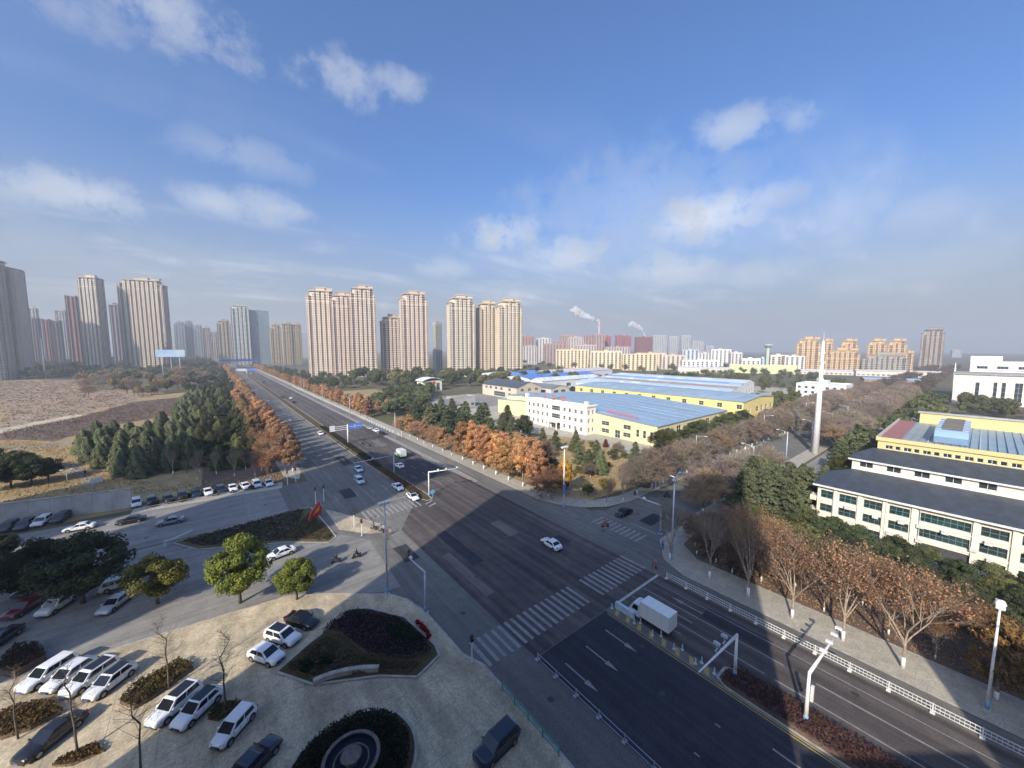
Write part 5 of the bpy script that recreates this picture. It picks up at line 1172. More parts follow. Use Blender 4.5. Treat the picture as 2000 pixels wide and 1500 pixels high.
# box truck and sweeper
def truck(label, p, head, boxcol, cabcol, L=6.0, group=None, green=False):
    r = thing('box_truck', label, 'truck', (p[0], p[1], .045), head)
    mb = MB(); prof = [(L / 2 - 1.75, .45), (L / 2 - .02, .45), (L / 2, .95), (L / 2 - .18, 1.25), (L / 2 - .62, 2.08), (L / 2 - .9, 2.2), (L / 2 - 1.75, 2.2)]
    n = len(prof); 
    for s in (-.92, .92): mb.v += [(s * (1 if z < 1.3 else .93), y, z) for y, z in prof]
    for k in range(n): j = (k + 1) % n; mb.f.append((k, j, n + j, n + k)); mb.m.append(0)
    mb.f.append(tuple(range(n - 1, -1, -1))); mb.f.append(tuple(range(n, 2 * n))); mb.m += [0, 0]; mb.f = [f[::-1] for f in mb.f]
    paint(mb.obj('cab', M['paint_car'], r), cabcol)
    MB().quad((-.76, L / 2 - .215, 1.32), (.76, L / 2 - .215, 1.32), (.72, L / 2 - .60, 2.06), (-.72, L / 2 - .60, 2.06)).obj('windshield', M['car_glass'], r)
    for s in (-1, 1): MB().quad((s * .935, L / 2 - .5, 1.32), (s * .935, L / 2 - 1.45, 1.32), (s * .875, L / 2 - 1.45, 2.0), (s * .875, L / 2 - .85, 2.0)).obj('side_window', M['car_glass'], r)
    b = MB().box(-1.02, 1.02, -L / 2, L / 2 - 1.85, .85, 2.95); paint(b.obj('cargo_box', M['paint_car'], r), boxcol)
    for q in range(5): MB().box(-1.035, 1.035, -L / 2 + .05 + q * (L - 2) / 4, -L / 2 + .10 + q * (L - 2) / 4, .9, 2.96).obj('box_rib', M['frame_white'], r)
    if green: paint(MB().box(-1.04, 1.04, -L / 2 + .3, L / 2 - 2.2, .9, 1.6).obj('green_band', M['paint_car'], r), (.14, .42, .10))
    MB().box(-.8, .8, -L / 2 + .1, L / 2 - 1.7, .5, .84).obj('chassis', M['black_trim'], r)
    for s in (-1, 1):
        for y in (-L / 2 + 1.2, L / 2 - .85):
            w = MB().tube([(-.13, 0, 0), (.13, 0, 0)], .38, 14).obj('wheel', M['tyre'], r); w.location = (s * .82, y, .38); link('rim', SEDAN['rim'], w)
        link('headlight', SEDAN['head'], r, (s * .68, L / 2 - .01, .72)); link('taillight', SEDAN['tail'], r, (s * .8, -L / 2 - .02, .8))
    return r
truck('white box truck standing at the stop line in shade', G(1272, 1218), math.radians(0), (.80, .80, .74), (.62, .66, .70)); truck('white and green municipal truck on the dark patch north of the crossing', G(782, 893), 0, (.72, .75, .72), (.5, .52, .5), 5.6, green=True)

# ------------------------------------------------------------------ people and scooters
M['cloth'] = mat('cloth', (1, 1, 1), .9, .12, 5, objcol=True); M['skin'] = mat('skin', (.45, .28, .20), .6, .05, 4); M['hair'] = mat('hair', (.02, .016, .013), .8, .1, 6)
def person(label, loc, rz, coat, pose='walk', z=.13, parent_z=0.0):
    r = thing('person', label, 'person', (loc[0], loc[1], z), rz)
    s = .30 if pose == 'walk' else 0
    if pose == 'ride': J = {'pel': (0, -.12, .86, .15), 'chest': (0, -.04, 1.22, .17), 'neck': (0, .0, 1.44, .07), 'head': (0, .03, 1.62, .105), 'kL': (-.17, .28, .74, .085), 'fL': (-.18, .30, .36, .06), 'tL': (-.18, .45, .33, .05), 'kR': (.17, .28, .74, .085), 'fR': (.18, .30, .36, .06), 'tR': (.18, .45, .33, .05), 'eL': (-.30, .16, 1.12, .06), 'hL': (-.30, .42, 1.05, .045), 'eR': (.30, .16, 1.12, .06), 'hR': (.30, .42, 1.05, .045)}
    else: J = {'pel': (0, 0, .92, .15), 'chest': (0, .02, 1.28, .17), 'neck': (0, .02, 1.48, .065), 'head': (0, .04, 1.65, .105), 'kL': (-.10, s * .5, .50, .08), 'fL': (-.10, s * .6, .08, .055), 'tL': (-.10, s * .6 + .17, .05, .045), 'kR': (.10, -s * .3, .50, .08), 'fR': (.10, -s * .9, .10, .055), 'tR': (.10, -s * .9 + .16, .06, .045), 'eL': (-.25, -s * .3, 1.12, .055), 'hL': (-.26, -s * .1 + .06, .86, .04), 'eR': (.25, s * .3, 1.12, .055), 'hR': (.26, s * .5 + .06, .88, .04)}
    E_ = [('pel', 'chest'), ('chest', 'neck'), ('neck', 'head'), ('pel', 'kL'), ('kL', 'fL'), ('fL', 'tL'), ('pel', 'kR'), ('kR', 'fR'), ('fR', 'tR'), ('chest', 'eL'), ('eL', 'hL'), ('chest', 'eR'), ('eR', 'hR')]
    names = list(J); me = bpy.data.meshes.new('body'); me.from_pydata([J[n][:3] for n in names], [(names.index(a), names.index(b)) for a, b in E_], [])
    me.materials.append(M['cloth']); o = link('body', me, r); o.color = (*coat, 1)
    md = o.modifiers.new('skin', 'SKIN'); md.use_smooth_shade = True
    sv = me.skin_vertices[0].data if me.skin_vertices else None
    if sv is None: me.attributes
    if sv:
        for i, n in enumerate(names): sv[i].radius = (J[n][3], J[n][3]); sv[i].use_root = (n == 'pel')
    o.modifiers.new('sub', 'SUBSURF').render_levels = 1
    h = MB().lathe([(.02, -.13), (.075, -.09), (.10, 0), (.10, .06), (.06, .13), (.01, .15)], 10).obj('face', M['skin'], r, True); h.location = (J['head'][0], J['head'][1] + .02, J['head'][2] + .01)
    hh = MB().lathe([(.112, -.02), (.118, .05), (.08, .14), (.01, .175)], 10).obj('hair', M['hair'], r, True); hh.location = (J['head'][0], J['head'][1] - .005, J['head'][2] + .02)
    return r
def scooter(label, loc, rz, col):
    r = thing('scooter', label, 'scooter', (loc[0], loc[1], .045), rz)
    for y in (-.55, .62):
        w = MB().tube([(-.05, 0, 0), (.05, 0, 0)], .24, 12).obj('wheel', M['tyre'], r); w.location = (0, y, .24)
    paint(MB().box(-.15, .15, -.75, -.05, .38, .72).obj('body', M['paint_car'], r), col); paint(MB().box(-.14, .14, -.06, .40, .26, .34).obj('footboard', M['paint_car'], r), col)
    paint(MB().tube([(0, .42, .3), (0, .52, .75), (0, .46, 1.02)], [.10, .12, .06], 6).obj('front_shield', M['paint_car'], r), col)
    MB().box(-.14, .14, -.72, -.02, .73, .82).obj('seat', M['black_trim'], r); MB().tube([(-.32, .44, 1.04), (.32, .44, 1.04)], .02, 5).obj('handlebar', M['black_trim'], r); MB().lathe([(.01, 0), (.06, .02), (.07, .06)], 8).obj('headlamp', M['lamp_glass'], r).location = (0, .56, .9)
    return r
for u, v, rz, c, k, lb in [(657, 1100, 1.2, (.03, .03, .035), (.03, .03, .03), 'first of two dark scooters on the hotel street'), (697, 1090, 1.4, (.025, .025, .03), (.03, .03, .03), 'second of two dark scooters, nearer the pole'), (1182, 1030, .9, (.35, .10, .08), (.3, .06, .05), 'red scooter turning at the side road'), (1279, 1108, 2.4, (.55, .22, .22), (.12, .1, .1), 'scooter waiting at the corner by the crossing'), (745, 1040, .4, (.3, .3, .32), (.05, .06, .05), 'scooter among the crossing group by the lamp post'), (1303, 972, .6, (.05, .05, .06), (.04, .04, .05), 'scooter on the side road under the bare trees'), (730, 1035, .5, (.4, .42, .4), (.05, .06, .05), 'scooter beside the west crossing bollards')]:
    p = G(u, v); scooter(lb, p, rz, k); person('rider in %s coat on the %s' % ('pinkish' if c[0] > .5 else 'red' if c[0] > .34 and c[1] < .2 else 'dark' if c[0] < .1 else 'grey', lb), p, rz, c, 'ride', .045)
for u, v, rz, c, lb in [(167, 928, .6, (.02, .02, .03), 'person in black walking on the park path'), (1294, 1075, 1.0, (.06, .10, .25), 'person in blue standing on the corner pavement'), (756, 1048, 2.2, (.25, .08, .07), 'person in dark red crossing by the lamp post'), (712, 864, 0.2, (.03, .03, .03), 'person in black between motorbikes on the northern road')]:
    person(lb, G(u, v), rz, c, 'walk', .06)
for u, v, lb in [(708, 868, 'motorbike on the northern carriageway beside the sign post'), (722, 872, 'second motorbike following on the northern carriageway')]:
    scooter(lb, G(u, v), 0, (.03, .03, .035))

# ------------------------------------------------------------------ poles, signals, signs
M['galv'] = mat('galv', (.50, .53, .57), .5, .1, 3, metal=.2); M['white_metal'] = mat('white_metal', (.74, .74, .72), .45, .07, 3); M['blue_sleeve'] = mat('blue_sleeve', (.16, .34, .58), .5, .12, 4); M['black_metal'] = mat('black_metal', (.025, .025, .028), .5, .1, 3); M['lens_red'] = mat('lens_red', (.5, .03, .02), .3, 0, 1)
def pole_parts(r, h, rad=.11, m=None, sleeve=True, top=.7):
    MB().tube([(0, 0, 0), (0, 0, h)], [rad * 1.15, rad * top], 10).obj('post', m or M['white_metal'], r, True)
    if sleeve: MB().tube([(0, 0, .02), (0, 0, .95)], [rad * 1.3, rad * 1.25], 10).obj('blue_sleeve', M['blue_sleeve'], r, True)
    MB().box(-rad * 2, rad * 2, -rad * 2, rad * 2, 0, .06).obj('base_plate', M['galv'], r)
def mast(label, p, h, arm, m=None, cams=(), sig=(), name='signal_mast', rad=.18, rise=.12, cat='traffic signal', z=.04):
    r = thing(name, label, cat, (p[0], p[1], z)); pole_parts(r, h, rad, m)
    a = Vector((arm[0] - p[0], arm[1] - p[1], rise)); MB().tube([(0, 0, h - .12), tuple(Vector((0, 0, h - .12)) + a)], [rad * .85, rad * .42], 8).obj('arm', m or M['white_metal'], r, True)
    for t in cams:
        q = Vector((0, 0, h)) + a * t; c = MB().box(-.14, .14, -.30, .30, .10, .32).obj('camera', M['white_metal'], r); c.location = q; MB().tube([(0, 0, -.1), (0, 0, .12)], .03, 5).obj('bracket', M['galv'], c)
    for t in sig:
        q = Vector((0, 0, h)) + a * t; c = MB().box(-.17, .17, -.14, .14, .1, 1.0).obj('signal_head', M['black_metal'], r); c.location = q
        for j, mm in enumerate((M['sign_red'], M['yellow_paint'], M['glass_teal'])): l = MB().lathe([(.10, 0), (.10, .04), (.02, .05)], 10).obj('lens', mm, c); l.location = (0, -.15, .83 - j * .28); l.rotation_euler = (math.pi / 2, 0, 0)
    return r
mast('white bent signal mast with blue foot on the forecourt corner', (21.6, 46.6), 6.0, (21.3, 51.4), M['galv'], (.85,), (.97,))
g1 = mast('white camera gantry at the tip of the red median hedge', (43.9, 14.9), 5.4, (35.6, 15.2), None, (), ())
for t in (.38, .58):
    q = Vector((43.9 - 8.3 * t, 14.9 + .3 * t, 5.4)); c = MB().tube([(0, 0, 0), (0, 0, 1.25)], .04, 6).obj('camera_stalk', M['galv'], g1); c.location = (q.x - 43.9, q.y - 14.9, 5.4); MB().box(-.15, .15, -.3, .3, 1.15, 1.4).obj('camera', M['galv'], c); MB().box(-.3, .3, -.06, .06, .55, .62).obj('crossbar', M['galv'], c)
g2 = mast('white sunlit camera mast leaning over the southbound lanes from the red hedge', (43.8, 8.4), 5.6, (53.3, 7.9), None, (.42, .62, .80, .96), ())
for j in range(4):
    c = MB().box(-.18, .18, -.12, .12, 0, .30).obj('flash_lamp', M['white_metal'], g2); c.location = (.75, -.2, 2.2 + j * .42); MB().tube([(-.7, .2, .15), (0, 0, .15)], .025, 4).obj('bracket', M['galv'], c)
mast('signal mast with long arm in the northern median', (40.6, 107), 5.6, (29.2, 106.4), M['galv'], (.55,), (.8, .97)); mast('white signal mast at the nose of the northern median', (40.8, 84.5), 6.4, (48.4, 82.0), None, (.3, .55, .9), ())
mast('thin white portal mast on the side road under bare trees', (90, 51.8), 5.4, (87.6, 45.4), None, (), ()); mast('signal mast with short arm at the side road corner', (68.4, 38.0), 6.0, (68.2, 44.2), M['galv'], (.6,), (.95,))
r = thing('road_sign_gantry', 'double-arm sign mast with blue direction board in the northern median', 'road sign', (39.7, 151.6, .04)); pole_parts(r, 7.8, .26, None, False, .9)
MB().box(.3, 5.6, -.08, .08, 5.9, 8.0).obj('direction_board', M['sign_blue'], r); MB().box(.5, 5.4, -.1, -.081, 6.85, 7.0).obj('board_line', M['sign_white'], r); MB().box(2.6, 2.8, -.1, -.081, 6.2, 7.7).obj('board_line', M['sign_white'], r)
for zz in (6.0, 6.7, 7.4): MB().tube([(-6, 0, zz), (0, 0, zz)], .12, 6).obj('arm', M['white_metal'], r)
MB().box(-6.4, -4.6, -.09, .09, 5.7, 7.9).obj('board_back', M['white_metal'], r)
r = thing('road_sign_gantry', 'distant overhead blue road sign across the avenue', 'road sign', (38, 640, .04)); pole_parts(r, 9, .35, None, False, .9); MB().box(1, 12, -.1, .1, 6, 9.5).obj('direction_board', M['sign_blue'], r); MB().box(-12, -1, -.1, .1, 6, 9.5).obj('direction_board', M['sign_white'], r); MB().tube([(-12, 0, 7.5), (12, 0, 7.5)], .2, 6).obj('arm', M['galv'], r)
def lamp(label, p, h, arms, z=.13, m=None, head='arm', sleeve=True, rad=.15):
    r = thing('street_lamp', label, 'street lamp', (p[0], p[1], z)); pole_parts(r, h, rad, m or M['galv'], sleeve)
    if head == 'arm':
        for ax, ay in arms:
            d = Vector((ax, ay, 0)); MB().tube([(0, 0, h - .9), tuple(d * .35 + Vector((0, 0, h - .1))), tuple(d * .75 + Vector((0, 0, h + .15))), tuple(d + Vector((0, 0, h + .2)))], [.07, .06, .05, .045], 6).obj('arm', m or M['galv'], r, True)
            n = d.normalized(); l = MB().box(-.13, .13, 0, .75, -.06, .07).obj('lamp_head', M['white_metal'], r); l.location = d + Vector((0, 0, h + .2)); l.rotation_euler = (0, 0, math.atan2(-n.x, n.y))
    else:
        MB().box(-.75, .75, -.12, .12, h - .05, h + .08).obj('crossbar', m or M['galv'], r)
        for x in (-.7, -.25, .25, .7): MB().box(x - .18, x + .18, -.3, .3, h + .08, h + .36).obj('lamp_head', M['white_metal'], r)
    return r
l_ = lamp('tall grey floodlight pole on the forecourt corner', (18.8, 53.8), 14.0, [], .12, head='flood'); lamp('tall floodlight pole with blue board at the orange corner trees', (62.7, 59.1), 14.0, [], head='flood', m=M['white_metal'])
o = bpy.data.objects['street_lamp.001'] if 'street_lamp.001' in bpy.data.objects else None
if o: MB().box(-.35, .35, -.20, -.14, 3.0, 5.4).obj('blue_board', M['sign_blue'], o)
lamp('tall lamp with curved arm on the side road corner among bare trees', (60.9, 31.6), 14.6, [(3.0, .8), (-.6, -.2)], m=M['galv']); r = lamp('white lamp with blue foot on the far pavement at the right edge', (60.2, -2.8), 11.2, [], head='none', m=M['white_metal'], rad=.12)
MB().lathe([(.05, 11.1), (.32, 11.2), (.42, 11.5), (.30, 11.8), (.05, 11.9)], 12).obj('lamp_head', M['white_metal'], r, True); MB().box(-.5, .5, -.08, .08, 9.2, 9.3).obj('crossbar', M['galv'], r)
for k, x in enumerate(list(np.arange(113, 330, 28))):
    for s, y in ((0, 37.0), (1, 52.4)):
        if s and k % 2: continue
        lamp('%s grey street lamp from the crossroads on the %s side of the tree-lined road' % (nth(k), 'far' if s else 'near'), (float(x), y), 10.8, [(0, 2.4 if not s else -2.4)], group) if False else tag(lamp('x', (float(x), y), 10.8, [(0, 2.4 if not s else -2.4)], sleeve=False), '%s grey street lamp from the crossroads on the %s side of the tree-lined road' % (nth(k), 'far' if s else 'near'), 'street lamp', 'lamps of the tree-lined road')
for k, y in enumerate((150, 215, 280, 345)):
    tag(lamp('x', (57.9, float(y)), 10.5, [(-2.4, 0)], sleeve=False), '%s street lamp north of the crossroads along the avenue cycle lane' % nth(k), 'street lamp', 'avenue lamps')
    tag(lamp('x', (18.6, float(y) + 8), 10.5, [(2.4, 0)], sleeve=False), '%s street lamp on the park side of the avenue' % nth(k), 'street lamp', 'avenue lamps')
for k, (u, v, h) in enumerate([(132, 945, 3.8), (53, 835, 4.5), (205, 850, 3.4)]): lamp('%s small park lamp post by the %s' % (nth(k), ['steps path', 'field path', 'grove'][k]), G(u, v), h, [(.5, 0), (-.5, 0)], .02, sleeve=False, rad=.06)
# telecom masts
def telecom(label, p, h, r0, n=5, z=0):
    r = thing('telecom_mast', label, 'mast', (p[0], p[1], z)); MB().tube([(0, 0, 0), (0, 0, h * .93)], [r0, r0 * .36], 16).obj('shaft', M['white_metal'], r, True); MB().tube([(0, 0, h * .93), (0, 0, h)], [.08, .02], 6).obj('spike', M['white_metal'], r)
    for k in range(n):
        zz = h * (.62 + .07 * k); rr = r0 * (1 - .7 * zz / h) + .12; MB().lathe([(rr, zz - .07), (rr + .16, zz - .05), (rr + .16, zz + .05), (rr, zz + .07)], 12).obj('ring', M['white_metal'], r)
        for j in range(3): a = j * 2.094 + k * .5; MB().box(-.14, .14, -.06, .06, zz - .55, zz + .55).obj('antenna', M['white_metal'], r).location = (math.cos(a) * (rr + .24), math.sin(a) * (rr + .24), 0)
    return r
telecom('white tapering telecom mast above the cedars beside the side road', (165.4, 35.0), 42.5, 1.1, 4); telecom('thin white mast left of the white office across the side road', D_at(1866, 330), Z_at(706, 330), .8, 3); telecom('small white mast before the skyline at the far left', D_at(86, 470), Z_at(655, 470), .9, 2)
# pedestrian signals and posts
def ped(label, p, h=3.0, z=.13, m=None):
    r = thing('pedestrian_signal', label, 'pedestrian signal', (p[0], p[1], z)); MB().tube([(0, 0, 0), (0, 0, h)], .085, 8).obj('post', m or M['white_metal'], r); b = MB().box(-.17, .17, -.14, .14, h - .75, h + .05).obj('signal_head', M['black_metal'], r)
    for j, mm in enumerate((M['sign_red'], M['glass_teal'])): l = MB().lathe([(.10, 0), (.10, .03), (.02, .04)], 10).obj('lens', mm, b); l.location = (0, -.145, h - .18 - j * .34); l.rotation_euler = (math.pi / 2, 0, 0)
    MB().box(-.16, .16, -.16, .16, 0, .12).obj('foot', M['galv'], r)
for u, v, lb in [(922, 1296, 'pedestrian signal at the forecourt end of the long zebra'), (692, 1030, 'white pedestrian signal on the sunlit refuge, farther one'), (707, 1048, 'white pedestrian signal on the sunlit refuge, nearer one'), (617, 985, 'dark pedestrian signal at the island tip'), (633, 980, 'pedestrian signal beside the island tip, paler post'), (598, 1152, 'pedestrian signal beside the small sunlit evergreen'), (578, 942, 'pedestrian signal by the last parked car'), (562, 948, 'short white post by the last parked car')]:
    ped(lb, G(u, v), 3.4 if v > 1000 else 4.0)
# ------------------------------------------------------------------ fences and barriers
M['rail_white'] = mat('rail_white', (.66, .66, .64), .5, .12, 3); M['rail_grey'] = mat('rail_grey', (.36, .38, .42), .5, .15, 3); M['barrier'] = mat('barrier', (.50, .62, .66), .5, .12, 2)
def fence(name, label, p, q, step, h, m, foot=True, rails=3, z=.05, bars=0, pw=.05):
    r = thing(name, label, 'fence', (p[0], p[1], z)); d = Vector((q[0] - p[0], q[1] - p[1], 0)); L = d.length; n = max(1, int(L / step)); a = math.atan2(d.y, d.x); r.rotation_euler = (0, 0, a); s = L / n
    pm = MB().box(-pw, pw, -pw, pw, 0, h + .06).mesh('post', m); fm = MB().prism([(-.18, -.28), (.18, -.28), (.18, .28), (-.18, .28)], 0, .16).mesh('foot', m)
    rm = MB()
    for k in range(rails): zz = h * (.25 + .72 * k / max(1, rails - 1)); rm.box(pw + .01, s - pw - .01, -.025, .025, zz - .035, zz + .035)
    if bars:
        for k in range(bars): x = (k + .5) * s / bars; rm.box(x - .015, x + .015, -.012, .012, h * .25, h * .97)
    rm = rm.mesh('rail_panel', m)
    for k in range(n + 1):
        o = link('post', pm, r, (k * s, 0, 0))
        if foot: link('foot', fm, o)
        if k < n: link('rail_panel', rm, r, (k * s, 0, 0))
    return r
fence('guard_fence', 'white steel lane fence between southbound lanes and cycle lane', (55.4, -60), (55.4, 29.4), 3.1, 1.0, M['rail_white'], bars=10); fence('guard_fence', 'low grey lane fence along the resurfaced carriageway', (28.35, -60), (28.35, 30.6), 3.0, .85, M['rail_grey'], rails=2)
fence('guard_fence', 'green mesh kerb railing beside the forecourt', (22.6, 21.5), (22.6, 30), 2.1, .9, mat('rail_green', (.10, .32, .28), .5, .1, 3), False, 2, .12, 12); fence('guard_fence', 'white railing along the avenue cycle lane', (60.6, 150), (60.6, 420), 3.4, 1.15, M['rail_white'], True, 3, .13, 0, .09); fence('guard_fence', 'white railing on the near side of the tree-lined road by the hall', (236, 34.6), (320, 34.6), 3, 1.3, M['rail_white'], False, 3, .13, 6, .12)
fence('guard_fence', 'white railing along the park street wall', (-14, 118.2), (12, 117.0), 3, .6, M['rail_grey'], False, 2, .1)
for k, (y0, y1) in enumerate([(27.4, 30.4)]): o = MB().prism([(43.15, y0), (43.6, y0), (43.6, y1), (43.15, y1)], .045, .95).obj('water_barrier', M['barrier']); tag(o, 'pale blue long water barrier beside the box truck', 'barrier')
bo = MB().lathe([(.20, 0), (.20, .06), (.09, .10), (.07, .75), (.02, .8)], 8).mesh('bollard', M['barrier'])
for k, (x, y) in enumerate([(42.7, 30.6), (43.3, 26.4), (42.6, 26.9), (43.3, 23.4), (42.6, 24.2), (43.3, 20.6), (42.6, 21.3), (43.2, 18.2), (42.5, 18.6), (42.8, 16.6)]): tag(link('bollard', bo, None, (x, y, .05)), '%s pale bollard from the zebra along the yellow hatching' % nth(k), 'bollard', 'bollards on the yellow hatching')
# park wall, flag display, forecourt wall, fountain, billboard
w = MB(); a, b = Vector((-42, 127.6, 0)), Vector((-16.4, 121.9, 0)); n = 8
wt2 = thing('retaining_wall', 'long pale grey concrete wall below the park, beside parked cars', 'wall')
for k in range(n):
    p, q = a.lerp(b, k / n), a.lerp(b, (k + .985) / n); d = (q - p).normalized(); nn = Vector((-d.y, d.x, 0)) * .2
    MB().prism([(p - nn)[:2], (q - nn)[:2], (q + nn)[:2], (p + nn)[:2]], 0, 4.5).obj('panel', mat('wall_panel', (.42, .43, .42), .85, .12, .5) if k == 0 else bpy.data.materials['wall_panel'], wt2)
p, q = a, b; d = (q - p).normalized(); nn = Vector((-d.y, d.x, 0)) * .3; MB().prism([(p - nn)[:2], (q - nn)[:2], (q + nn)[:2], (p + nn)[:2]], 4.5, 4.7).obj('coping', M['kerb'], wt2)
o = MB().box(-.8, .8, -.5, .5, 0, 1.2).obj('waste_bin', M['black_trim']); o.location = (*G(188, 998), .05); tag(o, 'small dark cart standing at the foot of the long wall', 'cart'); MB().box(-.85, .85, -.55, .55, 1.2, 1.3).obj('lid', M['dark_trim'], o)
fl = thing('flag_display', 'red and yellow flame shaped sculpture at the island tip', 'sculpture', (16.0, 89.5, .14), -.9); fl.scale = (.6, .6, .8); M['flag_red'] = mat('flag_red', (.62, .03, .04), .5, .1, 1); M['flag_yellow'] = mat('flag_yellow', (.75, .42, .05), .5, .1, 1)
mb = MB()
for s in (-.18, .18):
    mb.v += [(s, y, z) for y, z in [(-3.6, 0), (2.6, 0), (3.4, 1.6), (2.4, 2.4), (2.0, 3.8), (.8, 3.0), (-.4, 2.6), (-1.6, 2.2), (-2.8, 1.2)]]
m_ = 9; mb.f += [tuple(range(m_ - 1, -1, -1)), tuple(range(m_, 2 * m_))] + [(k, (k + 1) % m_, m_ + (k + 1) % m_, m_ + k) for k in range(m_)]; mb.m += [0] * (m_ + 2); mb.obj('red_panel', M['flag_red'], fl)
mb = MB()
for s in (-.26, .26): mb.v += [(s, y, z) for y, z in [(-1.2, .8), (1.5, 1.2), (2.1, 2.6), (1.2, 2.2), (.2, 2.0)]]
mb.f += [(4, 3, 2, 1, 0), (5, 6, 7, 8, 9)] + [(k, (k + 1) % 5, 5 + (k + 1) % 5, 5 + k) for k in range(5)]; mb.m += [0] * 7; mb.obj('yellow_panel', M['flag_yellow'], fl)
cw = thing('curved_wall', 'low curved pale stone name wall at the edge of the big planted bed', 'wall'); pts = [Vector((*G(u, v), 0)) for u, v in ((612, 1340), (640, 1328), (670, 1320), (705, 1314), (740, 1313))]
for k in range(4):
    p, q = pts[k], pts[k + 1]; d = (q - p).normalized(); nn = Vector((-d.y, d.x, 0)) * .26; MB().prism([(p - nn)[:2], (q - nn)[:2], (q + nn)[:2], (p + nn)[:2]], FZ, .75).obj('stone_block', M['kerb'], cw)
bb = thing('billboard', 'pale blue billboard above the trees left of the avenue', 'billboard', (*D_at(335, 520), 0), -HEAD + .7); M['poster'] = mat('poster', (.36, .58, .80), .5, .25, .08, col2=(.62, .74, .82)); zb = Z_at(697, 520); MB().box(-15, 15, -.3, .3, zb, zb + 9.5).obj('poster', M['poster'], bb); MB().box(-15.3, 15.3, .31, .7, zb - .3, zb + 9.8).obj('frame', M['galv'], bb)
for x in (-9, 0, 9): MB().tube([(x, .5, 0), (x, .5, zb)], .4, 8).obj('post', M['galv'], bb)
bb = thing('footbridge', 'blue panelled footbridge across the far end of the avenue', 'bridge', (38, 900, 0)); MB().box(-26, 34, -2, 2, 12, 13).obj('deck', M['galv'], bb); MB().box(-26, 34, -2.2, -2.0, 13, 17).obj('blue_panel', M['sign_blue'], bb)
for x in (-24, 0, 32): MB().box(x - 1, x + 1, -1.5, 1.5, 0, 12).obj('pier', M['galv'], bb)
br = thing('iron_gate_arm', 'white and grey barrier arm lying at the left end of the kerb island', 'barrier', (*G(352, 1056), .05), .6); MB().box(-2.2, 2.2, -.12, .12, .8, 1.05).obj('arm', M['rail_white'], br); MB().box(-2.5, -2.0, -.25, .25, 0, 1.15).obj('cabinet', M['galv'], br)
r = thing('notice_board', 'small white notice board on posts at the park steps', 'sign', (*G(190, 948), .02), .4); MB().box(-1.1, 1.1, -.06, .06, .8, 2.1).obj('board', M['sign_white'], r); [MB().box(x - .05, x + .05, -.05, .05, 0, .8).obj('post', M['galv'], r) for x in (-.9, .9)]
r = thing('round_sign', 'pale blue round keep-right board at the median nose', 'road sign', (41.2, 83.4, .05)); MB().tube([(0, 0, 0), (0, 0, 1.2)], .05, 6).obj('post', M['galv'], r); o = MB().lathe([(.02, 0), (.62, 0), (.62, .06), (.02, .06)], 18).obj('disc', mat('sky_blue', (.12, .42, .62), .5, .05, 2), r); o.location = (0, -.05, 1.4); o.rotation_euler = (math.pi / 2, 0, 0)
# ------------------------------------------------------------------ planting
def inside(p, poly):
    x, y = p; c = False; n = len(poly)
    for i in range(n):
        a, b = poly[i], poly[i - 1]
        if (a[1] > y) != (b[1] > y) and x < (b[0] - a[0]) * (y - a[1]) / (b[1] - a[1]) + a[0]: c = not c
    return c
def scatter(poly, dmin, nmax, tries=6000):
    xs = [p[0] for p in poly]; ys = [p[1] for p in poly]; out = []
    for _ in range(tries):
        p = (rnd.uniform(min(xs), max(xs)), rnd.uniform(min(ys), max(ys)))
        if inside(p, poly) and all((p[0] - q[0]) ** 2 + (p[1] - q[1]) ** 2 > dmin * dmin for q in out): out.append(p)
        if len(out) >= nmax: break
    return out
def mass(name, label, pts, size, color, rz=.85, n=420, leaf=.75, bare=False):
    """a far wood that reads as one mass: all its crowns in one object"""
    C_, S_, T_ = [], [], []
    for p in pts:
        k = rnd.uniform(*size); cl = in_ball(9, 3.5) * np.array([3.0, 3.0, 2.4 * rz]); i = npr.integers(0, 9, n)
        c = cl[i] + in_ball(n, 2.6) * 1.7; c[:, 2] += 4.6
        C_.append(c * k + np.array([p[0], p[1], 0])); S_.append(npr.uniform(.6, 1.3, n) * leaf * k * .62); T_.append(np.clip(npr.normal(.45, .2, n) + npr.normal(0, .22), 0, 1))
    o = link(name, cards(name, np.concatenate(C_), np.concatenate(S_), M['leaf'], np.concatenate(T_), .75)); o.color = (*color, 1)
    return tag(o, label, 'trees', None, 'stuff')
def bed(name, label, poly, h, n, leaf, color, z=FZ, rough=.1, soil=True, cat='hedge', group=None, lump=.12):
    """clipped planting filling a plan shape"""
    r = thing(name, label, cat, (0, 0, 0), 0, group)
    xs = np.array([p[0] for p in poly]); ys = np.array([p[1] for p in poly]); P_ = []
    while len(P_) < n:
        c = (rnd.uniform(xs.min(), xs.max()), rnd.uniform(ys.min(), ys.max()))
        if inside(c, poly): P_.append(c)
    P_ = np.array(P_); zz = h * (1 - npr.random(n) ** 3 * .9) + lump * np.sin(P_[:, 0] * 2.3) * np.cos(P_[:, 1] * 1.9) + npr.normal(0, rough * .4, n)
    c = np.column_stack([P_, np.maximum(zz, .05) + z])
    o = link('foliage', cards('foliage', c, npr.uniform(.6, 1.35, n) * leaf, M['leaf'], np.clip(npr.normal(.45, .25, n), 0, 1), .8, None, .3), r); o.color = (*color, 1)
    if soil:
        cx, cy = xs.mean(), ys.mean(); inner = [((p[0] - cx) * .97 + cx, (p[1] - cy) * .97 + cy) for p in poly]
        MB().prism(inner, z - .05, z + h * .55).obj('core', M['mulch'], r)
    return r
ORG, ORG2, RUST, BRN, GOLD = (.50, .285, .150), (.42, .250, .145), (.34, .20, .125), (.21, .155, .115), (.60, .37, .09)
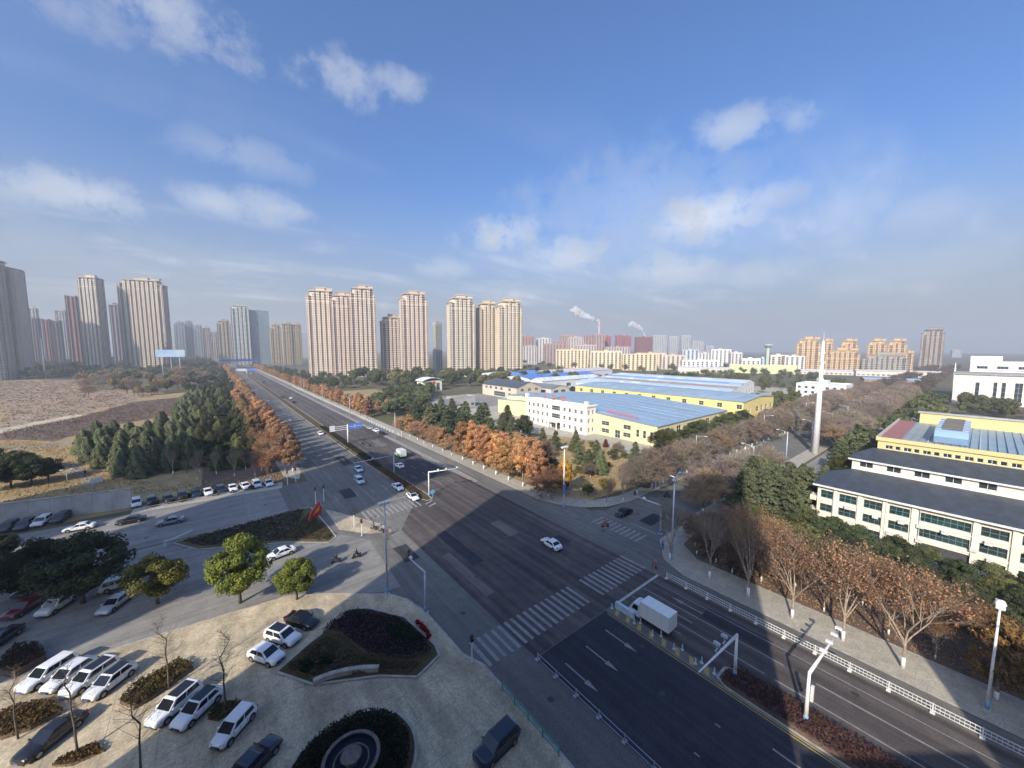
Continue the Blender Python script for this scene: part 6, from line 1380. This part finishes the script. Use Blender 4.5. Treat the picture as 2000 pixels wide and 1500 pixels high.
DKG, MDG, OLV, CYP, CED, YGR = (.072, .090, .046), (.110, .128, .054), (.17, .16, .066), (.128, .148, .082), (.118, .142, .084), (.23, .23, .06)
TWG = (.195, .163, .143)
# avenue, park side
for k, y in enumerate([128, 134.5, 141, 148, 155] + list(np.arange(163, 300, 8.0)) + list(np.arange(306, 560, 11)) + list(np.arange(575, 960, 20))):
    y = float(y); kd = 'orange' if y < 240 else 'far_orange'
    plant(kd, 'street_tree', '%s autumn tree from the crossroads in the park-side avenue row' % nth(k), (17.4 + rnd.uniform(-.4, .4), y), rnd.uniform(.82, 1.12) * (1.1 if y > 300 else 1), jit(((.30, .19, .135), (.36, .225, .145), (.44, .25, .14), (.38, .215, .125), (.33, .22, .15))[(k * 3 + k // 4) % 5] if k > 3 else (.30, .19, .135), .14), 'avenue row on the park side')
for k, y in enumerate(list(np.arange(131, 300, 11.0))):
    plant('orange' if k > 3 else 'bare', 'street_tree', '%s tree of the inner park-side row behind the avenue pavement' % nth(k), (11.6 + rnd.uniform(-.8, .8), float(y)), rnd.uniform(.85, 1.05), jit((ORG2, RUST, MDG)[k % 3] if k > 3 else RUST, .12), 'inner park-side row')
# avenue, factory side
for k, y in enumerate([69.4, 75.0, 81.2, 87.2, 93.6, 99.6, 106]):
    plant('orange', 'street_tree', '%s bright orange street tree from the corner lamp, factory side of the avenue' % nth(k), (63.6, y), rnd.uniform(1.06, 1.2), jit(ORG if k < 6 else ORG2, .06), 'orange corner row'); plant('orange', 'street_tree', '%s orange tree in the second row behind the corner street trees' % nth(k), (68.8, y + 2.5), rnd.uniform(.95, 1.08), jit(ORG2 if k else BRN, .1), 'second orange corner row')
plant('orange', 'street_tree', 'golden yellow tree right beside the corner floodlight pole', (67.2, 63.2), .72, GOLD, tall=1.15); plant('bare', 'street_tree', 'brown leafless tree in front of the golden yellow one', (63.6, 65.2), .9, (.17, .10, .07))
for k, y in enumerate([113, 120, 127, 134, 141, 149, 157]): plant('orange' if k % 2 else 'bare', 'street_tree', '%s reddish brown tree beyond the orange corner row' % nth(k), (63.4 + rnd.uniform(-.4, .4), float(y)), rnd.uniform(.75, .9), jit((.36, .215, .14) if k < 5 else ORG2, .12), 'reddish brown avenue trees')
for k, y in enumerate(list(np.arange(205, 420, 9.5)) + list(np.arange(430, 900, 16))): plant('far_orange', 'street_tree', '%s distant autumn tree of the factory-side avenue row' % nth(k), (64.0 + rnd.uniform(-1, 1), float(y)), rnd.uniform(.7, .95), jit(ORG2 if k % 3 else RUST, .15), 'distant factory-side row'); 
for k, p in enumerate(scatter([(67, 205), (76, 205), (78, 330), (67, 330)], 6, 18)): plant('far_orange', 'park_tree', 'rust brown tree in the loose verge planting beyond the railing', p, rnd.uniform(.6, .85), jit(RUST, .2), 'rust brown verge trees')
# tree-lined side road
n_ = 0
for y, lb, x0, x1, dx in [(37.3, 'near kerb row', 84.8, 420, 6.4), (52.4, 'far kerb row', 70.6, 420, 6.2), (57.6, 'second far row', 98, 400, 7.0), (30.6, 'second near row', 172, 400, 7.5)]:
    for k, x in enumerate(np.arange(x0, x1, dx)):
        x = float(x); kd = 'bare' if x < 240 else 'far_bare'
        if lb == 'near kerb row' and 126 < x < 176: continue
        if lb == 'second far row' and x < 190: continue
        if lb == 'far kerb row' and x < 80: kd = 'leafless'
        plant(kd, 'bare_tree', '%s bare tree from the crossroads in the %s of the side road' % (nth(k), lb), (x + rnd.uniform(-.5, .5), y + rnd.uniform(-.4, .4)), rnd.uniform(1.05, 1.28) * (.6 if kd == 'leafless' else 1), jit(TWG if k % 9 else (.24, .165, .115), .18), 'bare trees of the side road')
mass('far_wood', 'brown bare trees massed along the far stretch of the side road', [(float(x) + rnd.uniform(-2, 2), y + rnd.uniform(-3, 3)) for x in np.arange(425, 1100, 9.0) for y in (31, 37, 53, 59)], (.9, 1.2), (.17, .135, .11), n=300)
# far-side pavement, near us
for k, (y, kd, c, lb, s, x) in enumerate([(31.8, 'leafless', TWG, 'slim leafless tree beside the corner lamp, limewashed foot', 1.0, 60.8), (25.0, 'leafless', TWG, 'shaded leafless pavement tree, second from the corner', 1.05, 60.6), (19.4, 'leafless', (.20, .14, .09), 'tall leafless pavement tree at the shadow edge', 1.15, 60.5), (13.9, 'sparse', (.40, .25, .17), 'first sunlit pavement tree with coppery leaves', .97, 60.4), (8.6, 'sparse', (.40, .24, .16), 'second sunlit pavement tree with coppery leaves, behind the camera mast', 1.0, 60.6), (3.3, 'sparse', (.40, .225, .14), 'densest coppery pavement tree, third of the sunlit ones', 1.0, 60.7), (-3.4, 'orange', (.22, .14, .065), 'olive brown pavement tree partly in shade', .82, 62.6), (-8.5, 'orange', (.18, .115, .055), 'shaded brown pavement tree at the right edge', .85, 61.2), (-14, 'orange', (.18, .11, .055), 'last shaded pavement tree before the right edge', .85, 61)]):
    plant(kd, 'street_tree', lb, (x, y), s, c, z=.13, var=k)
plant('sparse', 'park_tree', 'pale sunlit upright tree behind the shadow edge', (66.5, 21.2), .85, (.42, .24, .12), tall=1.1)
for k, p in enumerate(scatter([(64.8, 20), (70, 14), (76, 20), (78, 31), (68, 32.5), (65, 28)], 2.6, 16)): plant('bare', 'park_tree', 'brown thicket tree on the shaded corner behind the pavement', p, rnd.uniform(.55, .8), jit((.22, .155, .115), .15), 'brown corner thicket')
for k, p in enumerate(scatter([(65, -40), (73, -40), (72, 18), (65, 16)], 3.2, 24)): plant('sparse', 'park_tree', 'coppery sapling in the strip behind the far pavement', p, rnd.uniform(.38, .6), jit((.30, .14, .075), .15), 'coppery saplings behind the pavement')
for k, p in enumerate(scatter([(79, 30), (76, 12), (74, -40), (91, -40), (92.5, 17), (90, 29)], 2.9, 95)): plant('round', 'belt_tree', 'dark green tree of the dense belt before the cream office', p, rnd.uniform(.52, .72), jit(DKG if k % 3 else MDG, .2), 'evergreen belt before the cream office', tall=rnd.uniform(.8, 1.1))
for k, p in enumerate(scatter([(88.5, 33), (88.5, 22), (103, 21), (106, 33)], 3.7, 17)): plant('cedar', 'cedar', 'layered cedar in the front clump beside the cream office', p, rnd.uniform(.8, .98), jit(CED, .15), 'front cedar clump')
for k, x in enumerate((104, 107.5, 111, 114.5, 118, 121.5, 125)): plant('cedar' if k % 3 else 'round', 'cedar' if k % 3 else 'evergreen_tree', '%s low tree in the line running from the front cedars to the white mast' % nth(k), (x, .2115 * x + (-2.4 if k % 2 else 2.2)), .74 - .028 * k if k % 3 else .8 - .03 * k, jit(CED if k % 3 else OLV, .12), 'low trees before the mast')
for k, p in enumerate([p for p in scatter([(107, 33), (107, 20.5), (172, 17), (172, 33)], 4.8, 44) if not (p[0] > 104 and abs(p[1] - .2115 * p[0]) < 5.5)]): plant('cedar' if k % 3 else 'round', 'cedar' if k % 3 else 'evergreen_tree', 'layered grey green cedar between the side road and the hall' if k % 3 else 'olive broadleaf evergreen among the cedars by the hall', p, rnd.uniform(.8, 1.08), jit(CED if k % 3 else (.055, .065, .026), .15), 'cedars by the hall' if k % 3 else 'broadleaf evergreens among the cedars')
for k, p in enumerate(scatter([(176, 32), (176, 8), (390, 14), (390, 32)], 7, 55)): plant('far_round', 'evergreen_tree', 'rounded evergreen along the near side of the receding side road', p, rnd.uniform(.7, 1.05), jit(MDG, .25), 'evergreens along the receding side road')
# corner green before the factory
for k, (u, v, kd, s, c, lb) in enumerate([(1180, 958, 'round', .42, YGR, 'bright yellow green bush at the corner green'), (1148, 968, 'round', .45, MDG, 'dark green clipped bush beside the golden tree'), (1262, 952, 'shrub', 1.6, MDG, 'dark rounded shrub by the side road pavement'), (1150, 925, 'cedar', .62, CED, 'small cedar at the middle of the corner green'), (1172, 925, 'cypress', .8, CYP, 'pointed conifer beside the small cedar'), (1130, 905, 'cedar', .6, CED, 'small cedar behind the orange row end'), (1196, 900, 'round', .5, MDG, 'round bush on the slope of the corner green'), (1060, 868, 'cedar', .55, CED, 'young cedar below the factory office steps'), (1085, 880, 'cedar', .62, CED, 'wider young cedar below the factory office'), (1010, 860, 'cypress', .7, CYP, 'conifer behind the orange row, factory side'), (985, 855, 'cedar', .7, CED, 'cedar behind the middle of the orange row'), (1205, 880, 'shrub', 1.5, (.10, .03, .025), 'dark red round shrub in the factory forecourt'), (1183, 873, 'cypress', .35, (.09, .025, .022), 'small dark red pointed shrub in the factory forecourt'), (1240, 905, 'cedar', .6, CED, 'cedar left of the factory hedge trees'), (1225, 925, 'round', .42, MDG, 'low green bush on the corner green path')]):
    plant(kd, 'garden_tree' if s > .45 else 'garden_shrub', lb, G(u, v), s, jit(c, .08), cat='tree' if kd in ('cedar', 'cypress', 'round') else 'shrub')
for k, p in enumerate(scatter([(70, 60), (92, 56.5), (112, 60), (112, 92), (92, 108), (72, 112)], 5.0, 34)): plant(('shrub', 'bare', 'cedar', 'shrub')[k % 4], 'garden_shrub', ('low mixed shrub', 'thin bare sapling', 'small grey green conifer', 'low mixed shrub')[k % 4] + ' scattered on the dry corner green', p, rnd.uniform(.9, 1.5) if k % 4 in (0, 3) else rnd.uniform(.38, .55), jit((MDG, TWG, CED, (.16, .11, .06))[k % 4], .2), 'planting scattered on the corner green', cat='shrub')
for k, x in enumerate(np.arange(119, 190, 5.6)):
    plant('round', 'evergreen_tree', '%s rounded evergreen of the row along the south wall of the factory' % nth(k), (float(x), 66.5 + rnd.uniform(-1, 1)), rnd.uniform(1.0, 1.25), jit(MDG if k % 2 else (.055, .066, .028), .12), 'evergreens along the factory wall'); 
    if k % 2: plant('round', 'evergreen_tree', '%s low evergreen in front of the factory wall row' % nth(k), (float(x) + 2, 61.5), rnd.uniform(.65, .85), jit(OLV, .12), 'low evergreens before the factory wall')
for k, p in enumerate(scatter([(74, 116), (100, 112), (108, 132), (96, 182), (72, 190)], 6, 26)): plant('round' if k % 2 else 'cedar', 'evergreen_tree', 'tall dark evergreen behind the reddish brown avenue trees' if k % 2 else 'grey green cedar behind the reddish brown avenue trees', p, rnd.uniform(.8, 1.15), jit(DKG if k % 2 else CED, .2), 'evergreens behind the avenue trees')
for k, p in enumerate(scatter([(72, 196), (94, 205), (112, 228), (140, 282), (150, 292), (128, 330), (92, 262), (76, 240)], 5.4, 70)): plant('far_round', 'wood_tree', 'evergreen of the dark wood left of the gate pavilion', p, rnd.uniform(.75, 1.15), jit((DKG, MDG, CED)[k % 3], .2), 'dark wood by the gate pavilion')
for k, p in enumerate(scatter([(120, 340), (165, 318), (215, 262), (300, 262), (310, 370), (180, 470), (120, 500)], 8.5, 85)): plant('far_round', 'tower_belt_tree', 'evergreen in the belt at the foot of the beige towers', p, rnd.uniform(1.3, 1.9), jit((DKG, MDG, OLV)[k % 3], .22), 'evergreen belt below the towers')
mass('far_wood', 'evergreen mass beside the far stretch of the avenue', scatter([(70, 345), (112, 350), (118, 480), (80, 800), (72, 800)], 9, 60), (.9, 1.3), DKG)
mass('far_wood', 'dark line of trees between sheds and cream blocks', scatter([(200, 300), (345, 255), (470, 205), (480, 225), (350, 300), (215, 330)], 7, 60), (.8, 1.15), DKG)
mass('far_wood', 'dark trees massed among the low blocks beyond the sheds', scatter([(352, 80), (420, 60), (520, 90), (640, 130), (640, 260), (420, 250), (362, 190)], 11, 95), (.8, 1.3), MDG)
for k, p in enumerate(scatter([(246, 62), (316, 60), (316, 90), (246, 92)], 6, 20)): plant('far_round', 'evergreen_tree', 'rounded evergreen right of the second yellow hall', p, rnd.uniform(.75, 1.1), jit(MDG, .2), 'evergreens right of the second hall')
for k, p in enumerate(scatter([(176, 262), (205, 258), (235, 206), (226, 196)], 6, 14)): plant('far_round', 'evergreen_tree', 'evergreen around the grey roofed canteen', p, rnd.uniform(.7, 1.0), jit(DKG, .2), 'evergreens around the canteen')
for k, p in enumerate(scatter([(320, -10), (395, -10), (395, 8), (320, 8)], 8, 14)): plant('far_round', 'evergreen_tree', 'round evergreen in front of the off-white office', p, rnd.uniform(.8, 1.2), jit(MDG, .2), 'evergreens before the off-white office')
for k, p in enumerate(scatter([(152, -60), (390, -60), (390, -14), (152, -14)], 10, 45)): plant('far_bare' if k % 3 else 'far_round', 'park_tree', 'bare tree on the ground behind the sports hall' if k % 3 else 'olive evergreen on the ground behind the sports hall', p, rnd.uniform(.6, .85), jit(TWG if k % 3 else OLV, .2), 'trees behind the sports hall')
# the park at the left
GR = P((140, 893), (200, 922), (275, 940), (330, 920), (500, 918), (512, 890), (470, 805), (420, 768), (372, 778), (345, 815), (300, 850), (150, 872))
for k, p in enumerate(scatter(GR, 4.3, 190, 9000)):
    east = p[0] > -6
    plant('cypress' if not east or k % 3 else 'round', 'cypress' if not east else 'grove_tree', 'blue green conifer of the dense park grove' if not east else 'evergreen on the avenue side of the dense park grove', p, rnd.uniform(.85, 1.12), jit(CYP if not east else ((.05, .062, .03), (.06, .062, .03), MDG)[k % 3], .15), 'dense park grove' if not east else 'avenue edge of the park grove', tall=rnd.uniform(.85, 1.1))
for k, p in enumerate(scatter(P((330, 925), (560, 900), (560, 925), (330, 945)), 4.5, 14)): plant('leafless', 'park_tree', 'bare tree between the grove and the parked cars', p, rnd.uniform(.55, .8), jit(TWG, .15), 'bare trees by the parked cars')
for k, (u, v, s) in enumerate([(-25, 962, 1.25), (22, 955, 1.2), (62, 948, 1.1), (95, 938, .95), (40, 930, 1.1), (0, 930, 1.2)]): plant('round', 'evergreen_tree', '%s big dark evergreen of the clump at the left edge of the park lawn' % nth(k), G(u, v), s, jit(DKG, .1), 'dark clump on the park lawn', tall=.85)

for k, p in enumerate(scatter(P((150, 775), (230, 790), (380, 760), (430, 738), (400, 712), (260, 722), (160, 745)), 6.0, 160)): plant(('far_round', 'far_bare', 'far_round')[k % 3], 'park_tree', ('olive yellow willow', 'grey brown bare tree', 'dull green tree')[k % 3] + ' in the loose wood beyond the brown field', p, rnd.uniform(.9, 1.45), jit(((.24, .19, .085), (.22, .165, .13), (.12, .125, .06))[k % 3], .2), 'loose wood beyond the field')
mass('far_wood', 'olive and dark green wood along the far rim of the brown field', scatter(P((-80, 745), (200, 741), (420, 724), (420, 715), (200, 728), (-80, 731)), 5.5, 170, 9000), (1.2, 2.0), (.115, .115, .060), n=520)
mass('far_wood', 'mixed dark wood at the foot of the western towers', scatter(P((-60, 744), (190, 738), (420, 714), (420, 701), (190, 708), (-60, 712)), 9, 330, 12000), (1.6, 2.4), (.105, .105, .058))
for k, p in enumerate(scatter(P((360, 775), (470, 800), (462, 745), (418, 715), (385, 735)), 5.5, 60)): plant('far_round', 'park_tree', 'dark green tree between park path and avenue, beyond the grove', p, rnd.uniform(.8, 1.1), jit((.045, .058, .03), .25), 'trees between park and avenue')
mass('far_wood', 'dark wooded belt low before the western skyline', scatter([(-700, 330), (-150, 560), (20, 700), (10, 1000), (-900, 800)], 20, 150), (1.2, 1.9), MDG)
mass('far_wood', 'dark wooded belt low before the eastern skyline', scatter([(330, 360), (900, 120), (1500, 150), (1500, 900), (500, 900), (330, 600)], 26, 210), (1.1, 1.8), MDG)
def weeds(name, label, poly, n, h, leaf, color):
    P_ = []
    xs = [p[0] for p in poly]; ys = [p[1] for p in poly]
    while len(P_) < n:
        c = (rnd.uniform(min(xs), max(xs)), rnd.uniform(min(ys), max(ys)))
        if inside(c, poly):
            for _ in range(rnd.randint(2, 7)): P_.append((c[0] + rnd.gauss(0, .8), c[1] + rnd.gauss(0, .8), rnd.uniform(.05, h)))
    P_ = np.array(P_); o = link(name, cards(name, P_, npr.uniform(.5, 1.4, len(P_)) * leaf, M['leaf'], np.clip(npr.normal(.5, .28, len(P_)), 0, 1), .8)); o.color = (*color, 1)
    return tag(o, label, 'weeds', None, 'stuff')
weeds('dry_weeds', 'dry scrubby weeds over the brown field', P((0, 745), (150, 744), (330, 766), (250, 786), (150, 812), (0, 836)), 9000, .8, .42, (.30, .22, .15))
weeds('dry_weeds', 'dark leafless scrub over the planting bed', P((0, 845), (150, 817), (260, 787), (385, 774), (345, 808), (200, 833), (110, 860), (0, 856)), 9000, .9, .26, (.16, .115, .10))
weeds('dry_weeds', 'dry grass tufts on the park lawn', P((0, 985), (0, 860), (110, 866), (150, 880), (270, 940), (330, 950), (560, 925), (560, 945), (270, 965)), 9000, .35, .2, (.36, .27, .15))
weeds('dry_weeds', 'dry tufts and leaf litter on the corner green', [(67, 58), (112, 55), (114, 100), (98, 128), (67, 128)], 7000, .35, .2, (.32, .24, .12))
weeds('leaf_litter', 'fallen brown leaves behind the far pavement', [(64.8, -40), (74, -40), (78, 30), (68, 33), (65, 28)], 9000, .12, .14, (.36, .23, .14))
# hotel side
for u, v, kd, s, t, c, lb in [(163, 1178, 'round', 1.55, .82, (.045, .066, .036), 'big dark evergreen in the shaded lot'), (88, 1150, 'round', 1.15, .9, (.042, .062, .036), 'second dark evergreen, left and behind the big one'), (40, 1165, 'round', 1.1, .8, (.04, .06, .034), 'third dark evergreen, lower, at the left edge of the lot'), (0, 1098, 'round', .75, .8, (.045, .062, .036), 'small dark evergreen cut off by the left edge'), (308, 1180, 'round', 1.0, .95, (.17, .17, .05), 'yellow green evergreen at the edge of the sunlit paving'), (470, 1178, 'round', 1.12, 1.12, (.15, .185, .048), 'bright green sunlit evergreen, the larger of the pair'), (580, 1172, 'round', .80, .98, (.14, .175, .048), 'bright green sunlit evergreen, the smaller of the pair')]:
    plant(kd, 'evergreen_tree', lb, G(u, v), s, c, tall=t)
for k, (u, v, s, lb) in enumerate([(330, 1348, 1.0, 'thin leafless tree rising from the planted strip'), (443, 1388, 1.05, 'thin leafless tree behind the white hatchback'), (153, 1478, 1.08, 'thin leafless tree by the black saloon'), (275, 1512, 1.05, 'thin leafless tree at the lower edge left of the white cars'), (36, 1445, .9, 'thin leafless tree at the left edge of the forecourt'), (690, 1120, .001, '')]):
    if lb: plant('thin', 'young_tree', lb, G(u, v), s, (.10, .075, .055), z=FZ)
def pxbed(name, label, uv, h, n, leaf, c, **kw): return bed(name, label, P(*uv), h, n, leaf, c, **kw)
pxbed('planted_strip', 'brown planted strip between the white car rows', [(232, 1378), (262, 1390), (300, 1368), (380, 1308), (350, 1296), (270, 1342)], .75, 2600, .12, (.11, .085, .035))
pxbed('planted_strip', 'small brown planted square behind the white hatchback', [(405, 1408), (425, 1412), (480, 1382), (462, 1372), (425, 1380)], .4, 900, .11, (.10, .085, .035))
pxbed('planted_strip', 'planted strip with dry leaves at the left edge below the white row', [(0, 1450), (60, 1430), (125, 1395), (100, 1375), (40, 1385), (-20, 1410)], .7, 2200, .12, (.13, .085, .035))
pxbed('planted_strip', 'planted strip at the lower edge under a thin tree', [(100, 1500), (140, 1500), (205, 1470), (190, 1458), (150, 1470)], .4, 900, .11, (.14, .095, .04))
pxbed('planted_strip', 'dark shrub bed left of the sunlit white row', [(-10, 1320), (30, 1325), (92, 1290), (75, 1270), (30, 1275)], 1.2, 1800, .13, (.05, .035, .028))
BED = [(680, 1192), (720, 1190), (790, 1207), (850, 1262), (858, 1282), (815, 1325), (740, 1323), (612, 1340), (540, 1315), (600, 1262), (642, 1230)]
M['bed_soil'] = ground_mat('bed_soil', [(.085, .062, .03), (.11, .075, .035), (.05, .052, .022)], (.15, .8, 6))
pave('planted_bed', P(*BED), .22, M['bed_soil'])
pxbed('clipped_hedge', 'dark purple clipped planting filling the top of the big bed', [(668, 1208), (700, 1198), (775, 1213), (820, 1246), (842, 1278), (800, 1292), (720, 1286), (690, 1265), (664, 1242), (630, 1240)], .7, 9000, .10, (.030, .018, .026), z=.22)
pxbed('clipped_hedge', 'dark green patch inside the purple planting', [(760, 1232), (800, 1232), (828, 1258), (800, 1264), (762, 1252)], .8, 1800, .10, (.035, .055, .02), z=.22)
pxbed('clipped_hedge', 'brownish green low planting along the lower edge of the big bed', [(600, 1272), (640, 1250), (690, 1280), (730, 1296), (820, 1300), (806, 1316), (730, 1316), (620, 1330), (560, 1312)], .35, 5200, .10, (.085, .070, .028), z=.22)
for u, v in ((596, 1312), (636, 1300)): plant('shrub', 'round_shrub', 'dark round shrub in the big bed, %s' % ('nearer the curved wall end' if u == 596 else 'towards the purple planting'), G(u, v), .75, (.03, .045, .02), cat='shrub', z=.22)
for k, (u, v) in enumerate([(816, 1222), (822, 1228), (828, 1235), (833, 1242), (838, 1249)]): plant('shrub', 'flower_bush', '%s red flower bush on the outer rim of the big bed' % nth(k), G(u, v), .38, (.30, .015, .025), 'red flower bushes on the bed rim', cat='flowers', z=.2)
cx, cy = 7.6, 32.2
ring = [(cx + 5.6 * math.cos(t), cy + 5.2 * math.sin(t)) for t in np.linspace(0, 2 * math.pi, 40)[:-1]]
pave('round_bed', ring, .25, M['bed_soil'])
hr_ = thing('clipped_hedge', 'dark green round hedge around the forecourt basin', 'hedge', (cx, cy, .25)); nn_ = 9000; tt = npr.uniform(0, 6.283, nn_); rr_ = np.sqrt(npr.uniform(2.7 ** 2, 5.0 ** 2, nn_)); cc = np.column_stack([rr_ * np.cos(tt), rr_ * .93 * np.sin(tt), .75 * (1 - npr.random(nn_) ** 3 * .8) + npr.normal(0, .04, nn_)])
o = link('foliage', cards('foliage', cc, npr.uniform(.06, .13, nn_), M['leaf'], np.clip(npr.normal(.4, .2, nn_), 0, 1), .8, None, .3), hr_); o.color = (.020, .024, .012, 1)
M['basin_stone'] = mat('basin_stone', (.17, .145, .12), .85, .25, 2)
fn = thing('fountain_basin', 'round dark basin with pale rim and sculpted centre, cut by the lower edge', 'fountain', (cx, cy, .25)); MB().lathe([(2.4, 0), (2.4, .9), (2.15, .9), (2.1, .55), (0.02, .5)], 32).obj('basin', mat('basin', (.02, .028, .045), .75, .2, 1, spec=.1), fn, False); MB().lathe([(2.42, .9), (2.42, 1.0), (2.12, 1.0), (2.12, .9)], 32, cap=False).obj('rim', M['basin_stone'], fn)
MB().lathe([(.55, .5), (.45, .62), (.22, .7), (.22, .95), (.85, 1.12), (.9, 1.2), (.7, 1.14), (.05, 1.08)], 18).obj('centre_bowl', M['basin_stone'], fn, True)
MB().tube([(1.45 * math.cos(a_), 1.45 * math.sin(a_), .62) for a_ in np.linspace(0, 2 * math.pi, 25)], .09, 6, cap=False).obj('spray_ring', M['basin_stone'], fn, True)
# medians and island
for k in range(5):
    y1 = 15.6 - k * 15.2; bed('median_hedge', '%s length of dark red median hedge from the camera gantry' % nth(k), rect(42.1, 45.4, y1 - 15.0, y1), .8, 5200 if k < 2 else 2500, .11, (.105, .052, .050), z=.04, group='red median hedge')
pave('south_median', [(41.95, -80), (45.55, -80), (45.55, 14.8), (44.6, 16.2), (42.6, 16.2), (41.95, 15)], .12, M['mulch'])
pave('north_median', [(36.8, 900), (36.8, 150), (37.2, 120), (38.2, 84.6), (39.2, 82.2), (40.6, 82.4), (41.0, 86), (40.4, 120), (40.2, 900)], .14, M['bed_soil'])
for k in range(8):
    y0 = 88 + k * 13; bed('median_hedge', '%s length of dark green median hedge north of the crossroads' % nth(k), rect(37.6, 40.0, y0, y0 + 12.6), .75, 2200, .13, (.045, .048, .025) if k > 1 else (.10, .062, .03), z=.14, group='green median hedge')
bed('island_planting', 'dark green ground planting on the kerb island', [(-6.4, 93.6), (-3.4, 89), (8.6, 82.2), (12.4, 88), (14.6, 95.2), (12, 95.6)], .35, 9000, .12, (.032, .038, .020), z=.14)
bed('island_planting', 'olive ground planting on the sunlit tip of the kerb island', [(8.8, 82.0), (15.4, 76.6), (16.6, 78), (16.4, 84), (15.2, 92), (12.6, 87.6)], .3, 4200, .12, (.095, .085, .032), z=.14)
for k, p in enumerate(scatter([(-14, 118.6), (12, 117.4), (12.8, 121.5), (-14, 122)], 2.0, 14)): plant('shrub', 'low_shrub', 'low brown shrub behind the cars parked along the park', p, rnd.uniform(.5, .8), jit((.07, .06, .03), .2), 'low shrubs behind the parked cars', cat='shrub')
for x0, x1, n, lb in ((-33, -26, 3, 'left'), (-24, -20, 2, 'right')): pass

# small groups of look-alikes: say which one by its order in the view
def column(o):
    x, y = o.matrix_basis.translation[:2]; return math.atan2(x, y)
byl = {}
for o in list(bpy.data.objects):
    if o.parent is None and 'label' in o and o.get('group') and o.get('kind') != 'stuff': byl.setdefault(o['label'], []).append(o)
for lb, os2 in byl.items():
    if 2 <= len(os2) <= 40 and len(lb.split()) <= 11:
        for k, o in enumerate(sorted(os2, key=column)): o['label'] = lb + ', %s from the left' % nth(k)
# ------------------------------------------------------------------ winter haze
hz = bpy.data.materials.new('haze'); hz.use_nodes = True; t = NT(hz.node_tree); t.n.clear(); ho = t.add('ShaderNodeOutputMaterial'); hv = t.add('ShaderNodeVolumePrincipled')
hv.inputs['Color'].default_value = (.74, .79, .86, 1); hv.inputs['Density'].default_value = .00038; hv.inputs['Anisotropy'].default_value = .1
t.l.new(hv.outputs[0], ho.inputs['Volume'])
h_ = MB().box(-5100, 5100, -5100, 5100, -1.0, 175).obj('haze', hz); h_['kind'] = 'stuff'; h_['label'] = 'thin pale winter haze over the city'; h_['category'] = 'haze'
